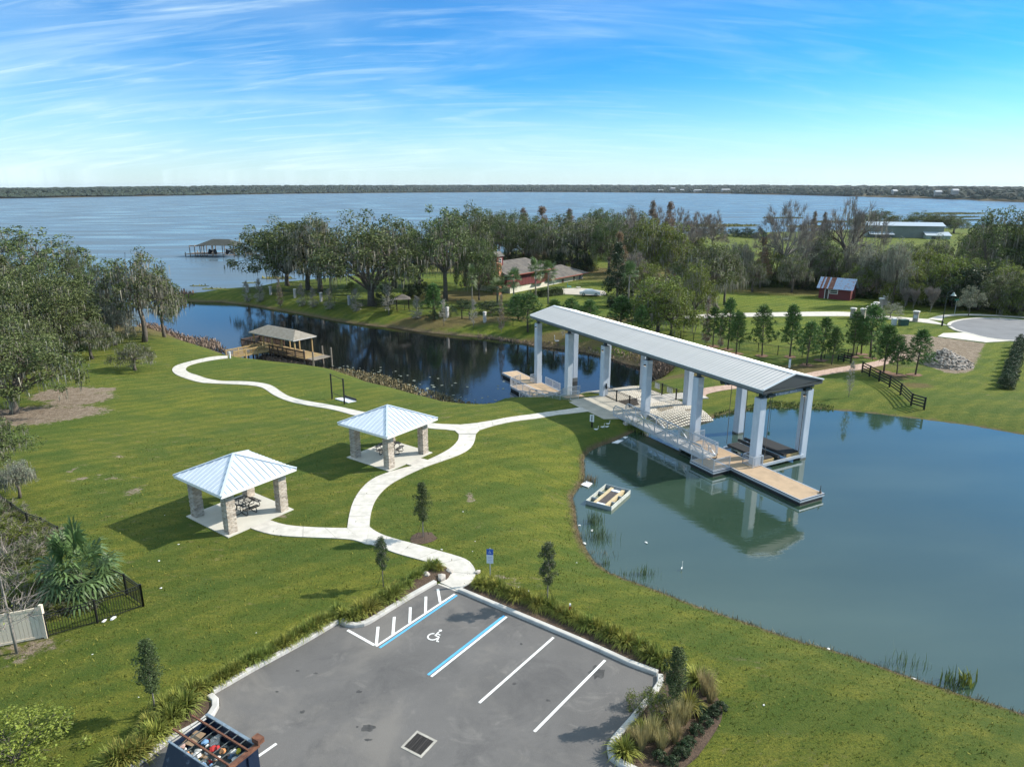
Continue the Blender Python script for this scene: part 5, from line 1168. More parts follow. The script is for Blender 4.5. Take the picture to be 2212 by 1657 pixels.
SAPL = [make_tree(91, 5, .85, kind='oval', twigs=12, twl=.5, ntip=70, trunk_r=.05, low=.12, bark_=bark_pale, leaf=lf_grey, nleaf=3, lsize=.08), make_tree(92, 5, .7, kind='oval', twigs=9, twl=.4, ntip=60, trunk_r=.05, low=.3, bark_=bark_pale, leaf=lf_grey, nleaf=8, lsize=.09)]
ORANGE = make_tree(93, 5, .7, kind='cone', twigs=8, twl=.35, ntip=70, trunk_r=.05, low=.15, leaf=lf_rust, nleaf=22, lsize=.12, crad=.25, bark_=bark_pale)
MYRT = make_tree(94, 4.5, 1.9, kind='vase', twigs=40, twl=.9, ntip=60, trunk_r=.05, low=.45, fork=.12, bark_=bark_pale, nlimb=5, leaf=lf_brown, nleaf=8, lsize=.12, crad=.4)
HEDGE = make_tree(95, 2.2, .9, kind='dome', leaf=lf_dark, nleaf=120, lsize=.12, ntip=50, crad=.42, low=.02, trunk_r=.04, fork=.1, gaps=0)
LITB = make_tree(96, 3.2, 2.6, kind='dome', leaf=lf_lime, nleaf=90, lsize=.13, ntip=90, crad=.5, low=.03, trunk_r=.05, fork=.1, gaps=.1)
BUSHNEAR = make_tree(97, 2.2, 1.9, kind='dome', leaf=lf_oak2, nleaf=100, lsize=.11, ntip=60, crad=.42, low=.03, trunk_r=.03, fork=.1, gaps=.2, twigs=10, twl=.4)
BRUSH = make_tree(98, 2.0, 2.0, kind='dome', leaf=lf_oak, nleaf=75, lsize=.10, ntip=60, crad=.42, low=.03, trunk_r=.03, fork=.1, gaps=.2, twigs=9, twl=.5)

def make_pine(seed, H_=6.5, Rx=1.9):
    rg = random.Random(seed); rs = np.random.RandomState(seed); wd = MB(); wd.tube([(0, 0, -.1), (rg.uniform(-.1, .1), 0, H_ * .5), (0, 0, H_ * .98)], [.12, .085, .02], 6); C_ = []
    lv = 9
    for i in range(lv):
        t = .26 + .74 * i / (lv - .2); z = H_ * t; r_ = Rx * (1 - t) ** .6 * 1.15 * rg.uniform(.8, 1.1); nb = rg.choice([4, 5, 6])
        for j in range(nb):
            a_ = 2 * math.pi * (j + rg.random() * .6) / nb; e = Vector((math.cos(a_) * r_, math.sin(a_) * r_, z + r_ * .35)); wd.tube([(0, 0, z - .1), Vector((0, 0, z)).lerp(e, .5) - Vector((0, 0, .05)), e], [.035, .025, .012], 3, cap=False)
            for f_ in (.55, 1.0): q = Vector((0, 0, z)).lerp(e, f_); C_.append((q.x + rg.uniform(-.1, .1), q.y + rg.uniform(-.1, .1), q.z + .05))
    C_.append((0, 0, H_)); C_ = np.array(C_); n_e = 30; n = len(C_) * n_e; P = np.repeat(C_, n_e, 0); d = rs.normal(size=(n, 3)); d[:, 2] = d[:, 2] * .8 + .45; d /= np.linalg.norm(d, axis=1)[:, None]; L_ = rs.uniform(.26, .55, (n, 1)); e = np.cross(d, rs.normal(size=(n, 3))); e /= np.linalg.norm(e, axis=1)[:, None]; e *= .034
    Q = np.stack([P - e * .6, P + e * .6, P + d * L_ + e, P + d * L_ - e], 1)
    return {'wood': wd.mesh('trunk', bark, True), 'crown': quads_mesh('crown', Q, lf_pine), 'H': H_, 'R': Rx}
PINE = [make_pine(1), make_pine(2, 6.2, 1.7), make_pine(3, 6.8, 2.1)]
def make_palm(seed, trunk_h=5., nf=34, fl=1.6, full=False):
    rg = random.Random(seed); wd = MB(); wd.tube([(0, 0, -.1), (.06, .02, trunk_h * .5), (0, 0, trunk_h)], [.19, .15, .17], 8); Q = []
    for i in range(nf):
        a_ = i * 2.39996 + rg.uniform(-.2, .2); el = R(rg.uniform(-48, 82) if not full else rg.uniform(-25, 85)); pet = fl * rg.uniform(.65, .95)
        b0 = Vector((0, 0, trunk_h + rg.uniform(-.3, .15))); d = Vector((math.cos(a_) * math.cos(el), math.sin(a_) * math.cos(el), math.sin(el))); c_ = b0 + d * pet; side = d.cross(Vector((0, 0, 1))).normalized(); up = side.cross(d).normalized()
        w = side * .025; Q.append([b0 - w, b0 + w, c_ + w, c_ - w]); nl = 17; bend = rg.uniform(.25, .6)
        for j in range(nl):
            s = (j / (nl - 1) - .5) * R(250); ld = (d * math.cos(s) + side * math.sin(s)).normalized(); L_ = fl * rg.uniform(.62, .8) * (1 - .25 * abs(s) / R(125)); fold = up * (.12 * (1 if j % 2 else -1)) * .3
            m1 = c_ + ld * L_ * .6 + fold; tip = c_ + ld * L_ - Vector((0, 0, 1)) * L_ * bend * .55; ww = ld.cross(up).normalized() * fl * .036
            Q.append([c_ - ww * .3, c_ + ww * .3, m1 + ww, m1 - ww]); Q.append([m1 - ww, m1 + ww, tip + ww * .1, tip - ww * .1])
    return {'wood': wd.mesh('trunk', bark_pale if trunk_h > 1 else bark, True), 'crown': quads_mesh('crown', np.array([[tuple(v) for v in q] for q in Q]), lf_palm), 'H': trunk_h + fl, 'R': fl * 1.6}
PALM = [make_palm(1), make_palm(2, 4.2, 30, 1.5)]; PALMN = make_palm(3, .9, 46, 1.75, True)

def put(spec, px, py, ytop, wpx=None, **kw):
    """px, py: foot in the photograph; ytop: row of the tip; wpx: half width in photograph px"""
    p = at(px, py); hgt = max(1.0, top_z(p[0], p[1], ytop) - p[2]); rng__ = math.hypot(p[0], p[1], p[2] - HC)
    dep = p[1] * math.cos(PITCH) - (p[2] - HC) * math.sin(PITCH); rad = wpx * dep / F if wpx else None
    return plant(spec, p[0], p[1], p[2] - .05, hgt, rad, **kw)
# ---- left cluster of oaks
gl = 'live oaks on the left lake shore'
L_left = [(OAK[2], 60, 655, 484, 115, 'tall live oak at the left edge whose ragged top stands highest over the lake'), (OAK[0], -60, 700, 520, 130, 'live oak cut by the left picture edge at mid height'),
          (OAK[1], 10, 770, 575, 110, 'broad live oak in the middle of the left clump'), (OAK[3], 130, 768, 590, 95, 'live oak with a thick dark shaded trunk inside the left clump'),
          (OAK[2], 175, 655, 528, 32, 'slim live oak with an outflung top right of the highest oak'), (MOSSY[0], 312, 738, 532, 74, 'leaning live oak hung with moss, standing nearest the canal mouth'),
          (OAK[2], 236, 690, 552, 60, 'live oak with open crown left of the leaning mossy oak'), (OAK[3], 190, 730, 620, 80, 'low live oak filling the gap behind the dirt clearing'),
          (OAK[0], 30, 893, 690, 130, 'big low live oak whose branches reach over the bare dirt'), (OAK[1], -70, 880, 640, 120, 'live oak at the left edge behind the low branching one'),
          (MOSSY[0], 292, 800, 738, 42, 'small crooked live oak trailing moss on the lawn by the path loop'), (OAK[1], -45, 1035, 900, 95, 'live oak cut by the left edge just above the black fence'),
          (MOSSY[1], 42, 1075, 985, 40, 'small mossy oak in front of the one cut by the left edge'), (OAK[1], 90, 700, 600, 90, 'live oak hidden deep in the left clump'), (OAK[0], -150, 780, 560, 150, 'live oak beyond the left edge of view'), (MOSSY[1], 250, 745, 640, 45, 'thin mossy oak between the clearing and the canal'),
          (LIGHT[1], 25, 800, 735, 60, 'yellowing shrubby tree under the left oaks'), (OAK[3], 110, 720, 560, 85, 'rounded oak at the heart of the left clump'), (OAK[0], 40, 830, 640, 100, 'broad oak above the bare dirt at left'), (OAK[1], 160, 760, 650, 60, 'lower oak in front of the thick dark trunk'), (MOSSY[0], 200, 775, 680, 45, 'mossy low oak at the inner edge of the left clump'), (OAK[2], 355, 728, 575, 50, 'oak crown touching the leaning mossy oak from the right')]
for sp_, x, y, yt, w, lb in L_left: put(sp_, x, y, yt, w, label=lb, group=gl)
# ---- the spit and the grounds of the red house
gi = 'moss hung live oaks round the red house'
L_mid = [(OAK[3], 622, 617, 470, 108, 'leftmost live oak on the spit, spreading low over the lake'), (OAK[1], 668, 626, 466, 84, 'second live oak on the spit, leaning trunk'), (MOSSY[0], 692, 632, 458, 72, 'third live oak on the spit with a straight dark trunk'),
         (OAK[0], 803, 660, 455, 128, 'largest live oak on the spit, forked low over the lawn'), (MOSSY[0], 850, 622, 470, 75, 'mossy live oak just right behind the largest one on the spit'), (OAK[2], 962, 649, 440, 78, 'tall live oak left of the house with vines round its trunk'),
         (OAK[0], 905, 615, 478, 65, 'live oak between the largest spit oak and the tall one'), (OAK[1], 1008, 618, 438, 70, 'live oak with ragged top rising behind the tall one'), (OAK[3], 1035, 648, 505, 46, 'live oak shading the dark left corner of the house'),
         (OAK[2], 985, 590, 455, 60, 'live oak beside the water gap left of the house'), (OAK[1], 1050, 560, 462, 48, 'live oak behind the chimney end of the house')]
for sp_, x, y, yt, w, lb in L_mid: put(sp_, x, y, yt, w, label=lb, group=gi)
gb_ = 'wooded strip behind the red house'
rgt = random.Random(77)
L_back = [(OAK[1], 1100, 566, 452, 55), (OAK[0], 1140, 575, 462, 60), (CYP[0], 1130, 545, 448, 22), (CYP[1], 1170, 550, 446, 30), (MOSSY[0], 1182, 578, 470, 50), (OAK[2], 1215, 560, 456, 45), (CYP[0], 1228, 548, 450, 22), (MOSSY[1], 1245, 560, 455, 35),
          (MOSSY[0], 1262, 582, 462, 62), (OAK[1], 1275, 545, 450, 40), (OAK[2], 1300, 545, 447, 42), (OAK[1], 1315, 590, 456, 45), (BARE[0], 1345, 580, 446, 40), (CYP[1], 1335, 600, 500, 26), (MOSSY[0], 1368, 560, 443, 45), (LIGHT[0], 1392, 590, 462, 40),
          (CYP[0], 1405, 555, 432, 20), (BARE[0], 1425, 552, 444, 26), (CYP[1], 1442, 560, 436, 24), (LIGHT[0], 1415, 610, 470, 45), (LIGHT[0], 1452, 610, 478, 42), (BARE[0], 1465, 545, 446, 24), (BARE[1], 1482, 600, 470, 36), (LIGHT[1], 1495, 600, 505, 42),
          (BARE[0], 1510, 545, 455, 30), (BARE[1], 1538, 545, 458, 30), (LIGHT[0], 1530, 620, 520, 40), (BARE[1], 1365, 640, 540, 36), (LIGHT[0], 1398, 650, 560, 34), (OAK[1], 1080, 545, 455, 45), (OAK[2], 1045, 555, 446, 42), (DARK[1], 1235, 585, 505, 35), (OAK[0], 1160, 560, 468, 45)]
nm = {id(OAK[0]): 'broad live oak', id(OAK[1]): 'dense live oak', id(OAK[2]): 'tall open live oak', id(MOSSY[0]): 'moss laden oak', id(MOSSY[1]): 'grey moss curtained tree', id(CYP[0]): 'brown bald cypress', id(CYP[1]): 'rusty bald cypress', id(BARE[0]): 'leafless grey tree', id(BARE[1]): 'twiggy leafless tree', id(LIGHT[0]): 'yellow green tree', id(LIGHT[1]): 'low yellow green tree', id(DARK[1]): 'dark evergreen tree', id(OAK[3]): 'wide live oak', id(BIGBARE): 'huge bare mossy oak', id(DARK[0]): 'dark conical tree',
      id(SHRUB[0]): 'yellow green thicket', id(SHRUB[1]): 'green thicket', id(SHRUB[2]): 'brown twiggy thicket', id(SHRUB[3]): 'dark green thicket'}
kn = {id(CYP[0]): 'cypress_tree', id(CYP[1]): 'cypress_tree', id(BARE[0]): 'bare_tree', id(BARE[1]): 'bare_tree', id(BIGBARE): 'bare_tree', id(LIGHT[0]): 'light_tree', id(LIGHT[1]): 'light_tree', id(DARK[1]): 'dark_tree', id(DARK[0]): 'dark_tree'}
for q in SHRUB: kn[id(q)] = 'thicket'
LMK = [(1045, 'the dark left corner of the house'), (1080, 'the chimney'), (1112, 'the red cupola'), (1150, 'the upper roof'), (1185, 'the two tall palms'), (1225, 'the garage roof'), (1262, 'the end of the garage'), (1295, 'the white car'), (1332, 'the magnolia'), (1375, 'the magnolia gap'), (1420, 'the pale mossy oaks'),
       (1465, 'the right pale oak'), (1500, 'the orange cypress'), (1545, 'the leaning oak'), (1590, 'the leaning oak foot'), (1640, 'the double pine'), (1690, 'the slim pine'), (1735, 'the end of the lawn'), (1775, 'the left shed end'), (1815, 'the middle of the red shed'), (1855, 'the right shed end'),
       (1895, 'the brick pillars'), (1935, 'the left crape myrtle'), (1975, 'the middle crape myrtle'), (2012, 'the widest crape myrtle'), (2045, 'the street lamp'), (2090, 'the round grey tree'), (2135, 'the cul-de-sac island'), (2180, 'the cul-de-sac asphalt'), (2230, 'the right picture edge')]
USED = {}
def mass(L_, where, pre):
    for sp_, x, y, yt, w in L_:
        k_ = nm[id(sp_)]; lm = min(LMK, key=lambda q: abs(q[0] - x))[1]
        if 'field' in where or 'under the trees' in where: lb = f'{k_} {where}'
        else: lb = f'{k_} in the wood above {lm}' if 'thicket' not in k_ else f'{k_} at the wood foot above {lm}'
        if lb in USED and USED[lb] == 1 and 'field' not in where and 'under' not in where: USED[lb] = 2; lb += ', farther back'
        else: USED[lb] = USED.get(lb, 0) + 1
        put(sp_, x, y, yt, w, name=kn.get(id(sp_), 'oak_tree'), label=lb, group=f'{k_}s {where}', cat='thicket' if 'thicket' in k_ else 'tree')
mass(L_back, 'in the wood behind the red house and its magnolia', gb_)
# ---- right of the house: lawn trees and the deep wood behind the shed
put(DARK[0], 1332, 662, 524, 38, name='magnolia_tree', label='dark conical magnolia right of the white car')
put(LIGHT[0], 1420, 716, 588, 62, name='oak_tree', label='mossy yellow green oak left of the fork trunks above the shelter roof', group='pale oaks above the shelter roof'); put(LIGHT[1], 1449, 722, 600, 52, name='oak_tree', label='mossy yellow green oak right beside its twin above the shelter roof', group='pale oaks above the shelter roof')
put(LIGHT[0], 1500, 690, 560, 40, name='oak_tree', label='yellow green oak behind the orange cypress', group='pale oaks above the shelter roof')
p = at(1551, 667); q = at(1521, 640); LEAN = make_tree(101, 13, 6.0, leaf=lf_oak, moss=10, ntip=105, nleaf=85, lean=(-2.4, 1.0), trunk_r=.33, fork=.42, low=.38, gaps=.3)
plant(LEAN, *p, 13.5, 6.6, 0, name='oak_tree', label='live oak leaning left on the mown lawn left of the red shed'); put(MOSSY[0], 1565, 659, 520, 34, label='slender mossy oak just right of the leaning oak')
L_r = [(MOSSY[1], 1592, 624, 506, 26), (OAK[1], 1602, 620, 520, 24), (CYP[1], 1641, 622, 512, 24), (BARE[0], 1686, 618, 430, 56), (LIGHT[0], 1665, 616, 530, 34), (MOSSY[0], 1625, 630, 560, 30), (MOSSY[0], 1710, 632, 540, 32), (MOSSY[1], 1745, 622, 510, 36), (MOSSY[0], 1765, 620, 500, 34), (BARE[1], 1730, 590, 468, 26),
       (CYP[0], 1750, 560, 455, 14), (CYP[0], 1772, 556, 457, 14), (OAK[2], 1790, 626, 520, 34), (MOSSY[1], 1850, 628, 505, 36), (LIGHT[0], 1815, 624, 550, 38), (MOSSY[1], 1880, 640, 520, 34), (OAK[1], 1900, 640, 530, 34), (MOSSY[1], 1928, 660, 498, 30), (LIGHT[1], 1955, 660, 570, 40),
       (OAK[3], 1900, 500, 452, 46), (OAK[1], 1858, 501, 462, 30), (OAK[3], 1985, 501, 456, 42), (OAK[1], 2030, 502, 458, 40), (OAK[2], 2060, 504, 468, 28),
       (LIGHT[0], 1990, 640, 528, 42), (LIGHT[1], 2035, 660, 540, 48), (LIGHT[0], 2080, 650, 548, 44), (OAK[2], 2125, 640, 441, 62), (OAK[3], 2100, 620, 470, 48), (OAK[2], 2180, 640, 446, 50), (OAK[1], 2215, 640, 441, 46), (LIGHT[0], 2160, 670, 560, 46), (DARK[1], 2060, 662, 570, 56), (DARK[1], 2110, 668, 575, 54), (OAK[1], 2010, 655, 565, 46),
       (MOSSY[1], 1950, 646, 560, 36), (LIGHT[0], 1890, 640, 550, 32), (OAK[1], 2160, 678, 590, 50), (LIGHT[1], 2205, 682, 600, 46), (LIGHT[0], 1975, 648, 555, 36), (OAK[1], 1960, 610, 520, 40), (MOSSY[0], 2010, 600, 505, 36), (OAK[1], 2260, 680, 560, 60), (OAK[0], 2290, 640, 470, 70), (LIGHT[0], 1855, 640, 565, 34), (BARE[1], 1930, 645, 590, 26), (DARK[1], 1800, 622, 560, 34)]
put(BIGBARE, 1822, 614, 424, 72, name='bare_tree', label='huge bare mossy oak towering over the wood above the red shed')
mass(L_r, 'in the deep wood right of the mown lawn', '')
# thickets along the foot of the woods
TH = []
for i in range(58):
    f_ = i / 57; x = 1478 + f_ * 400; y = 606 + 28 * f_ + rgt.uniform(-10, 5); s = rgt.choice(SHRUB); TH.append((s, x, y - 4, y - rgt.uniform(22, 42), rgt.uniform(15, 26)))
for i in range(44):
    f_ = i / 43; x = 1862 + f_ * 400; y = float(np.interp(x, [1862, 1950, 2050, 2250], [641, 649, 662, 676])) + rgt.uniform(-7, 1); s = rgt.choice(SHRUB + [SHRUB[3]]); TH.append((s, x, y, y - rgt.uniform(26, 60), rgt.uniform(18, 32)))
for i in range(30):
    x = 1900 + rgt.uniform(0, 340); y = rgt.uniform(605, 642); s = rgt.choice(SHRUB); TH.append((s, x, y, y - rgt.uniform(34, 60), rgt.uniform(22, 36)))
mass(TH, 'at the foot of the deep wood', '')
TH = []
for i in range(30):
    x = 1090 + 480 * rgt.random(); y = rgt.uniform(560, 588); s = rgt.choice(SHRUB); TH.append((s, x, y, y - rgt.uniform(20, 38), rgt.uniform(14, 24)))
for i in range(16):
    x = 1370 + 130 * rgt.random(); y = rgt.uniform(600, 650); s = rgt.choice([SHRUB[0], SHRUB[2]]); TH.append((s, x, y, y - rgt.uniform(20, 38), rgt.uniform(14, 24)))
mass(TH, 'under the trees behind the red house', '')
TH = []
for x, y, yt, w, s in [(1585, 510, 492, 22, 3), (1610, 512, 491, 22, 3), (1635, 514, 493, 26, 3), (1550, 508, 488, 16, 1), (1500, 512, 497, 14, 2), (1670, 518, 500, 16, 2), (1560, 517, 508, 12, 0)]: TH.append((SHRUB[s], x, y, yt, w))
mass(TH, 'on the shore field beyond the wood', '')
for x, y, yt, w in [(935, 690, 668, 14), (1000, 668, 646, 26), (1060, 678, 650, 30), (1100, 680, 652, 22), (970, 680, 655, 20), (905, 640, 600, 26), (830, 660, 610, 22), (882, 640, 612, 14)]:
    put(SHRUB[3], x, y, yt, w, name='shrub', label='dark evergreen shrub among the oaks left of the red house', cat='shrub', group='dark shrubs left of the red house')
# ---- palms
for x, y, yt, w, lb in [(1109, 659, 582, 25, 'cabbage palm in front of the red wall of the house'), (1184, 656, 566, 26, 'right one of the two tall palms by the garage hedge'), (1157, 650, 560, 24, 'left one of the two tall palms by the garage hedge'), (1075, 657, 605, 34, 'bushy cabbage palm left of the house corner'),
                       (1357, 668, 568, 24, 'cabbage palm beside the magnolia'), (716, 631, 560, 18, 'thin palm on the spit between the oaks'), (1020, 662, 575, 16, 'thin palm in the dark shade left of the house')]:
    put(PALM[0] if w < 30 else PALM[1], x, y, yt, w, name='palm_tree', label=lb, cat='palm')
# ---- young pines along the canal bank and the ranch fence
gp_l = 'young pines along the fence'
for i, (x, y, yt, w, lb) in enumerate([(759, 637, 609, 16, 'small bright pine on the spit lawn'), (939, 684, 614, 26, 'bright pine between the white pillar and the oak shade'), (1140, 717, 634, 44, 'bushy pine at the left end of the shelter roof'), (1120, 690, 636, 30, 'pine hidden behind the bushy one near the roof end'), (1198, 700, 648, 26, 'first small pine above the roof ridge'),
                             (1232, 702, 645, 26, 'second small pine above the roof ridge'), (1272, 704, 648, 26, 'third small pine above the roof ridge'), (1341, 716, 641, 32, 'pine under the magnolia'), (1385, 730, 660, 24, 'pine under the pale oaks'),
                             (1572, 755, 646, 32, 'tall pine right of the orange cypress'), (1590, 764, 676, 24, 'shorter pine touching the tall one beside the orange cypress'), (1646, 769, 661, 34, 'double pine in the middle of the row'), (1540, 748, 665, 24, 'pine behind the orange cypress'),
                             (1706, 771, 661, 26, 'slim pine right of the double one'), (1742, 789, 696, 28, 'low pine in front of the slim one'), (1773, 778, 687, 26, 'pine left of the small ranch fence'), (1796, 787, 708, 22, 'short pine touching the small ranch fence'), (1842, 771, 673, 28, 'pine left of the largest dark pine'),
                             (1880, 773, 660, 44, 'largest dark pine in front of the brick pillars'), (1909, 804, 704, 30, 'pine beside the brick path'), (1937, 810, 726, 24, 'thin pine between the brick path and rubble'), (1977, 810, 713, 32, 'pine standing alone left of the rubble heap'), (1860, 765, 690, 24, 'pine tucked behind the largest dark one')]):
    t = put(PINE[i % 3], x, y, yt, w * rgt.uniform(.85, 1.12), name='pine_tree', label=lb, cat='pine', group=gp_l); t.rotation_euler = (rgt.uniform(-.05, .05), rgt.uniform(-.05, .05), rgt.uniform(0, 6.28))
    if w > 22 and i > 8:
        p = t.location; a = MB(); rg2 = random.Random(i); P = []
        for k_ in range(12): th = k_ * math.pi / 6; r_ = rg2.uniform(.7, 1.2); P.append((math.cos(th) * r_, math.sin(th) * r_, h(p.x + math.cos(th) * r_, p.y + math.sin(th) * r_) - p.z + .05))
        P.append((0, 0, .12)); a.add(P, [(k_, (k_ + 1) % 12, 12) for k_ in range(12)]); o = struct('pine_straw', a.mesh('pine_straw', mat('brown pine straw', (.17, .095, .055), .95, var=.3, scale=5))); o.location = p
put(ORANGE, 1523, 746, 642, 12, name='cypress_sapling', label='narrow cypress with orange top above the shelter roof', cat='sapling'); put(ORANGE, 1555, 752, 680, 8, name='cypress_sapling', label='small orange tinged sapling beside the tall pine', cat='sapling')
for i, (x, y, yt, w, k_) in enumerate([(840, 681, 612, 15, 1), (901, 688, 638, 13, 0), (959, 704, 645, 10, 1), (1023, 708, 645, 10, 1), (1083, 717, 636, 8, 2), (535, 652, 605, 9, 0), (562, 652, 600, 12, 0), (606, 664, 600, 8, 2), (653, 662, 612, 11, 0), (677, 664, 620, 11, 0), (712, 668, 622, 12, 0), (770, 672, 622, 15, 0), (1833, 858, 777, 9, 1), (1216, 730, 700, 5, 1)]):
    lbl = ['pale leafless sapling with a bright trunk under the largest spit oak', 'bushy leafless sapling right of the bright-trunked one', 'leafless sapling by the white pillar and black gate', 'leafless sapling right of the black gate', 'sapling with orange tip near the bushy pine',
           'grey sapling nearest the tip of the spit', 'second grey sapling from the tip of the spit', 'brown-tipped sapling on the spit bank', 'grey sapling right of the brown-tipped one', 'grey sapling in line before the leaning spit oak', 'grey sapling near the third white pillar', 'broad grey sapling under the small bright pine', 'leafless sapling on the lawn left of the ranch fence', 'tiny sapling behind the shelter roof'][i]
    put([SAPL[0], SAPL[1], ORANGE][k_], x, y, yt, w, name='bare_sapling', label=lbl, cat='sapling', group='young trees on the canal bank')
# ---- crape myrtles, grey trees and hedge by the cul-de-sac
for x, y, yt, w, lb in [(920, 455, 250, 58, 'leftmost vase-shaped crape myrtle beside the brick pillars'), (1012, 462, 262, 55, 'middle and smallest of the three crape myrtles'), (1200, 495, 250, 78, 'rightmost and widest crape myrtle left of the street lamp')]:
    px, py = zF(x, y); put(MYRT, px, py, zF(x, yt)[1], w * .2, name='crape_myrtle', label=lb, cat='tree', group='crape myrtles by the cul-de-sac')
px, py = zF(1605, 540); put(SHRUB[1] if False else make_tree(111, 5.5, 2.4, leaf=lf_grey, ntip=60, nleaf=95, lsize=.16, crad=.6, low=.3, trunk_r=.09, fork=.3), px, py, zF(0, 190)[1], 24, name='olive_tree', label='round grey green tree on the grass island by the cul-de-sac')
px, py = zF(760, 560); put(make_tree(112, 5.0, 2.6, leaf=lf_grey, ntip=55, nleaf=80, lsize=.16, crad=.6, low=.2, trunk_r=.09, fork=.3, twigs=8, twl=.5), px, py, zF(0, 378)[1], 26, name='olive_tree', label='grey green tree leaning over the brick pillars')
for i in range(11):
    f_ = i / 10; px, py = zF(2165 - 150 * f_, 860 + 440 * f_); put(HEDGE, px, py + 3, py - 28 - 5 * f_, 11 + 3 * f_, name='hedge_shrub', label='clipped dark shrub in the hedge at the right edge of the lawn', cat='shrub', group='hedge at the right edge')

# ================================================================ far shore
rf = random.Random(3); rsf = np.random.RandomState(3)
wood_far = mat('distant woodland', (.020, .032, .020), .95, island=.35)
def far_wood(name, pts, seed):
    rs = np.random.RandomState(seed); Q = []
    base_ = np.array([(0, 0, -1), (.8, -.5, -.3), (.8, .5, -.3), (-.1, .95, -.25), (-.9, .2, -.3), (-.5, -.8, -.3), (.55, .1, .75), (-.2, .6, .8), (-.5, -.35, .75), (.1, -.55, .7)])
    F_ = [(1, 2, 6), (2, 3, 7), (2, 7, 6), (3, 4, 7), (4, 8, 7), (4, 5, 8), (5, 9, 8), (5, 1, 9), (1, 6, 9), (6, 7, 8), (6, 8, 9)]
    V_ = []; T = []
    for (x, y, z, r, hh) in pts:
        v = base_ * (1 + rs.uniform(-.28, .28, base_.shape)); a = rs.uniform(0, 6.28); c, s = math.cos(a), math.sin(a); v = np.stack([(v[:, 0] * c - v[:, 1] * s) * r + x, (v[:, 0] * s + v[:, 1] * c) * r + y, v[:, 2] * hh * .5 + z + hh * .5], 1)
        o = len(V_) * 10; V_.append(v); T += [(f[0] + o, f[1] + o, f[2] + o) for f in F_]
    V_ = np.concatenate(V_); me_ = bpy.data.meshes.new(name); me_.from_pydata(V_.tolist(), [], T); me_.materials.append(wood_far); me_.update(); return thing(name, 'dark wooded far shore of the lake under the horizon', 'woodland', me=me_)
# the shore as seen: column -> row of the water's edge
SX = [-250, 0, 150, 300, 450, 600, 750, 900, 1100, 1250, 1400, 1550, 1700, 1820, 1950, 2080, 2212, 2500]
SY = [434, 429, 426.5, 424, 421.5, 419, 417.5, 416.3, 415, 415.4, 416.3, 418, 421, 424, 427, 431.5, 437, 446]
pts = []
for i in range(15000):
    x = rf.uniform(-230, 2440); sy = float(np.interp(x, SX, SY)); px, py = G((x, sy), ZL); d0 = math.hypot(px, py); add = 14 + (rf.random() ** 2.4) * 2400; f_ = (d0 + add) / d0; X_, Y_ = px * f_, py * f_
    if x > 1850 and add < 900 and rf.random() < .72: continue
    if x > 1500 and add < 400 and rf.random() < .3: continue
    hh = rf.uniform(12, 19) * (.7 if add < 60 else 1); pts.append((X_, Y_, h(X_, Y_) - 1, rf.uniform(7, 13) * (1 + add / 2000), hh))
o = far_wood('far_wood', pts, 4); o['kind'] = 'stuff'
fh = [(1036, 415, .9), (1120, 413, 1), (1147, 412, 1), (1290, 413, 1), (1267, 412, 1), (1317, 414, .8), (1380, 413, .9), (1427, 409.5, 1.1), (1453, 405.5, 1.0), (1476, 412.5, .8), (1507, 409.5, 1.5), (1529, 413, .7), (1567, 408.5, 1.8), (1473, 409, .8), (1805, 421, .9), (1500, 412, .5), (2024, 413, 1.2), (1930, 411, 1.1), (2060, 410, 1.1)]
for i, (x, y, s) in enumerate(fh):
    sy = float(np.interp(x, SX, SY)); q = G((x, sy), ZL); d0 = math.hypot(*q); f_ = (d0 + 25) / d0; X_, Y_ = q[0] * f_, q[1] * f_; z = max(top_z(X_, Y_, y + 1.5), h(X_, Y_) + 1.5)
    t = thing('lake_house', 'tiny pale house on the far lake shore', 'house', (X_, Y_, z - 3), .2 * math.sin(i * 2.3), 'tiny houses on the far shore'); w = 10 * s * (1 if x < 1750 else .55)
    ob('wall', MB().box(-w, w, -5, 5, -6, 3).mesh('wall', mat('far house wall', (.30, .28, .26), .9)), t)
    ob('roof', MB().add([(-w - 1, -6, 3), (w + 1, -6, 3), (w + 1, 6, 3), (-w - 1, 6, 3), (-w, 0, 6.5), (w, 0, 6.5)], [(0, 1, 5, 4), (2, 3, 4, 5), (1, 2, 5), (3, 0, 4)]).mesh('roof', mat('far pale roof', (.42, .43, .44), .7)), t)

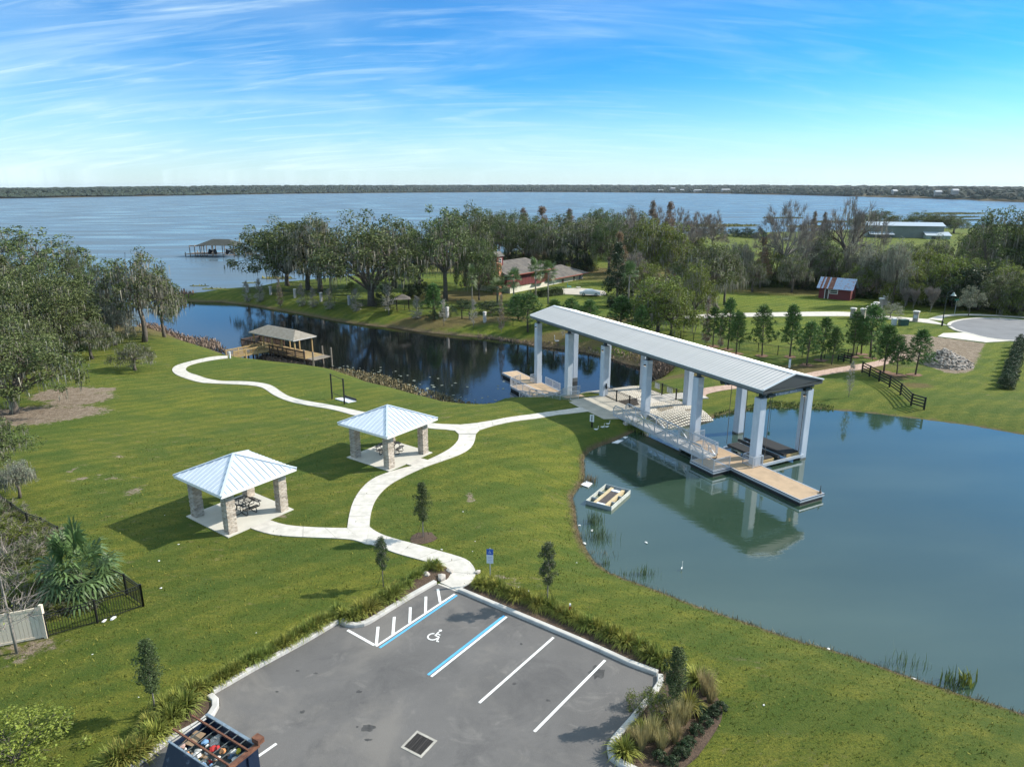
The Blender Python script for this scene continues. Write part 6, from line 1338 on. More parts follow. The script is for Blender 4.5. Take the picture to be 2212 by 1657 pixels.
# ---- marsh, jetties and boathouse on the lake
marsh_m = mat('marsh grass', (.15, .135, .045), .95, col2=(.10, .12, .03), scale=.12); marsh_b = mat('brown marsh', (.17, .115, .085), .95, col2=(.10, .08, .055), scale=.5)
def marsh(x0, x1, y0, y1, seed, m_=marsh_m, n=18, kind='stuff', hgt=.5):
    rg_ = random.Random(seed); cx, cy = (x0 + x1) / 2, (y0 + y1) / 2; a = MB(); P = []
    for i in range(n): t = 2 * math.pi * i / n; f_ = rg_.uniform(.7, 1.1); P.append(G((cx + math.cos(t) * (x1 - x0) / 2 * f_, cy + math.sin(t) * (y1 - y0) / 2 * f_), ZL))
    ar_ = sum(P[i][0] * P[(i + 1) % n][1] - P[(i + 1) % n][0] * P[i][1] for i in range(n)); P = P[::-1] if ar_ < 0 else P
    a.prism(P, ZL - .1, ZL + .12); xs = [p[0] for p in P]; ys = [p[1] for p in P]; o = struct('marsh_island', a.mesh('marsh_island', m_)); poly = np.array(P); Qs = []
    cnt = int(min(2600, abs(max(xs) - min(xs)) * abs(max(ys) - min(ys)) * 3)); c_ = np.stack([np.random.RandomState(seed).uniform(min(xs), max(xs), cnt), np.random.RandomState(seed + 1).uniform(min(ys), max(ys), cnt)], 1); c_ = c_[sdist(c_, poly) < 0]; rs = np.random.RandomState(seed)
    if len(c_) > 3:
        p = np.concatenate([c_, np.full((len(c_), 1), ZL)], 1); e = rs.normal(size=(len(c_), 3)) * np.array([.25, .25, 0]); u = np.array([0, 0, 1.]) * rs.uniform(.4, 1.1, (len(c_), 1)) * hgt * 1.6 + rs.normal(size=(len(c_), 3)) * .15
        q = thing('marsh_grass', 'marsh grass on a low island in the lake shallows', 'marsh grass', me=quads_mesh('marsh_grass', np.stack([p - e, p + e, p + e * .3 + u, p - e * .3 + u], 1), mat('marsh blades', (m_ is marsh_b) and (.22, .15, .11) or (.17, .16, .05), .9, island=.35) if m_ is marsh_m else mat('brown blades', (.20, .13, .095), .9, island=.35))); q['kind'] = 'stuff'
for a_ in [(1440, 1640, 484, 491, 1), (1390, 1520, 494, 497, 2), (1985, 2140, 459.5, 463.5, 3), (2010, 2120, 468, 470.5, 4), (1700, 1800, 488, 492, 5), (1755, 1850, 478, 481, 6), (2060, 2130, 475, 477, 12), (128, 182, 575, 592, 7), (560, 640, 600, 603, 8), (2100, 2260, 486, 490, 9), (1640, 1740, 470, 472, 10)]: marsh(*a_)
for a_ in [(432, 500, 623, 625.5, 20), (470, 560, 626, 629, 21), (410, 450, 617, 618.5, 22), (520, 560, 610, 612, 23)]: marsh(*a_, m_=marsh_m, hgt=.12)
marsh(340, 425, 637, 655, 30, m_=marsh_b, hgt=1.0)
# reddish shrubs at the canal mouth and below the pier
def scrub(name, label, P, n, hgt, m_, seed, w=.10, z0=None, kind='stuff'):
    rs = np.random.RandomState(seed); poly = np.array(P); c_ = np.stack([rs.uniform(poly[:, 0].min(), poly[:, 0].max(), n * 3), rs.uniform(poly[:, 1].min(), poly[:, 1].max(), n * 3)], 1); c_ = c_[sdist(c_, poly) < 0][:n]
    z = np.array([max(h(*q), ZL if z0 is None else z0) for q in c_]); p = np.column_stack([c_, z]); n = len(p); d = rs.normal(size=(n, 3)) * .45 + np.array([0, 0, 1]); d /= np.linalg.norm(d, axis=1)[:, None]; L_ = hgt * rs.uniform(.4, 1.1, (n, 1)); e = np.cross(d, rs.normal(size=(n, 3))); e /= np.linalg.norm(e, axis=1)[:, None]; e *= w * rs.uniform(.4, 1.2, (n, 1))
    q = thing(name, label, 'scrub', me=quads_mesh(name, np.stack([p - e * .4, p + e * .4, p + d * L_ + e, p + d * L_ - e * .6], 1), m_)); q['kind'] = kind; return q
pinkbr = mat('pinkish brown scrub', (.22, .160, .12), .9, island=.4); ochre = mat('ochre scrub', (.21, .17, .085), .9, island=.4)
Wp = lambda pts, z=ZL: [G(p, z) for p in pts]
scrub('shore_scrub', 'pinkish brown scrub along the canal mouth below the left oaks', Wp([zJ(1110, 1310), zJ(1250, 1300), zJ(1500, 1400), zJ(1750, 1430), zJ(1830, 1520), zJ(1700, 1500), zJ(1500, 1450), zJ(1330, 1400), zJ(1150, 1390)]), 3000, .75, pinkbr, 1)
scrub('shore_scrub', 'ochre and pink scrub under the timber pier', Wp([zD(880, 700), zD(1180, 680), zD(1480, 740), zD(1600, 860), zD(1450, 880), zD(1200, 840), zD(950, 800), zD(760, 750)]), 3600, .7, pinkbr, 2)
scrub('water_weed', 'ochre reeds and floating weed on the near canal bank', Wp([(690, 797), (760, 800), (830, 812), (900, 838), (950, 850), (1010, 870), (1060, 880), (1060, 890), (1000, 888), (940, 872), (880, 856), (820, 842), (760, 815), (700, 800)]), 3600, .38, ochre, 3)
scrub('bank_scrub', 'brown scrub along the far canal bank by the shelter', Wp([zB(0, 290), zB(380, 345), zB(640, 378), zB(830, 420), zB(1000, 468), zB(1100, 520), zB(1150, 500), zB(1000, 440), zB(830, 395), zB(380, 335), zB(0, 282)]), 4000, .4, pinkbr, 4)
scrub('bank_scrub', 'brown brush where the canal ends against the dam', Wp([zB(1000, 480), zB(1180, 470), zB(1260, 520), zB(1160, 560), zB(1100, 560), zB(1060, 500)]), 2600, 1.0, pinkbr, 5)
scrub('bank_grass', 'green weeds along the far bank of the pond', [G(p, ZP) for p in [zB(1450, 770), zB(1700, 720), zB(1800, 700), zB(2000, 705), zB(2200, 725), zB(2200, 745), zB(2000, 735), zB(1800, 732), zB(1700, 745), zB(1460, 790)]], 1300, .22, mat('bank weeds', (.13, .16, .045), .9, island=.4), 6, z0=ZP)
rsl = np.random.RandomState(8); Qs = []
for (x, y, n_) in [(850, 838, 60), (760, 812, 70), (900, 850, 50), (710, 806, 60), (980, 872, 30), (1150, 840, 25), (620, 610, 0)]:
    c_ = G((x, y), ZL)
    for _ in range(n_):
        px, py = c_[0] + rsl.normal() * 3.2, c_[1] + rsl.normal() * 2.2; 
        if sdist(np.array([[px, py]]), canal)[0] > -.2: continue
        r_ = rsl.uniform(.10, .28); a_ = rsl.uniform(0, 6.28); Qs.append([(px + math.cos(a_ + k_ * 1.57) * r_, py + math.sin(a_ + k_ * 1.57) * r_, ZL + .012 + rsl.uniform(0, .01)) for k_ in range(4)])
q = thing('lily_pads', 'pale lily pads floating on the dark canal by the near bank', 'lily pads', me=quads_mesh('lily_pads', np.array(Qs), mat('lily pad', (.20, .22, .17), .5, island=.3))); q['kind'] = 'stuff'

def jetty(label, p, q, zt_=1.0, w=1.6, post=3.0):
    a_ = np.array(G(p, ZL)); b_ = np.array(G(q, ZL)); t = thing('jetty', label, 'jetty', (a_[0], a_[1], ZL), math.atan2(*(b_ - a_)[::-1]), 'long jetties on the far side'); L_ = float(np.hypot(*(b_ - a_))); bd = MB(); n_ = int(L_ / .5)
    for j in range(n_): bd.box(j * .5, j * .5 + .47, -w / 2, w / 2, zt_ - .08, zt_)
    ob('deck_boards', bd.mesh('deck_boards', wood_old), t, kind='stuff'); n_ = int(L_ / post)
    pm = MB().tube([(0, 0, -1), (0, 0, zt_ + .9)], .14, 5).mesh('post', wood_old)
    for j in range(n_ + 1):
        for y in (-w / 2, w / 2): ob('post', pm, t, (j * L_ / n_, y, 0))
    ob('handrail', MB().bar((0, w / 2, zt_ + .85), (L_, w / 2, zt_ + .85), .08).bar((0, -w / 2, zt_ + .85), (L_, -w / 2, zt_ + .85), .08).mesh('handrail', wood_old), t)
jetty('long low jetty crossing the shallows left of the tall bare tree', (1440, 499), (1585, 502.5)); jetty('low jetty seen through the trees near the metal building', (1700, 499), (1830, 500)); jetty('low jetty at the right behind the oaks', (2060, 499), (2180, 499.5))
# boathouse: an open hipped roof over two slips
bh = G((458, 553), ZL); bt = thing('boathouse', 'open boathouse with dark hipped roof on posts out in the lake', 'boathouse', (bh[0], bh[1], ZL), R(-9))
sc_b = math.hypot(*bh) / F
dm = mat('dark boathouse roof', (.055, .058, .05), .85, var=.2, scale=.5)
ob('roof', (lambda a: (hip_rows(a, [(-3.6, -4.5, 4.4), (12.6, -4.5, 4.4), (12.6, 4.5, 4.4), (-3.6, 4.5, 4.4), (1.2, 0, 6.6), (8.0, 0, 6.6)], 7, .05), a.mesh('roof', dm))[1])(MB()), bt)
ob('deck', MB().box(-9, 3, -4.4, 4, .9, 1.05).box(3, 13, -4.4, -3.2, .9, 1.05).mesh('deck', mat('warm boathouse deck', (.34, .24, .17), .9, var=.2, scale=1)), bt)
ob('beam', MB().box(-6.8, -.5, -3.6, -3.4, 4.1, 4.35).box(-6.8, -3.5, -3.6, 2, 4.0, 4.12).mesh('beam', mat('orange timber', (.38, .22, .12), .8)), bt)
for x in (-8.6, -6.6, -4.5, -2.2, -.6, 3.2, 7.2, 11.8):
    for y in (-4, 4): ob('post', MB().tube([(x, y, -1), (x, y, 4.4 if x > -7 else 1.8)], .17, 6).mesh('post', wood_old), bt)
for x, w_ in ((2.0, 1.6), (9.2, 1.4)): ob('boat_cover', MB().tube([(x - w_, -2.5, 1.2), (x - w_ * .6, -2.5, 2.2), (x + w_ * .6, -2.5, 2.3), (x + w_, -2.5, 1.3)], [.5, .9, .9, .4], 8).mesh('boat_cover', mat('black boat cover', (.015, .017, .022), .7)), bt)
jetty('reddish jetty running from the boathouse to the spit', (492, 547), (600, 560), 1.0, 1.3, 3.2)

# ================================================================ the red house, garage and shed
red_w = mat('barn red boards', (.135, .026, .028), .8, var=.2, scale=3, stretch=(6, 6, .6)); hroof = mat('brown grey shingle roof', (.085, .078, .074), .95, col2=(.165, .145, .125), scale=.8, bump=.3, bscale=8); cream = mat('cream siding', (.62, .58, .48), .8, var=.06, scale=1.5)
glass = mat('dark window glass', (.05, .06, .07), .1); trimw = mat('white trim', (.72, .70, .66), .7); trimr = mat('rust red trim', (.28, .08, .06), .8)
def window(parent, x, y, z, w, hh, ax, sgn):
    """window in a wall: frame and pane; ax 'x' wall runs along x and faces sgn*y; ax 'y' wall faces sgn*x"""
    f_ = MB(); d_ = .05
    for a_, b_, c_, e in ((-w / 2, w / 2, -hh / 2, -hh / 2 + .1), (-w / 2, w / 2, hh / 2 - .1, hh / 2), (-w / 2, -w / 2 + .1, -hh / 2 + .101, hh / 2 - .101), (w / 2 - .1, w / 2, -hh / 2 + .101, hh / 2 - .101), (-w / 2 + .101, w / 2 - .101, -.03, .03)):
        if ax == 'x': f_.box(a_, b_, min(0, sgn * d_), max(0, sgn * d_), c_, e)
        else: f_.box(min(0, sgn * d_), max(0, sgn * d_), a_, b_, c_, e)
    o = ob('window', f_.mesh('window', trimw), parent, (x, y, z)); g_ = MB(); q = .02 * sgn
    if ax == 'x': g_.box(-w / 2 + .05, w / 2 - .05, min(0, q), max(0, q), -hh / 2 + .05, hh / 2 - .05)
    else: g_.box(min(0, q), max(0, q), -w / 2 + .05, w / 2 - .05, -hh / 2 + .05, hh / 2 - .05)
    ob('pane', g_.mesh('pane', glass), o)
p0 = at(*zH(690, 800)); hz_ = -3.0
ha = G(zH(775, 820), -3.0); hb = G(zH(1840, 600), -3.0); hang = math.atan2(hb[1] - ha[1], hb[0] - ha[0])
ho_ = thing('red_house', 'red two-storey house with brown shingled roof, red cupola and long cream garage wing', 'house', (ha[0], ha[1], hz_), hang)
WL = math.hypot(hb[0] - ha[0], hb[1] - ha[1])     # length of the front wall seen
bw = WL * .42
ob('lower_wall', MB().box(-3.5, bw - .02, .0, 10, -.6, 2.6).mesh('lower_wall', cream), ho_); ob('upper_wall', MB().box(-5, bw, -.25, 10.2, 2.6, 5.6).mesh('upper_wall', red_w), ho_)
bt_ = MB(); 
for j in range(int((bw + 5) / .6)): bt_.box(-4.9 + j * .6, -4.84 + j * .6, -.29, -.252, 2.62, 5.5)
ob('battens', bt_.mesh('battens', red_w), ho_, kind='stuff')
ob('wing_wall', MB().box(bw, WL, .6, 9, -.6, 2.75).mesh('wing_wall', cream), ho_)
a = MB(); hip_rows(a, [(-6.0, -1.2, 5.5), (bw + .9, -1.2, 5.5), (bw + .9, 11.2, 5.5), (-6.0, 11.2, 5.5), (-5.6, 5, 8.1), (bw - 3.2, 5, 8.1)], 12, .05); ob('roof', a.mesh('roof', hroof), ho_)
a = MB(); hip_rows(a, [(bw - 1.2, -.6, 2.72), (WL + 1.1, -.6, 2.72), (WL + 1.1, 10.2, 2.72), (bw - 1.2, 10.2, 2.72), (bw - .8, 4.8, 5.0), (WL - 4.6, 4.8, 5.0)], 10, .05); ob('wing_roof', a.mesh('wing_roof', hroof), ho_)
ob('eave_trim', MB().box(bw - 1.2, WL + 1.1, -.64, -.58, 2.55, 2.74).box(-6.05, bw + .95, -1.26, -1.2, 5.32, 5.52).mesh('eave_trim', trimr), ho_)
gg = MB(); gx = bw + WL * .22; gg.add([(gx - 2, -.5, 2.9), (gx + 2, -.5, 2.9), (gx, -.5, 4.4), (gx - 2, 5, 2.9), (gx + 2, 5, 2.9), (gx, 5, 4.4)], [(0, 1, 2), (0, 2, 5, 3), (2, 1, 4, 5)])
cpz = 7.2; cpo = ob('cupola', MB().box(-1.1, 1.1, -1.1, 1.1, -.8, 1.7).mesh('cupola', red_w), ho_, (-3.2, 4.2, cpz + .6))
ob('cupola_roof', MB().add([(-1.4, -1.4, 1.65), (1.4, -1.4, 1.65), (1.4, 1.4, 1.65), (-1.4, 1.4, 1.65), (-1.4, 0, 2.7), (1.4, 0, 2.7)], [(0, 1, 5, 4), (2, 3, 4, 5), (1, 2, 5), (3, 0, 4), (0, 3, 2, 1)]).mesh('cupola_roof', hroof), cpo)
window(cpo, 0, -1.1, .6, 1.0, 1.2, 'x', -1); window(cpo, 1.1, 0, .6, .8, 1.2, 'y', 1)
for x in (bw * .52, bw * .74): window(ho_, x, -.25, 4.3, .95, 1.5, 'x', -1)
for x in (WL - 1.6, WL - 4.6): window(ho_, x, .6, 1.6, 1.1, 1.5, 'x', -1)
for x in (bw + 1.6, bw + 4.4): ob('garage_door', MB().box(x - 1.2, x + 1.2, .52, .598, -.4, 2.2).mesh('garage_door', mat('pale garage door', (.70, .67, .60), .6)), ho_)
dr = ob('door', MB().box(bw + 7.0, bw + 7.9, .54, .598, -.3, 2.0).mesh('door', mat('brown front door', (.14, .08, .05), .6)), ho_); ob('handle', MB().box(bw + 7.75, bw + 7.82, .49, .538, .8, .95).mesh('handle', alu), dr)
ob('chimney', MB().box(-6.9, -5.9, .6, 2.4, -.5, 8.3).mesh('chimney', mat('orange brick chimney', (.42, .20, .11), .9, var=.2, scale=3)), ho_)
ob('porch_gable', MB().add([(bw * .42, -.9, 2.5), (bw * .78, -.9, 2.5), (bw * .6, -.9, 3.7), (bw * .42, -.26, 2.5), (bw * .78, -.26, 2.5), (bw * .6, -.26, 3.7)], [(0, 1, 2), (0, 2, 5, 3), (2, 1, 4, 5)]).mesh('porch_gable', red_w), ho_)
drv = base('house_drive'); pad(drv, [zH(1480, 790), zH(1480, 700), zH(1760, 690), zH(1900, 705), zH(2160, 740), zH(2200, 790), zH(2080, 815), zH(1780, 800)], mat('pale house drive', (.42, .38, .32), .9, var=.1, scale=.6), lift=.14)
px, py = zH(880, 790); 
for x, y, w, lb in [(970, 830, 13, 'round dark clipped shrub at the garage corner'), (1130, 800, 12, 'dark end of the long clipped hedge before the garage')]:
    q = zH(x, y); put(SHRUB[3], q[0], q[1], q[1] - 17, w, name='clipped_shrub', label=lb, cat='shrub')
hq = [at(*zH(1110, 830)), at(*zH(1460, 790))]; hd = thing('clipped_hedge', 'long box-clipped bright green hedge in front of the garage', 'hedge', hq[0]); rs = np.random.RandomState(31); n = 6500; t_ = rs.rand(n, 1); A_ = np.array([(0, 0, 0)]); B_ = np.array([[hq[1][0] - hq[0][0], hq[1][1] - hq[0][1], hq[1][2] - hq[0][2]]]); ctr_ = A_ + (B_ - A_) * t_ + np.stack([rs.uniform(-1.0, 1.0, n), rs.uniform(-.9, .9, n), np.where(rs.rand(n) < .5, 1.75, rs.uniform(0, 1.75, n))], 1); hd.data = None
ob('foliage', quads_mesh('foliage', leafquads(rs, ctr_, np.full(n, .12), 1, .22, 1), mat('clipped hedge leaves', (.085, .13, .03), .6, island=.4, trans=.2)), hd, kind='stuff'); ob('stems', MB().bar((0, 0, .5), tuple(B_[0] + np.array([0, 0, .5])), 1.3, 1.4).mesh('stems', mat('dark hedge heart', (.02, .03, .012), .95)), hd)

# white saloon car
cq = at(*zH(1925, 815)); car = thing('parked_car', 'white saloon car parked on the drive of the red house', 'car', cq, R(-8)); car.location.z += .16
body = mat('white car paint', (.75, .76, .78), .25, coat=1); prof = [(-2.3, .35), (-2.35, .75), (-2.25, .92), (-1.5, 1.0), (-.75, 1.42), (.45, 1.44), (1.35, 1.02), (2.2, .88), (2.35, .60), (2.3, .30)]
a = MB(); n_ = len(prof)
for y, k_ in ((-.88, 0), (-.70, 1), (.70, 1), (.88, 0)): a.v += [(x, y * (1 if z < 1.1 else .80), z if k_ else min(z, z if z < 1.03 else .98 + (z - .98) * .9)) for x, z in prof]
for r_ in range(3): a.f += [(r_ * n_ + i, r_ * n_ + (i + 1) % n_, (r_ + 1) * n_ + (i + 1) % n_, (r_ + 1) * n_ + i) for i in range(n_)]
a.f += [tuple(range(n_))[::-1], tuple(3 * n_ + i for i in range(n_))]; ob('body', a.mesh('body', body), car)
for s in (-1, 1): ob('side_glass', MB().add([(-1.25, s * .885 if False else s * .79, 1.04), (1.1, s * .79, 1.04), (.42, s * .712, 1.36), (-.68, s * .712, 1.36)], [(0, 1, 2, 3)]).mesh('side_glass', glass), car)
for s in (-1, 1):
    for x in (-1.4, 1.4):
        w_ = ob('wheel', MB().tube([(x, s * .70, .33), (x, s * .92, .33)], .33, 14).mesh('wheel', rubber), car); ob('rim', MB().tube([(x, s * .90, .33), (x, s * .935, .33)], .19, 10).mesh('rim', alu), w_)
ob('headlight', MB().box(-2.37, -2.30, -.8, -.45, .62, .76).mesh('headlight', alu), car); ob('headlight', MB().box(-2.37, -2.30, .45, .8, .62, .76).mesh('headlight', alu), car)
ob('tail_light', MB().box(2.30, 2.37, -.8, -.5, .66, .8).mesh('tail_light', mat('red lamp', (.4, .02, .02), .3)), car); ob('tail_light', MB().box(2.30, 2.37, .5, .8, .66, .8).mesh('tail_light', mat('red lamp', (.4, .02, .02), .3)), car)
# things on the drive
for x, y, m_, lb, cat in [(1590, 690, mat('teal plastic', (.10, .32, .30), .6), 'teal garden chair by the garage', 'chair'), (1740, 700, mat('weathered grey table', (.45, .43, .40), .8), 'grey picnic table on the house drive', 'table')]:
    q = at(*zH(x, y)); t = thing('garden_chair' if cat == 'chair' else 'garden_table', lb, cat, q, 0)
    ob('seat' if cat == 'chair' else 'tabletop', MB().box(-.5, .5, -.4, .4, .45, .52).mesh('seat', m_), t)
    if cat == 'chair': ob('backrest', MB().box(-.5, -.42, -.4, .4, .52, 1.2).mesh('backrest', m_), t)
    for sx in (-.42, .36):
        for sy in (-.34, .3): ob('leg', MB().box(sx, sx + .06, sy, sy + .06, 0, .45).mesh('leg', m_), t)
# swing frame behind
q = at(*zH(880, 260)); 
# red shed with patched metal roof
s0 = at(*zS(942, 785)); s1 = at(*zS(1137, 803)); s2 = at(*zS(1158, 796)); sang = math.atan2(s1[1] - s0[1], s1[0] - s0[0]); sl_ = math.hypot(s1[0] - s0[0], s1[1] - s0[1]); sdp = 4.2
shd = thing('red_shed', 'small dark red shed with patched rusty and blue metal roof on the lawn', 'shed', s0, sang); z1_ = 2.55
ob('wall', MB().box(0, sl_, 0, sdp, -.3, z1_).mesh('wall', red_w), shd)
gm = MB().add([(sl_ - .002, 0, z1_), (sl_ - .002, sdp, z1_), (sl_ - .002, sdp / 2, z1_ + 1.9), (.002, 0, z1_), (.002, sdp, z1_), (.002, sdp / 2, z1_ + 1.9)], [(0, 1, 2), (5, 4, 3)]); ob('gable', gm.mesh('gable', red_w), shd)
rusty = mat('rusty sheet', (.17, .05, .035), .8, col2=(.30, .15, .10), scale=2.2); bluem = mat('pale blue sheet', (.36, .46, .62), .5, col2=(.42, .22, .18), scale=1.6, lo=.56, hi=.62, stretch=(1, 2.5, 1))
nS = 22
for j in range(nS):
    x0 = -.5 + (sl_ + 1.0) * j / nS; x1 = -.5 + (sl_ + 1.0) * (j + 1) / nS - .02; red_ = (j in (4, 5, 7, 8, 9) or j % 9 == 2) and j < 11
    for sg in (0, 1):
        y0 = -.45 if sg == 0 else sdp + .45; a = MB().add([(x0, y0, z1_ - .28), (x1, y0, z1_ - .28), (x1, sdp / 2, z1_ + 1.98), (x0, sdp / 2, z1_ + 1.98), (x0 + .03, y0, z1_ - .24), (x0 + .07, y0, z1_ - .24), (x0 + .07, sdp / 2, z1_ + 2.02), (x0 + .03, sdp / 2, z1_ + 2.02)], [(0, 1, 2, 3), (4, 5, 6, 7)] if sg == 0 else [(3, 2, 1, 0), (7, 6, 5, 4)]); ob('roof_sheet', a.mesh('roof_sheet', rusty if red_ else bluem), shd)
d_ = ob('door', MB().box(sl_ * .205, sl_ * .29, -.05, -.002, 0, 2.1).mesh('door', mat('dark shed door', (.05, .03, .025), .7)), shd); 
for x in (.185, .30): ob('door_post', MB().box(sl_ * x, sl_ * x + .12, -.09, -.003, 0, 2.3).mesh('door_post', trimw), shd)
window(shd, sl_ * .47, 0, 1.65, 1.7, .95, 'x', -1)
# metal building beyond the wood
mb0 = G(zS(1245, 424), -3); mbt = thing('metal_building', 'large grey green metal building with pale roof beyond the wood', 'building', (mb0[0], mb0[1], -3.1), R(-17))
gm_ = mat('grey green siding', (.17, .19, .16), .8, var=.08, scale=.4); pr = mat('pale metal roof', (.42, .48, .53), .5, metal=.3)
ob('wall', MB().box(0, 33, 0, 14, 0, 6.9).mesh('wall', gm_), mbt); ob('roof', MB().add([(-.6, -.6, 6.9), (33.6, -.6, 6.9), (33.6, 14.6, 6.9), (-.6, 14.6, 6.9), (-.6, 7, 8.4), (33.6, 7, 8.4)], [(0, 1, 5, 4), (2, 3, 4, 5), (1, 2, 5), (3, 0, 4)]).mesh('roof', pr), mbt)
ob('lean_to_roof', MB().add([(0, -5, 2.9), (11, -5, 2.9), (11, -.02, 3.9), (0, -.02, 3.9), (24, -7, 2.9), (35, -7, 2.9), (35, -.02, 4.3), (24, -.02, 4.3)], [(0, 1, 2, 3), (4, 5, 6, 7)]).mesh('lean_to_roof', pr), mbt)
ob('annex_wall', MB().box(24.5, 34.5, -6.5, -.01, 0, 2.9).mesh('annex_wall', mat('pale green siding', (.30, .35, .28), .8)), mbt); ob('roller_door', MB().box(26.5, 30, -6.56, -6.51, 0, 2.5).mesh('roller_door', mat('dark roller door', (.06, .06, .07), .6)), mbt)
# little tractor on the shore field
q = at(*zS(748, 432)); tr = thing('ride_on_mower', 'small white and dark ride-on mower far out on the shore field', 'mower', q, .3)
ob('body', MB().box(-1.6, .4, -.7, .7, .5, 1.3).box(.2, 1.4, -.5, .5, .6, 1.8).mesh('body', white), tr); ob('seat', MB().box(-.6, .2, -.4, .4, 1.31, 1.9).mesh('seat', black), tr)
for x in (-1.1, .9):
    for y in (-.8, .8): ob('wheel', MB().tube([(x, y - .12, .45), (x, y + .12, .45)], .45, 10).mesh('wheel', rubber), tr)

# ================================================================ fences, pillars, street furniture
brickp = mat('grey tan stone pillar', (.30, .25, .21), .9, col2=(.42, .37, .32), scale=5, bump=.3)
capc = mat('pale stone cap', (.62, .60, .56), .8)
def pillar(px, py, hgt, w, label, m_, group, cap=True, sign=False):
    q = at(px, py); t = thing('pillar', label, 'pillar', q, PR, group)
    rows = max(3, int(hgt / .22))
    for r_ in range(rows): s = w / 2 - (.0 if r_ % 2 else .012); ob('course', MB().box(-s, s, -s, s, hgt * r_ / rows + .004 - (.2 if r_ == 0 else 0), hgt * (r_ + 1) / rows - .006).mesh('course', m_), t)
    if cap: ob('cap', MB().box(-w * .62, w * .62, -w * .62, w * .62, hgt, hgt + .12).box(-w * .45, w * .45, -w * .45, w * .45, hgt + .12, hgt + .2).mesh('cap', capc), t)
    if sign: ob('plaque', MB().box(-w / 2 * .7, w / 2 * .7, -w / 2 - .05, -w / 2 - .015, hgt * .35, hgt * .7).mesh('plaque', mat('pale plaque', (.5, .52, .55), .5)), t)
wp_ = mat('white grey pillar', (.52, .50, .49), .85, var=.12, scale=2)
names = ['tip of the spit', 'leftmost leaning oak', 'third oak', 'small grey sapling pair', 'largest oak foot', 'small black gate, left side', 'shelter end, right of the black gate']
for i, (x, y) in enumerate([zI(208, 985), zI(397, 1003), zI(593, 1027), zI(805, 1058), zI(1031, 1085), zI(1825, 1185), zM(332, 1225)]):
    pillar(x, y, 1.8, .46, 'white square fence pillar by the ' + names[i], wp_, 'white pillars along the canal fence')
bp_l = ['first of the brick pillars, half hidden by the large pine', 'brick pillar behind the pine crown', 'brick pillar just right of the pine top', 'brick pillar third from the front of the stepped row', 'brick pillar in the middle of the stepped row', 'brick pillar third from the back of the stepped row', 'brick pillar second from the back of the stepped row', 'rearmost brick pillar of the stepped row']
for i, (x, y) in enumerate([(360, 558), (465, 565), (532, 542), (580, 512), (606, 490), (665, 442), (708, 418), (746, 388)]): pillar(*zF(x, y), 1.75, .85, bp_l[i], brickp, 'capped brick pillars beside the drive')
pillar(*zF(1037, 595), 1.75, .85, 'lone brick pillar with a pale plaque beside the cul-de-sac', brickp, 'capped brick pillars beside the drive', sign=True)
spit = [zI(230, 990), zI(397, 1003), zI(593, 1027), zI(805, 1058), zI(1031, 1085), zI(1250, 1105), zI(1480, 1130), zI(1825, 1185), zM(150, 1200), zM(332, 1225), zM(560, 1257), zM(700, 1275)]
fence('canal_fence', spit, 1.35, 'black picket fence between the white pillars along the canal', panel=4.5, px=True, step=.2)
fence('garden_fence', [zB(1250, 300), zB(1500, 345), zB(1850, 400), zB(2000, 415), (1830, 775), (1850, 768)], 1.4, 'black picket fence behind the row of young pines', panel=3, px=True, step=.2)
g0 = at(*zM(147, 1198)); g1 = at(*zM(208, 1208)); gt = thing('garden_gate', 'small open black gate frame in the canal fence', 'gate', g0, math.atan2(g1[1] - g0[1], g1[0] - g0[0])); gl_ = math.hypot(g1[0] - g0[0], g1[1] - g0[1])
ob('gate_frame', MB().bar((0, 0, 0), (0, 0, 1.7), .14).bar((gl_, 0, 0), (gl_, 0, 1.7), .14).bar((0, 0, 1.62), (gl_, 0, 1.62), .08).bar((0, 0, .12), (gl_, 0, .12), .08).mesh('gate_frame', black), gt)
# ranch fences: posts and four boards
def ranch(P, label, n):
    W3 = [at(*p) for p in P]; W3 = [np.array(p) for p in W3]; o0 = W3[0]; t = thing('ranch_fence', label, 'fence', tuple(o0), 0, 'black board fences by the pond')
    for i, p in enumerate(W3):
        q = p - o0; ob('post', MB().box(q[0] - .075, q[0] + .075, q[1] - .075, q[1] + .075, q[2] - .3, q[2] + 1.45).mesh('post', black), t)
        if i < len(W3) - 1:
            e = W3[i + 1] - o0
            for k_ in range(n): z = .32 + k_ * .34; ob('board', MB().bar((q[0], q[1] - .0, q[2] + z), (e[0], e[1], e[2] + z), .04, .14).mesh('board', black), t)
ranch([zF(460, 1150), zF(540, 1190), zF(645, 1245), zF(757, 1305), zF(875, 1390), zF(990, 1505), zF(1130, 1548)], 'black board fence curving down from the brick path to the pond', 4)
ranch([zF(203, 1020), zF(262, 1032), zF(340, 1050)], 'short black board fence left of the brick path', 4)
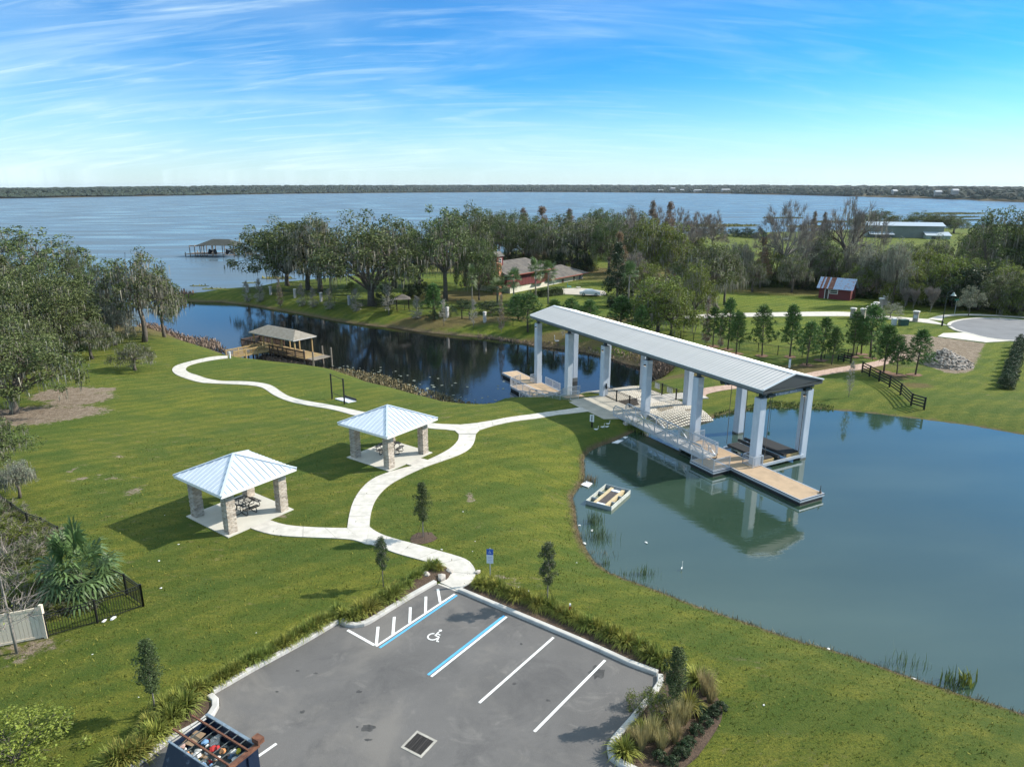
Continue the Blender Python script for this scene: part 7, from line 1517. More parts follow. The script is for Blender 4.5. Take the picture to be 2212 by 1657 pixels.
# street lamp
q = at(*zF(1325, 645)); lh = top_z(q[0], q[1], zF(0, 262)[1]) - q[2]
lt = thing('street_lamp', 'tall dark green street lamp with a bell shade at the cul-de-sac', 'street lamp', q, 0); ob('post', MB().tube([(0, 0, 0), (0, 0, .9), (0, 0, 1.0), (0, 0, lh * .9)], [.16, .16, .09, .06], 8).mesh('post', mat('dark green post', (.012, .022, .018), .5)), lt)
ob('arm', MB().tube([(0, 0, lh * .88), (.3, 0, lh * .97), (.8, 0, lh), (1.1, 0, lh * .95)], .045, 6).mesh('arm', black), lt); ob('lamp_shade', MB().tube([(1.1, 0, lh * .95), (1.1, 0, lh * .92), (1.1, 0, lh * .88), (1.1, 0, lh * .86)], [.07, .18, .30, .48], 12).mesh('lamp_shade', mat('pale green shade', (.30, .36, .33), .4)), lt)
q = at(*zF(1462, 512)); sg = thing('street_sign', 'small street name sign on a thin post at the back of the cul-de-sac', 'sign', q, 0); ob('post', MB().tube([(0, 0, 0), (0, 0, 2.6)], .04, 6).mesh('post', alu), sg); ob('blade', MB().box(-.4, .4, -.02, .02, 2.6, 2.85).mesh('blade', mat('sign green', (.03, .20, .13), .5)), sg)
q = at(*zF(905, 638)); t = thing('transformer_box', 'dark green transformer box on the verge', 'utility box', q, .1); ob('cabinet', MB().box(-.7, .7, -.5, .5, 0, 1.0).mesh('cabinet', mat('utility green', (.03, .075, .055), .6)), t); ob('lid', MB().box(-.75, .75, -.55, .55, 1.0, 1.08).mesh('lid', mat('utility green', (.03, .075, .055), .6)), t)
q = at(*zF(803, 635)); t = thing('utility_box', 'pale grey utility box left of the green transformer', 'utility box', q, .1); ob('cabinet', MB().box(-.35, .35, -.3, .3, 0, 1.15).mesh('cabinet', mat('utility grey', (.50, .52, .52), .6)), t); ob('lid', MB().box(-.38, .38, -.33, .33, 1.15, 1.22).mesh('lid', white), t)
# white post beside the paver path
q = at(*zB(1922, 478)); t = thing('white_post', 'white marker post behind the right end of the shelter roof', 'post', q, 0); ob('shaft', MB().box(-.11, .11, -.11, .11, 0, 1.15).mesh('shaft', white), t); ob('cap', MB().box(-.13, .13, -.13, .13, 1.15, 1.3).mesh('cap', mat('grey cap', (.2, .2, .22), .5)), t)
# small pavilion shelter between trees
q = at(*zI(1465, 1130)); t = thing('garden_kiosk', 'small dark roofed garden kiosk under the oaks on the canal bank', 'kiosk', q, .2); ob('roof', (lambda a: (hip_rows(a, [(-1.6, -1.6, 2.4), (1.6, -1.6, 2.4), (1.6, 1.6, 2.4), (-1.6, 1.6, 2.4), (-.1, 0, 3.3), (.1, 0, 3.3)], 4, .03), a.mesh('roof', hroof))[1])(MB()), t)
for x in (-1.2, 1.2):
    for y in (-1.2, 1.2): ob('post', MB().box(x - .06, x + .06, y - .06, y + .06, 0, 2.4).mesh('post', wood_dark), t)
# rubble heap: broken slabs
rb = random.Random(9); rub_m = mat('broken stone', (.24, .19, .15), .95, col2=(.44, .40, .36), scale=2, rnd=.25)
c_ = np.array(at(*zF(1390, 1055))[:2]); ex = np.array(at(*zF(1620, 1100))[:2]) - np.array(at(*zF(1170, 1050))[:2]); exl = np.hypot(*ex); ex /= exl; ey = np.array([-ex[1], ex[0]])
rub = thing('rubble_heap', 'heap of broken grey brown slabs beside the bare dirt patch', 'rubble', (c_[0], c_[1], h(*c_)), 0)
shapes = []
for k_ in range(8):
    a = MB(); a.lump((0, 0, 0), 1, rb, q=.35, sq=(1, .75, .38)); shapes.append(a.mesh('slab', rub_m))
core = MB(); NN = 28; P = []
prof_ = lambda u_, v_: max(0, 1 - math.hypot((u_ + .22) / .95 if u_ < -.22 else (u_ + .22) / 1.25, v_)) 
for k_ in range(NN): th = 2 * math.pi * k_ / NN; P.append((c_[0], c_[1]))
for r_ in range(560):
    th = rb.uniform(0, 6.28); rr = math.sqrt(rb.random()); u_ = math.cos(th) * rr; v_ = math.sin(th) * rr; hh = 2.1 * (prof_(u_, v_) ** .9) if rr < .97 else 0
    w_ = ex * u_ * exl * .60 + ey * v_ * 3.8; zz = h(*(c_ + w_)) - h(*c_) + hh
    s = rb.uniform(.14, .40) * (1.15 if u_ > .3 else .85)
    if r_ < 300: o = ob('slab', shapes[r_ % 8], rub, (w_[0], w_[1], zz)); o.scale = (s, s, s); o.rotation_euler = (rb.uniform(-.8, .8), rb.uniform(-.8, .8), rb.uniform(0, 6.28))
    else: core.lump((w_[0], w_[1], zz), s * .8, rb, q=.4, sq=(1, .8, .45))
ob('small_rubble', core.mesh('small_rubble', rub_m), rub, kind='stuff')
a = MB(); g_ = 26
for i in range(g_ + 1):
    for j in range(g_ + 1):
        u_, v_ = -1 + 2 * i / g_, -1 + 2 * j / g_; w_ = ex * u_ * exl * .60 + ey * v_ * 3.8; a.v.append((w_[0], w_[1], h(*(c_ + w_)) - h(*c_) + 2.0 * prof_(u_, v_) ** .9 - .08))
a.f = [(i * (g_ + 1) + j, (i + 1) * (g_ + 1) + j, (i + 1) * (g_ + 1) + j + 1, i * (g_ + 1) + j + 1) for i in range(g_) for j in range(g_)]; ob('fines', a.mesh('fines', mat('stone fines', (.20, .17, .14), .95, var=.3, scale=3)), rub)

# ================================================================ foreground planting
blade_g = mat('ornamental grass', (.25, .25, .055), .7, island=.45, rnd=.18, trans=.25, spec=.2); blade_d = mat('dark green grass clump', (.175, .205, .045), .7, island=.4, rnd=.15, trans=.25, spec=.2); blade_s = mat('straw muhly grass', (.33, .28, .13), .8, island=.3, rnd=.12, trans=.3)
def clump(seed, n=260, L_=1.05, arch=.75, w=.019, m_=blade_g, upright=.15, base_r=.14):
    rs = np.random.RandomState(seed); th = rs.uniform(0, 2 * math.pi, n); out = np.stack([np.cos(th), np.sin(th), np.zeros(n)], 1); b0 = out * base_r * rs.uniform(0, 1, (n, 1)); ln = L_ * rs.uniform(.55, 1.15, (n, 1)); sp = rs.uniform(0, 1, (n, 1)) ** .7 * (1 - upright) + .05
    def P_(t): return b0 + out * ln * sp * t ** 1.25 * .85 + np.array([0, 0, 1.]) * ln * (t * (1.0 - .35 * sp) - arch * sp * t ** 2.6)
    sd_ = np.stack([-np.sin(th), np.cos(th), np.zeros(n)], 1); Q = []; T = [0, .35, .7, 1.0]; ws = [w, w * 1.15, w * .8, w * .12]
    for i in range(3): a_, b_ = P_(T[i]), P_(T[i + 1]); Q.append(np.stack([a_ - sd_ * ws[i], a_ + sd_ * ws[i], b_ + sd_ * ws[i + 1], b_ - sd_ * ws[i + 1]], 1))
    return quads_mesh('blades', np.concatenate(Q), m_)
CL = [clump(i, m_=[blade_g, blade_d, blade_g][i % 3]) for i in range(5)]; CLD = [clump(20 + i, 210, 1.0, .55, .016, blade_d) for i in range(3)]; CLS = [clump(30 + i, 330, 1.15, .22, .008, blade_s, .6) for i in range(3)]
rgn = random.Random(12)
def grass(px, py, s, meshes, label, group, z=.11):
    p = G((px, py), z); t = thing('grass_clump', label, 'grass clump', (p[0], p[1], z - .02), rgn.uniform(0, 6.28), group, me=rgn.choice(meshes)); k_ = s * rgn.uniform(.85, 1.15); t.scale = (k_ * rgn.uniform(.9, 1.15), k_ * rgn.uniform(.9, 1.15), k_); return t
# left strip, from the dumpster to the ramp
for i in range(24):
    f_ = i / 23; x, y = zK(240 + (1150 - 255) * f_ + rgn.uniform(-12, 12), 990 - 505 * f_ + rgn.uniform(-16, 10)); grass(x, y - 2, .86, CL + CLD, 'arching ornamental grass in the mulch strip, ' + ('near the curved kerb end', 'halfway up the left kerb', 'close to the kerb notch')[min(2, i // 8)], 'grasses along the left kerb')
for x, y, s in [(120, 1130, 1.25), (200, 1060, 1.2), (60, 1190, 1.1), (150, 1010, 1.1), (250, 960, 1.0), (20, 1240, 1.1), (-30, 1250, 1.1), (-80, 1350, 1.1), (-150, 1390, 1.2), (-200, 1400, 1.2), (90, 1080, 1.2), (-20, 1180, 1.0), (-260, 1430, 1.1), (60, 1060, .9), (-60, 1290, 1)]:
    q = zK(x, y); grass(q[0], q[1], s, CL + CLD, 'tall green ornamental grass behind the dumpster and the curved kerb', 'grasses behind the dumpster')
for x, y, s in [(1230, 455, .9), (1290, 470, .95), (1340, 450, .85), (1390, 430, .95), (1440, 395, .85), (1500, 360, .95), (1550, 335, .95), (1600, 290, .8), (1650, 260, .8), (1190, 430, .8), (1330, 410, .8), (1470, 340, .8), (1580, 270, .7), (1680, 210, .75), (1720, 195, .7), (1790, 140, .75), (1830, 130, .7), (1850, 150, .6)]:
    q = zK(x, y); grass(q[0], q[1], s, CLD + CL, 'dark green arching grass in the mulch beside the accessible aisle', 'grasses beside the accessible aisle')
for i in range(46):
    f_ = i / 45; x = 110 + (1330 - 110) * f_; y = 500 + (1010 - 500) * f_ ** 1.0 + (-28 if 0.05 < f_ < .9 else 0); q = zE(x + rgn.uniform(-12, 12) + 8, y + rgn.uniform(-16, 12) - 24); grass(q[0], q[1], .86, CL, 'yellow green grass in the right kerb strip, ' + ('by the parking sign', 'below the staked oak', 'past the marker stake', 'facing the third bay', 'near the corner bed')[min(4, i // 10)], 'grasses along the right kerb')
for x, y, s, k_ in [(1060, 1570, .95, 0), (1170, 1540, .95, 0), (1240, 1480, .95, 0), (1300, 1540, 1.0, 0), (1390, 1490, .95, 0), (1270, 1420, .9, 0), (1440, 1370, 1.2, 0), (1480, 1280, 1.2, 0), (1590, 1180, 1.2, 0), (1540, 1110, 1.1, 0), (1620, 1230, .9, 0), (1170, 1430, .9, 0), (1110, 1500, .85, 0), (1380, 1400, 1, 0)]:
    q = zE(x, y); grass(q[0], q[1], s, CLS + [CL[0]], 'straw coloured muhly grass in the corner bed', 'straw grasses in the corner bed')
SMB = make_tree(121, .55, .42, leaf=lf_dark, nleaf=60, lsize=.075, ntip=34, crad=.12, low=.1, trunk_r=.012, fork=.1, gaps=0)
for i, (x, y) in enumerate([(1560, 1310), (1590, 1370), (1530, 1430), (1480, 1510), (1430, 1580), (1370, 1640), (1640, 1310), (1690, 1280), (1290, 1600), (1450, 1540)]):
    q = G(zE(x, y), .1); plant(SMB, q[0], q[1], .1, .42, .30, name='low_shrub', label='small dark green shrub in the mulch of the corner bed', cat='shrub', group='low shrubs in the corner bed')
q = G(zE(1250, 1300), .1); plant(BUSHNEAR, q[0], q[1], .1, 1.3, 1.0, name='low_shrub', label='leafy green bush under the corner oak', cat='shrub')
for i, (x, y, yt) in enumerate([(337, 1543, 1382), (828, 1267, 1158), (914.4, 1162, 1042), (1182.6, 1309, 1169), (1452.5, 1551, 1398)]):
    lb = ['young live oak standing in the lawn left of the curved kerb', 'young oak with two pale stems in front of the path', 'young oak in a round mulch ring by the path bend', 'young staked oak in the grass strip along the right kerb', 'young oak rising from the corner bed at the lot end'][i]
    t = put(YOUNG[i % 2], x, y, yt, name='young_oak', label=lb, cat='young tree', group='young staked oaks round the lot')
    p = t.location; r_ = MB(); 
    for k_ in range(3): a_ = k_ * 2.1 + .3; ob('stake_strap', MB().tube([(0, 0, 1.5), (math.cos(a_) * .55, math.sin(a_) * .55, .02)], .012, 4).mesh('stake_strap', black), t)
    if i in (2,):
        rg2 = random.Random(i); P = [(math.cos(k_ * .5236) * rg2.uniform(.75, .95), math.sin(k_ * .5236) * rg2.uniform(.75, .95), .07) for k_ in range(12)] + [(0, 0, .16)]; a = MB().add(P, [(k_, (k_ + 1) % 12, 12) for k_ in range(12)]); o = struct('mulch_ring', a.mesh('mulch_ring', mulch)); o.location = p
# left garden beyond the black fence
q = at(178, 1280); plant(PALMN, q[0], q[1], q[2], 3.6, 2.7, name='palm_tree', label='large fan palm behind the black fence at the left', cat='palm')
for x, y, s, sp_, lb in [(95, 1190, 1.5, BRUSH, 'brown brush left of the fan palm'), (60, 1170, 1.6, BUSHNEAR, 'green bush at the back left of the fenced garden'), (30, 1230, 1.8, BRUSH, 'tangle of brush at the left edge'), (110, 1275, 1.4, BRUSH, 'brown twigs at the foot of the fan palm'), (70, 1290, 1.2, BUSHNEAR, 'green bush between the bare tree and the palm'),
                         (130, 1320, .9, BUSHNEAR, 'low bright green weeds inside the fence'), (200, 1300, .7, BRUSH, 'low ferns right of the palm foot'), (20, 1300, 1.7, BUSHNEAR, 'green bush behind the cream fence'), (60, 1340, 1.0, BRUSH, 'brush behind the end of the cream fence'), (-10, 1180, 2.0, BUSHNEAR, 'bush cut by the left edge'), (0, 1120, 1.5, BRUSH, 'brown brush along the back fence'), (40, 1135, 1.2, BUSHNEAR, 'leafy bush against the back fence'), (160, 1310, .6, BRUSH, 'small brush by the fence middle'), (-40, 1260, 2.2, BRUSH, 'brush outside the left edge')]:
    q = at(x, y); plant(sp_, q[0], q[1], q[2] - .05, s, s * 1.05, name='garden_bush', label=lb, cat='bush', group='brush in the fenced garden')
q = at(37, 1410); NB = make_tree(131, 6, 1.5, kind='cone', twigs=8, twl=.8, ntip=40, trunk_r=.07, low=.28, bark_=bark_pale, leaf=lf_lime, nleaf=2, lsize=.09, crad=.2); t = plant(NB, q[0], q[1], q[2], top_z(q[0], q[1], 1165) - q[2], 1.6, name='bare_tree', label='bare staked young tree in front of the cream fence', cat='tree')
q = at(35, 1640); plant(LITB, q[0], q[1], q[2] - .2, 2.6, 2.3, name='lime_bush', label='yellow green leafy bush in the bottom left corner', cat='bush')
fence('garden_fence', [zY(275, 912), zY(560, 830), zY(822, 735)], 1.35, 'black picket fence from the cream fence to the corner post', panel=2.4, px=True)
fence('garden_fence', [zY(822, 735), zY(728, 668), zY(630, 625), (215, 1250)], 1.3, 'black picket fence running back from the corner post behind the palm', panel=2.0, px=True)
fence('garden_fence', [(-40, 1078), (5, 1098), (30, 1116), (62, 1139), (94, 1150), (130, 1170)], 1.1, 'black picket fence at the left edge beyond the brush', panel=2.0, px=True, step=.16)
# cream vinyl fence
v0 = np.array(at(101, 1376)); v1 = np.array(at(-8, 1398)); v2 = np.array(at(-120, 1422)); cm = mat('cream vinyl', (.74, .64, .50), .6, var=.05, scale=2); vf = thing('vinyl_fence', 'cream vinyl panel fence at the left edge joining the black fence', 'fence', tuple(v0), 0)
for a_, b_ in ((v0, v1), (v1, v2)):
    p, q = a_ - v0, b_ - v0; ob('post', MB().box(p[0] - .08, p[0] + .08, p[1] - .08, p[1] + .08, p[2] - .1, p[2] + 1.9).mesh('post', cm), vf)
    e = (q - p); L_ = np.hypot(e[0], e[1]); nb_ = 12
    for j in range(nb_): s, u_ = p + e * (j + .04) / nb_, p + e * (j + .96) / nb_; ob('board', MB().bar((s[0], s[1], s[2] + .9), (u_[0], u_[1], u_[2] + .9), .04, 1.6).mesh('board', cm), vf)
    for z in (.12, 1.72): ob('rail', MB().bar((p[0], p[1], p[2] + z), (q[0], q[1], q[2] + z), .07, .12).mesh('rail', cm), vf)

# ================================================================ dumpster
d0 = np.array(G(zX7(160, 690), 1.5)); d1 = np.array(G(zX7(850, 320), 1.5)); d2 = np.array(G(zX7(1880, 950), 1.5))
dang = math.atan2(*(d2 - d1)[::-1]); ddx = np.array([math.cos(dang), math.sin(dang)]); ddy = np.array([-ddx[1], ddx[0]]); dl = float((d2 - d1) @ ddx); dw = abs(float((d0 - d1) @ ddy)); dw = max(dw, 1.6)
navy = mat('scuffed navy steel', (.007, .018, .044), .45, col2=(.14, .18, .24), scale=1.8, lo=.60, hi=.74, bump=.2, bscale=3); rst = mat('rusty steel', (.075, .028, .017), .85, col2=(.20, .085, .045), scale=5, bump=.3)
greyin = mat('grey green inner steel', (.14, .18, .18), .7, var=.25, scale=3)
du = thing('dumpster', 'dark blue open-top dumpster with rusty rails in the bottom left corner of the lot', 'dumpster', (d1[0], d1[1], .05), dang); hD = 1.45
# local: x along the right long side (towards the camera-right end), y to the far-left; interior at y in (-0,..) -> box spans y 0..-? (towards d0)
sy = 1 if float((d0 - d1) @ ddy) > 0 else -1; Y = lambda v: sy * v
def bx(a, x0, x1, y0, y1, z0, z1): return a.box(x0, x1, min(Y(y0), Y(y1)), max(Y(y0), Y(y1)), z0, z1)
ob('side_wall', bx(MB(), 0, dl, -.05, .0, .15, hD).mesh('side_wall', navy), du)
a = MB(); a.add([(0, Y(dw), hD), (dl, Y(dw), hD), (dl, Y(dw + .42), .55), (0, Y(dw + .42), .55), (dl, Y(dw + .30), .15), (0, Y(dw + .30), .15)], [(0, 1, 2, 3), (3, 2, 4, 5)]); ob('side_wall', a.mesh('side_wall', navy), du)
ob('end_wall', bx(MB(), dl - .05, dl, 0, dw, .15, hD).mesh('end_wall', navy), du); ob('end_wall', bx(MB(), 0, .05, 0, dw, .15, hD - .15).mesh('end_wall', navy), du)
for v in (.35, dw - .35): ob('end_rib', bx(MB(), dl, dl + .07, v - .1, v + .1, .2, hD - .12).mesh('end_rib', navy), du)
for x in (dl * .25, dl * .5, dl * .75): ob('side_rib', bx(MB(), x - .05, x + .05, -.12, -.05, .2, hD - .12).mesh('side_rib', navy), du)
ob('floor', bx(MB(), .05, dl - .05, 0, dw, .55, .60).mesh('floor', greyin), du); ob('rim', bx(MB(), dl - .10, dl + .10, -.08, dw - .05, hD, hD + .09).mesh('rim', rst), du); ob('side_rim', bx(bx(MB(), -.04, dl - .11, -.12, .0, hD, hD + .05), -.04, dl + .06, dw - .04, dw + .03, hD, hD + .05).mesh('side_rim', mat('blue grey rim', (.16, .21, .26), .5, var=.2, scale=4)), du)
ob('hinge_bracket', bx(MB(), dl - .28, dl + .10, -.30, -.02, hD + .08, hD + .30).mesh('hinge_bracket', rst), du)
for v in (dw * .22, dw * .74): ob('long_rail', MB().bar((-.35, Y(v), hD + .12), (dl, Y(v), hD + .12), .065, .07).mesh('long_rail', rst), du)
for j in range(7): x = .1 + (dl - .25) * j / 6; ob('cross_bar', MB().bar((x, Y(-.02), hD + .05), (x, Y(dw), hD + .05), .028, .028).mesh('cross_bar', mat('dark grey bar', (.09, .10, .10), .6)), du)
ob('fork_pocket', bx(MB(), dl * .2, dl * .8, -.22, -.125, .55, .75).mesh('fork_pocket', navy), du)
trash = [('white', (.62, .62, .60)), ('white', (.62, .62, .60)), ('blue', (.14, .28, .48)), ('brown cardboard', (.26, .18, .11)), ('yellow', (.60, .55, .05)), ('red', (.42, .03, .03)), ('black', (.02, .02, .02)), ('pink', (.50, .33, .28)), ('grey', (.30, .31, .30)), ('orange', (.55, .25, .10))]
rt = random.Random(4)
for i in range(58):
    cnm, col_ = trash[i % len(trash)]; big = (i == 0); x = rt.uniform(.25, dl - .25); v = rt.uniform(.2, dw - .15); s = .26 if big else rt.uniform(.06, .15); a = MB(); a.lump((0, 0, 0), s, rt, q=.35, sq=(1.2, .9, .6))
    w_ = np.array([d1[0], d1[1]]) + ddx * x + ddy * sy * v; o = thing('rubbish_bag' if s > .12 else 'rubbish', ('big crumpled white bag of rubbish in the middle of the dumpster' if big else f'crumpled {cnm} litter lying inside the open dumpster'), 'rubbish', (w_[0], w_[1], .80 + rt.uniform(0, .45)), rt.uniform(0, 6), None if big else f'{cnm} litter in the dumpster', me=a.mesh('rubbish', mat('rubbish ' + cnm, col_, .6, var=.2, scale=8)))
w_ = np.array([d1[0], d1[1]]) + ddx * .35 + ddy * sy * dw * .5; o = thing('cardboard_sheet', 'brown cardboard sheet in the far end of the dumpster', 'cardboard', (w_[0], w_[1], 1.2), dang + .2, me=MB().box(-.25, .25, -.35, .35, 0, .02).mesh('cardboard_sheet', mat('rubbish brown cardboard', (.26, .18, .11), .6, var=.2, scale=8)))

# ================================================================ raft, signs, posts, birds, litter
def sheet(name, label, cat, P, z, th, m_, group=None):
    c = np.mean([G(p, z) for p in P], 0); pts_ = [tuple(np.array(G(p, z)) - c) for p in P]; return thing(name, label, cat, (c[0], c[1], z), 0, group, me=MB().prism(pts_, 0, th).mesh(name, m_))
r0 = np.array(G(zX8(355, 965), ZP)); r1 = np.array(G(zX8(1115, 1165), ZP)); r2 = np.array(G(zX8(1770, 680), ZP)); rx = r1 - r0; rl = np.hypot(*rx); rx /= rl; ry_ = np.array([-rx[1], rx[0]]); rw = float((r2 - r1) @ ry_)
ra = thing('work_raft', 'low grey rectangular work raft floating near the bank of the pond', 'raft', (r0[0], r0[1], ZP), math.atan2(rx[1], rx[0])); rgm = mat('weathered pale raft board', (.46, .47, .42), .8, var=.15, scale=3)
for y in (0, rw - .05): ob('end_board', MB().box(0, rl, y, y + .05, -.1, .33).mesh('end_board', mat('grey blue board', (.26, .31, .34), .7)), ra)
for x in (0, rl - .05): ob('side_board', MB().box(x, x + .05, .051, rw - .051, -.1, .33).mesh('side_board', rgm), ra)
for x in (rl * .30, rl * .74): ob('stringer', MB().box(x - .13, x + .13, .051, rw - .051, -.05, .22).mesh('stringer', mat('tan timber', (.50, .40, .24), .8, var=.15, scale=4)), ra)
for y in (rw * .28, rw * .62):
    for x0, x1 in ((.051, rl * .30 - .131), (rl * .74 + .131, rl - .051)): ob('rib', MB().box(x0, x1, y - .04, y + .04, -.1, .24).mesh('rib', mat('grey blue board', (.26, .31, .34), .7)), ra)
ob('dark_tray', MB().box(rl * .30 + .131, rl * .74 - .131, rw * .14, rw * .80, .0, .16).mesh('dark_tray', mat('dark soil tray', (.03, .022, .022), .8, col2=(.10, .085, .08), scale=6)), ra)
ob('float_block', MB().box(rl * .30 + .131, rl * .74 - .131, rw * .05, rw * .135, .0, .2).box(rl * .30 + .131, rl * .74 - .131, rw * .81, rw * .9, .0, .2).mesh('float_block', mat('pale foam', (.62, .66, .72), .7)), ra)
foam = mat('white foam board', (.74, .74, .76), .7)
sheet('foam_board', 'white foam board washed against the bank near the raft', 'board', [zX8(215, 405), zX8(385, 300), zX8(560, 370), zX8(430, 480)], ZP + .03, .06, foam)
# accessible parking sign
q = at(1059, 1260); ps = thing('parking_sign', 'blue and white accessible parking sign on a grey post at the lot edge', 'sign', q, R(-8)); sh_ = top_z(q[0], q[1], 1183) - q[2]
ob('post', MB().box(-.03, .03, -.02, .02, 0, sh_).mesh('post', mat('galvanised post', (.35, .38, .41), .5, metal=.3)), ps); zt2 = sh_ - .06
pn = ob('sign_panel', MB().box(-.19, .19, -.035, -.022, zt2 - .90, zt2 - .36).mesh('sign_panel', mat('sign white', (.62, .68, .76), .5)), ps); ob('blue_panel', MB().box(-.19, .19, -.036, -.022, zt2 - .355, zt2).mesh('blue_panel', mat('sign blue', (.02, .10, .42), .5)), ps)
ws_ = sym(0, 0, 0, .15, 0); mm = ws_.mesh('wheelchair_symbol', mat('sign white', (.62, .68, .76), .5)); o = ob('wheelchair_symbol', mm, ps, (0, -.040, zt2 - .18)); o.rotation_euler = (math.pi / 2, 0, 0)
for k_ in range(4): ob('text_line', MB().box(-.12 + .02 * (k_ % 2), .12 - .02 * (k_ % 2), -.0375, -.0355, zt2 - .50 - .10 * k_, zt2 - .47 - .10 * k_).mesh('text_line', mat('sign grey text', (.30, .36, .48), .6)), ps)
q = at(*zL(1570, 1388)); t = thing('notice_sign', 'white notice on a black post beside the ducks', 'sign', q, R(-25)); ob('post', MB().box(-.07, .07, -.07, .07, 0, 1.3).mesh('post', black), t); ob('panel', MB().box(-.22, .22, -.10, -.075, .62, 1.35).mesh('panel', white), t)
ob('panel_mark', MB().box(-.05, .05, -.104, -.101, .72, 1.28).mesh('panel_mark', black), t)
q = at(496.9, 773.7); t = thing('white_bollard', 'white bollard at the start of the timber boardwalk', 'bollard', q, 0); ob('shaft', MB().box(-.1, .1, -.1, .1, 0, .95).mesh('shaft', white), t); ob('cap', MB().box(-.11, .11, -.11, .11, .95, 1.0).mesh('cap', white), t)
q = at(1230.8, 1335.5); t = thing('marker_stake', 'short red and white marker stake in the grass strip', 'stake', q, 0); ob('shaft', MB().box(-.035, .035, -.035, .035, 0, .55).mesh('shaft', mat('pale wood', (.5, .42, .3), .8)), t); ob('red_band', MB().box(-.038, .038, -.038, .038, .551, .78).mesh('red_band', mat('red paint', (.40, .02, .02), .6)), t); ob('white_top', MB().box(-.04, .04, -.04, .04, .781, .9).mesh('white_top', white), t)
# two black posts with crossbars and the white sheet
b0 = np.array(at(717.6, 861.4)); b1 = np.array(at(744.3, 872.5)); gf = thing('goal_frame', 'tall black two-post frame with two crossbars on the lawn', 'frame', tuple(b0), 0); e = b1 - b0; hg = top_z(b0[0], b0[1], 807) - b0[2]; hg1 = top_z(b1[0], b1[1], 817.6) - b1[2]
ob('post', MB().tube([(0, 0, 0), (0, 0, hg)], .09, 8).mesh('post', black), gf); ob('post', MB().tube([tuple(e), (e[0], e[1], e[2] + hg1)], .09, 8).mesh('post', black), gf)
ob('crossbar', MB().tube([(0, 0, hg - .1), (e[0], e[1], e[2] + hg1 - .1)], .035, 6).mesh('crossbar', black), gf); ob('crossbar', MB().tube([(0, 0, .75), (e[0], e[1], e[2] + .75)], .035, 6).mesh('crossbar', black), gf)
sh4 = [np.array(at(*p)) for p in [(723.3, 862), (744.3, 859), (769.8, 867), (751.8, 870.4)]]; c_ = sum(sh4) / 4; t = thing('game_board', 'white rectangular pad with a black rear edge beside the goal frame', 'board', tuple(c_), 0)
ob('pad', MB().add([tuple(p - c_ + np.array([0, 0, .10])) for p in sh4] + [tuple(p - c_ - np.array([0, 0, .05])) for p in sh4], [(3, 2, 1, 0), (0, 1, 5, 4), (1, 2, 6, 5), (2, 3, 7, 6), (3, 0, 4, 7)]).mesh('pad', mat('white pad', (.70, .71, .76), .7)), t); ob('black_edge', MB().bar(tuple(sh4[1] - c_ + np.array([0, 0, .2])), tuple(sh4[2] - c_ + np.array([0, 0, .2])), .08, .25).mesh('black_edge', black), t)
# birds
def bird(seed, s, m_, legs=.2, neck=.45, down=False):
    a = MB(); a.tube([(-.42, 0, .16), (-.25, 0, .10), (0, 0, .02), (.22, 0, .06), (.34, 0, .16)], [.015, .10, .155, .12, .055], 8); n = [(.28, 0, .12), (.40, 0, .26), (.36, 0, .26 + neck * .55), (.42, 0, .28 + neck * .85), (.50, 0, .27 + neck * .85)] if not down else [(.28, 0, .10), (.42, 0, .12), (.50, 0, .02), (.55, 0, -.08), (.60, 0, -.12)]
    a.tube(n, [.07, .045, .035, .05, .035], 8); a.v = [(x * s, y * s, z * s + legs * s) for x, y, z in a.v]; b_ = a.mesh('body', m_, True)
    l = MB(); 
    for y in (-.06, .06): l.tube([(.0, y, -.02), (.02, y, -legs), (.08, y, -legs)], .012, 4)
    l.v = [(x * s, y * s, z * s + legs * s) for x, y, z in l.v]; bk = MB(); e_ = n[-1]; bk.tube([(e_[0], 0, e_[2]), (e_[0] + .14, 0, e_[2] - .03)], [.022, .004], 5); bk.v = [(x * s, y * s, z * s + legs * s) for x, y, z in bk.v]
    return b_, l.mesh('leg', mat('orange bird leg', (.4, .15, .03), .6)), bk.mesh('beak', mat('orange beak', (.5, .2, .04), .5))
wb = mat('white feathers', (.80, .79, .76), .8); kb = mat('black feathers', (.015, .014, .015), .6); gb2 = mat('grey heron feathers', (.42, .43, .45), .8)
B1_, B2_ = bird(1, .55, wb), bird(2, .55, wb, down=True)
for (x, y), rz, dn, lb in [(zL(1635, 1438), 0, 0, 'white duck standing nearest to the sign, left of the others'), (zL(1738, 1400), .4, 0, 'white duck standing between two others'), (zL(1812, 1396), 3.3, 1, 'white duck bending to feed'), (zL(1826, 1350), .3, 0, 'white duck standing farthest from the path corner')]:
    q = at(x, y); t = thing('white_duck', lb, 'duck', (q[0], q[1], q[2] - .02), rz, 'white ducks on the shaded lawn'); S = B2_ if dn else B1_; ob('body', S[0], t); ob('leg', S[1], t); ob('beak', S[2], t)
KB = bird(3, .62, kb, .12, .5); 
for z_, uv_, rz, lb in [(-1.46, (6.85, .05), 1.2, 'black cormorant on the tip of the floating dock'), (-1.46, (-2.4, -2.4), .3, 'small dark bird at the foot of the long gangway')]:
    q = SF(*uv_); t = thing('dark_bird', lb, 'bird', (q[0], q[1], z_), rz, 'dark birds on the floating dock'); ob('body', KB[0], t); ob('leg', KB[1], t); ob('beak', KB[2], t)
HB = bird(5, 1.0, gb2, .55, .9); q = at(*zB(487, 335)); t = thing('grey_heron', 'grey heron on the far canal bank seen between the columns', 'heron', q, 3.0); ob('body', HB[0], t); ob('leg', HB[1], t); ob('beak', HB[2], t)
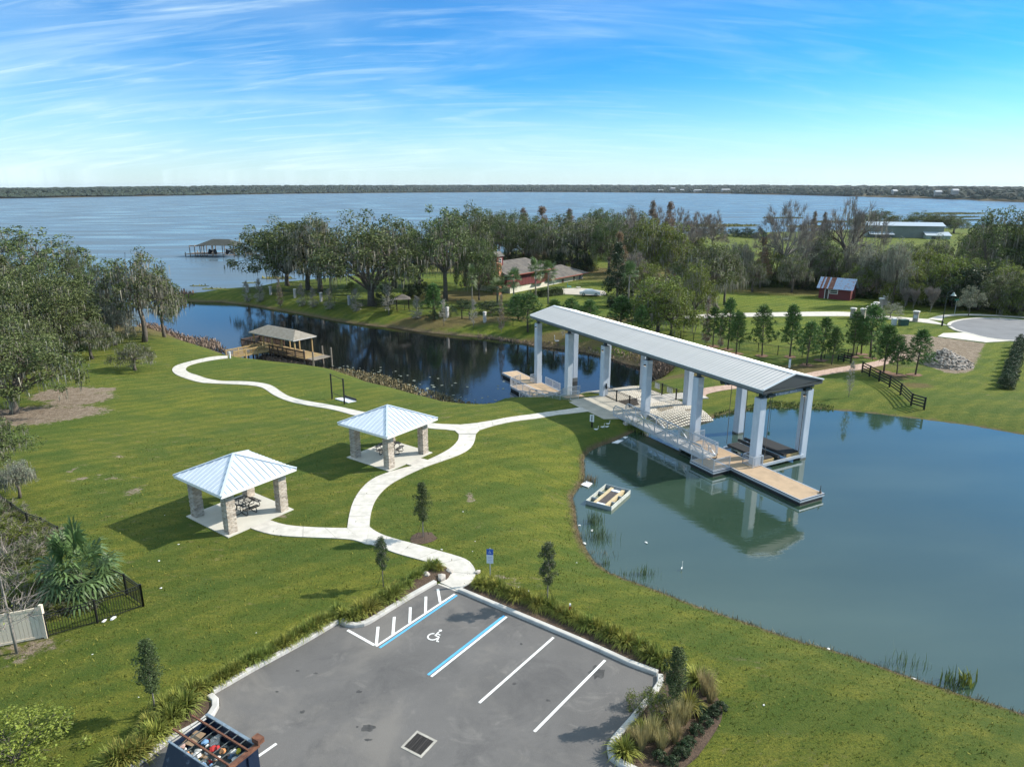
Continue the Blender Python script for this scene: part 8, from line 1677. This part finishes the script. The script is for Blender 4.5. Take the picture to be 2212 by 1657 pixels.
EG = bird(6, .9, wb, .5, .9); q = G((1472, 1231), ZP); t = thing('white_egret', 'thin white egret wading in the pond', 'egret', (q[0], q[1], ZP - .1), 1.0); t.scale = (.3, .3, .5); ob('body', EG[0], t); ob('leg', EG[1], t); ob('beak', EG[2], t)
# big pale stones and flat white debris by the bank
rk = random.Random(21); stm = mat('pale rock', (.42, .38, .34), .9, var=.2, scale=4)
for (x, y), s, lb in [(zL(2145, 1350), .45, 'pale boulder on the bank under the gangway'), (z8(875, 850), .28, 'rounded rock in the mulch by the path bend'), (z8(1130, 905), .34, 'pale rock where kerb meets the path'), (z8(1260, 790), .26, 'rock at the inner edge of the path bend'), (z8(1740, 800), .2, 'brownish rock at the outer edge of the path bend'), (zB(1085, 720), .25, 'dark stone on the block mat')]:
    q = at(x, y); a = MB().lump((0, 0, s * .3), s, rk, q=.2, sq=(1.2, .8, .7)); thing('rock', lb, 'rock', q, rk.uniform(0, 3), me=a.mesh('rock', stm))
for P, lb in [([zL(1890, 1640), zL(1990, 1600), zL(2080, 1600), zL(1990, 1650)], 'flat white debris floating at the bank corner'), ([zL(2070, 1550), zL(2110, 1540), zL(2150, 1550), zL(2110, 1572)], 'small white scrap under the gangway foot')]: sheet('white_debris', lb, 'debris', P, ZP + .02, .04, foam)
LT = [zK(665, 560), zK(1000, 445), zK(45, 270), zK(410, 888), z8(1130, 405), z8(1600, 598), z8(1655, 435), z8(700, 60), z8(1700, 265), zE(345, 568), zE(375, 488), zE(945, 905), zE(1212, 975), zE(815, 520), zE(752, 328), zE(180, 190), zE(1968, 1252), zE(1775, 1585), zA(80, 1005), zA(60, 1070), zA(180, 1215), zA(240, 1190), zY(925, 630), zY(930, 262), zY(795, 1255), zA(505, 1050), (1000, 1105), zK(1340, 50), zK(35, 95), z8(1520, 175), zY(530, 1010), zY(180, 120), zE(440, 510), zE(1165, 655)]
lit_m = [MB().lump((0, 0, .02), .07, rk, q=.4, sq=(1.3, .8, .35)).mesh('litter', mat('white litter', (.68, .68, .66), .7)) for _ in range(4)]
for i, p in enumerate(LT[::2]): q = at(*p); thing('litter', 'scrap of white litter on the grass', 'litter', q, i * 1.3, 'scraps of litter on the grass', me=lit_m[i % 4]).scale = (.55 + .2 * (i % 3),) * 3
for i, (x, y, lb) in enumerate([(zY(650, 808)[0], zY(650, 808)[1], 'crumpled white bag at the foot of the black fence'), (zY(600, 822)[0], zY(600, 822)[1], 'white cup lying by the black fence')]): q = at(x, y); thing('litter', lb, 'litter', q, 1, me=lit_m[i]).scale = (2.6 - i, 2.2 - i, 3)
for i, (x, y) in enumerate([zE(770, 88), zE(853, 120), zE(805, 205), zZ(760, 940), zZ(75, 697), zE(1205, 200)]): q = G((x, y), ZP); thing('floating_litter', 'scrap of white litter afloat at the pond edge', 'litter', (q[0], q[1], ZP), i, 'white scraps at the pond edge', me=lit_m[i % 4]).scale = (1.8,) * 3
# reeds in the pond
reed_m = mat('green reeds', (.085, .125, .045), .7, island=.35, trans=.2); reed_o = mat('brown dead reeds', (.20, .15, .075), .8, island=.3)
def reeds(px, py, n, L_, rx_, ry2, label, m_=reed_m, seed=0, w=.014, z=ZP):
    rs = np.random.RandomState(seed); c_ = G((px, py), z); p = np.column_stack([c_[0] + rs.normal(size=n) * rx_, c_[1] + rs.normal(size=n) * ry2, np.full(n, z - .1)]); d = rs.normal(size=(n, 3)) * .16 + np.array([0, 0, 1]); ln = L_ * rs.uniform(.5, 1.1, (n, 1)); t = rs.uniform(0, 3.14, n); e = np.stack([np.cos(t), np.sin(t), 0 * t], 1) * w; mid = p + d * ln * .6; tip = mid + (d + rs.normal(size=(n, 3)) * .22) * ln * .4
    o = thing('reed_clump', label, 'reeds', me=quads_mesh('reed_clump', np.concatenate([np.stack([p - e, p + e, mid + e * .8, mid - e * .8], 1), np.stack([mid - e * .8, mid + e * .8, tip + e * .1, tip - e * .1], 1)]), m_)); o['kind'] = 'stuff'
reeds(1284, 1128, 130, 1.0, .35, .35, 'green reeds in the pond just below the raft', seed=1); reeds(1294, 1160, 150, .9, .45, .5, 'green reeds in the pond just below the raft', seed=2); reeds(1308, 1218, 40, .6, .15, .12, 'small tuft of reeds near the bank', seed=3); reeds(1300, 1196, 30, .45, .5, .25, 'sparse dark stems near the bank', reed_o, 4)
reeds(1391, 1240, 60, .8, .45, .18, 'row of reeds along the lower bank', seed=5); reeds(1352, 1241, 24, .5, .3, .1, 'sparse dark stems near the bank', seed=6); reeds(1958, 1434, 46, .8, .55, .3, 'thin green reeds off the right bank', seed=7)
reeds(zX8(490, 300)[0], zX8(490, 300)[1], 90, .75, .25, .2, 'brown dead reeds beside the foam board', reed_o, 8, .02); reeds(zB(1, 735)[0], zB(1, 735)[1], 200, .8, 2.0, .8, 'dark reeds at the canal edge by the path', reed_m, 9, .02, ZL); reeds(zB(120, 722)[0], zB(120, 722)[1], 160, .7, 1.6, .5, 'dark reeds at the canal edge by the path', reed_m, 10, .02, ZL)
reeds(zZ(1080, 975)[0], zZ(1080, 975)[1], 46, .9, .35, .25, 'dark broad reeds at the right bank', reed_m, 11, .028); reeds(zZ(1185, 965)[0], zZ(1185, 965)[1], 22, 1.0, .2, .2, 'bright broad-leaved water plant at the right bank', lf_oak2, 12, .05)
reeds(zR5(650, 740)[0], zR5(650, 740)[1], 260, .9, .6, .5, 'yellow green weeds under the gangway beside the abutment', lf_oak2, 13, .02, ZP + .2)
ab = SF(-13.9, -1.6); t = thing('abutment', 'concrete block abutment under the gangway', 'abutment', (ab[0], ab[1], ZP), FROT, me=None); 
for i in range(3):
    for j in range(2): ob('block', MB().box(i * .62 - .9, i * .62 - .29, -.3, .3, j * .4 - .3, j * .4 + .09).mesh('block', kerbc), t)

# ---- tufts that roughen the mown turf near the lot, and dead grass along the pond's edge
rs = np.random.RandomState(55); n = 130000; P = np.column_stack([rs.uniform(-34, 46, n), rs.uniform(13, 62, n)]); keep = (sdist(P, LOTP) > .5) & (sdist(P, pond) > .3)
ang_ = np.abs(np.arctan2(P[:, 0], P[:, 1])) < .72; keep &= ang_ & (rs.rand(n) < np.clip(1.6 - P[:, 1] / 50, .15, 1)); P = P[keep]
def near_pave(P):
    m = np.zeros(len(P), bool)
    for o in path.children:
        v = np.array([tuple(q.co)[:2] for q in o.data.vertices]); lo, hi = v.min(0) - .1, v.max(0) + .1; c = (P[:, 0] > lo[0]) & (P[:, 0] < hi[0]) & (P[:, 1] > lo[1]) & (P[:, 1] < hi[1])
        if not c.any(): continue
        k_ = len(v) // 2; q = v[:k_]; h_ = q - q.mean(0); a_ = np.argsort(np.arctan2(h_[:, 1], h_[:, 0])); i = np.where(c)[0]; m[i[sdist(P[i], q[a_]) < .06]] = True
    for cx, cy in (P1c, P2c): m |= np.hypot(P[:, 0] - cx, P[:, 1] - cy) < 3.9
    return m
P = P[~near_pave(P)]
ix = np.clip(np.searchsorted(XS, P[:, 0]) - 1, 0, len(XS) - 2); iy = np.clip(np.searchsorted(YS, P[:, 1]) - 1, 0, len(YS) - 2); fa = (P[:, 0] - XS[ix]) / (XS[ix + 1] - XS[ix]); fb = (P[:, 1] - YS[iy]) / (YS[iy + 1] - YS[iy])
z = (HGRID[iy, ix] * (1 - fa) + HGRID[iy, ix + 1] * fa) * (1 - fb) + (HGRID[iy + 1, ix] * (1 - fa) + HGRID[iy + 1, ix + 1] * fa) * fb
p = np.column_stack([P, z - .01]); n = len(p); d = rs.normal(size=(n, 3)) * .55 + np.array([0, 0, 1]); L_ = rs.uniform(.03, .085, (n, 1)); t = rs.uniform(0, 6.28, n); e = np.stack([np.cos(t), np.sin(t), 0 * t], 1) * rs.uniform(.012, .035, (n, 1))
for k_, (sel, nm_, col_) in enumerate(((rs.rand(n) < .6, 'green', (.12, .145, .030)), (None, 'yellow', (.215, .205, .045)))):
    if sel is None: sel = ~first
    else: first = sel
    q = thing('grass_tufts', f'short {nm_} turf blades of the lawn round the lot', 'grass', me=quads_mesh('grass_tufts', np.stack([p - e, p + e, p + d * L_ + e * .5, p + d * L_ - e * .5], 1)[sel], mat('turf ' + nm_, col_, .8, island=.4, trans=.2, spec=.1))); q['kind'] = 'stuff'
Q = []; m_ = len(pond)
for i in range(0, 33):
    a_, b_ = pond[i], pond[i + 1]; L_ = float(np.hypot(*(b_ - a_))); k_ = int(L_ * 55)
    if L_ > 12: continue
    t = rs.rand(k_, 1); e_ = (b_ - a_) / L_; nr = np.array([e_[1], -e_[0]]); c_ = a_ + (b_ - a_) * t
    if sdist(np.array([(a_ + b_) / 2 + nr * .3]), pond)[0] < 0: nr = -nr
    off = np.abs(rs.normal(size=(k_, 1))) * .38 - .08; c_ = c_ + nr * off + rs.normal(size=(k_, 2)) * .04
    zz = np.array([max(h(*q), ZP) for q in c_]); pp = np.column_stack([c_, zz]); dd_ = rs.normal(size=(k_, 3)) * .5 + np.array([0, 0, 1]); ll = rs.uniform(.05, .22, (k_, 1)); th = rs.uniform(0, 6.28, k_); ee = np.stack([np.cos(th), np.sin(th), 0 * th], 1) * .014
    Q.append(np.stack([pp - ee, pp + ee, pp + dd_ * ll + ee * .4, pp + dd_ * ll - ee * .4], 1))
q = thing('edge_grass', 'ragged dead and green grass along the near bank of the pond', 'grass', me=quads_mesh('edge_grass', np.concatenate(Q), mat('edge grass', (.17, .135, .055), .9, island=.5))); q['kind'] = 'stuff'

# ================================================================ thin summer haze over the lake
hm = bpy.data.materials.new('haze air'); hm.use_nodes = True; n = hm.node_tree.nodes; n.clear(); o_ = n.new('ShaderNodeOutputMaterial'); v_ = n.new('ShaderNodeVolumePrincipled'); v_.inputs['Color'].default_value = (.80, .90, 1, 1); v_.inputs['Density'].default_value = .000032; v_.inputs['Anisotropy'].default_value = .2; hm.node_tree.links.new(v_.outputs[0], o_.inputs['Volume'])
hz = thing('haze', 'thin blue haze over the lake and its far shore', 'haze', me=MB().box(-9800, 9800, -900, 16800, -8, 70).mesh('haze', hm)); hz['kind'] = 'stuff'
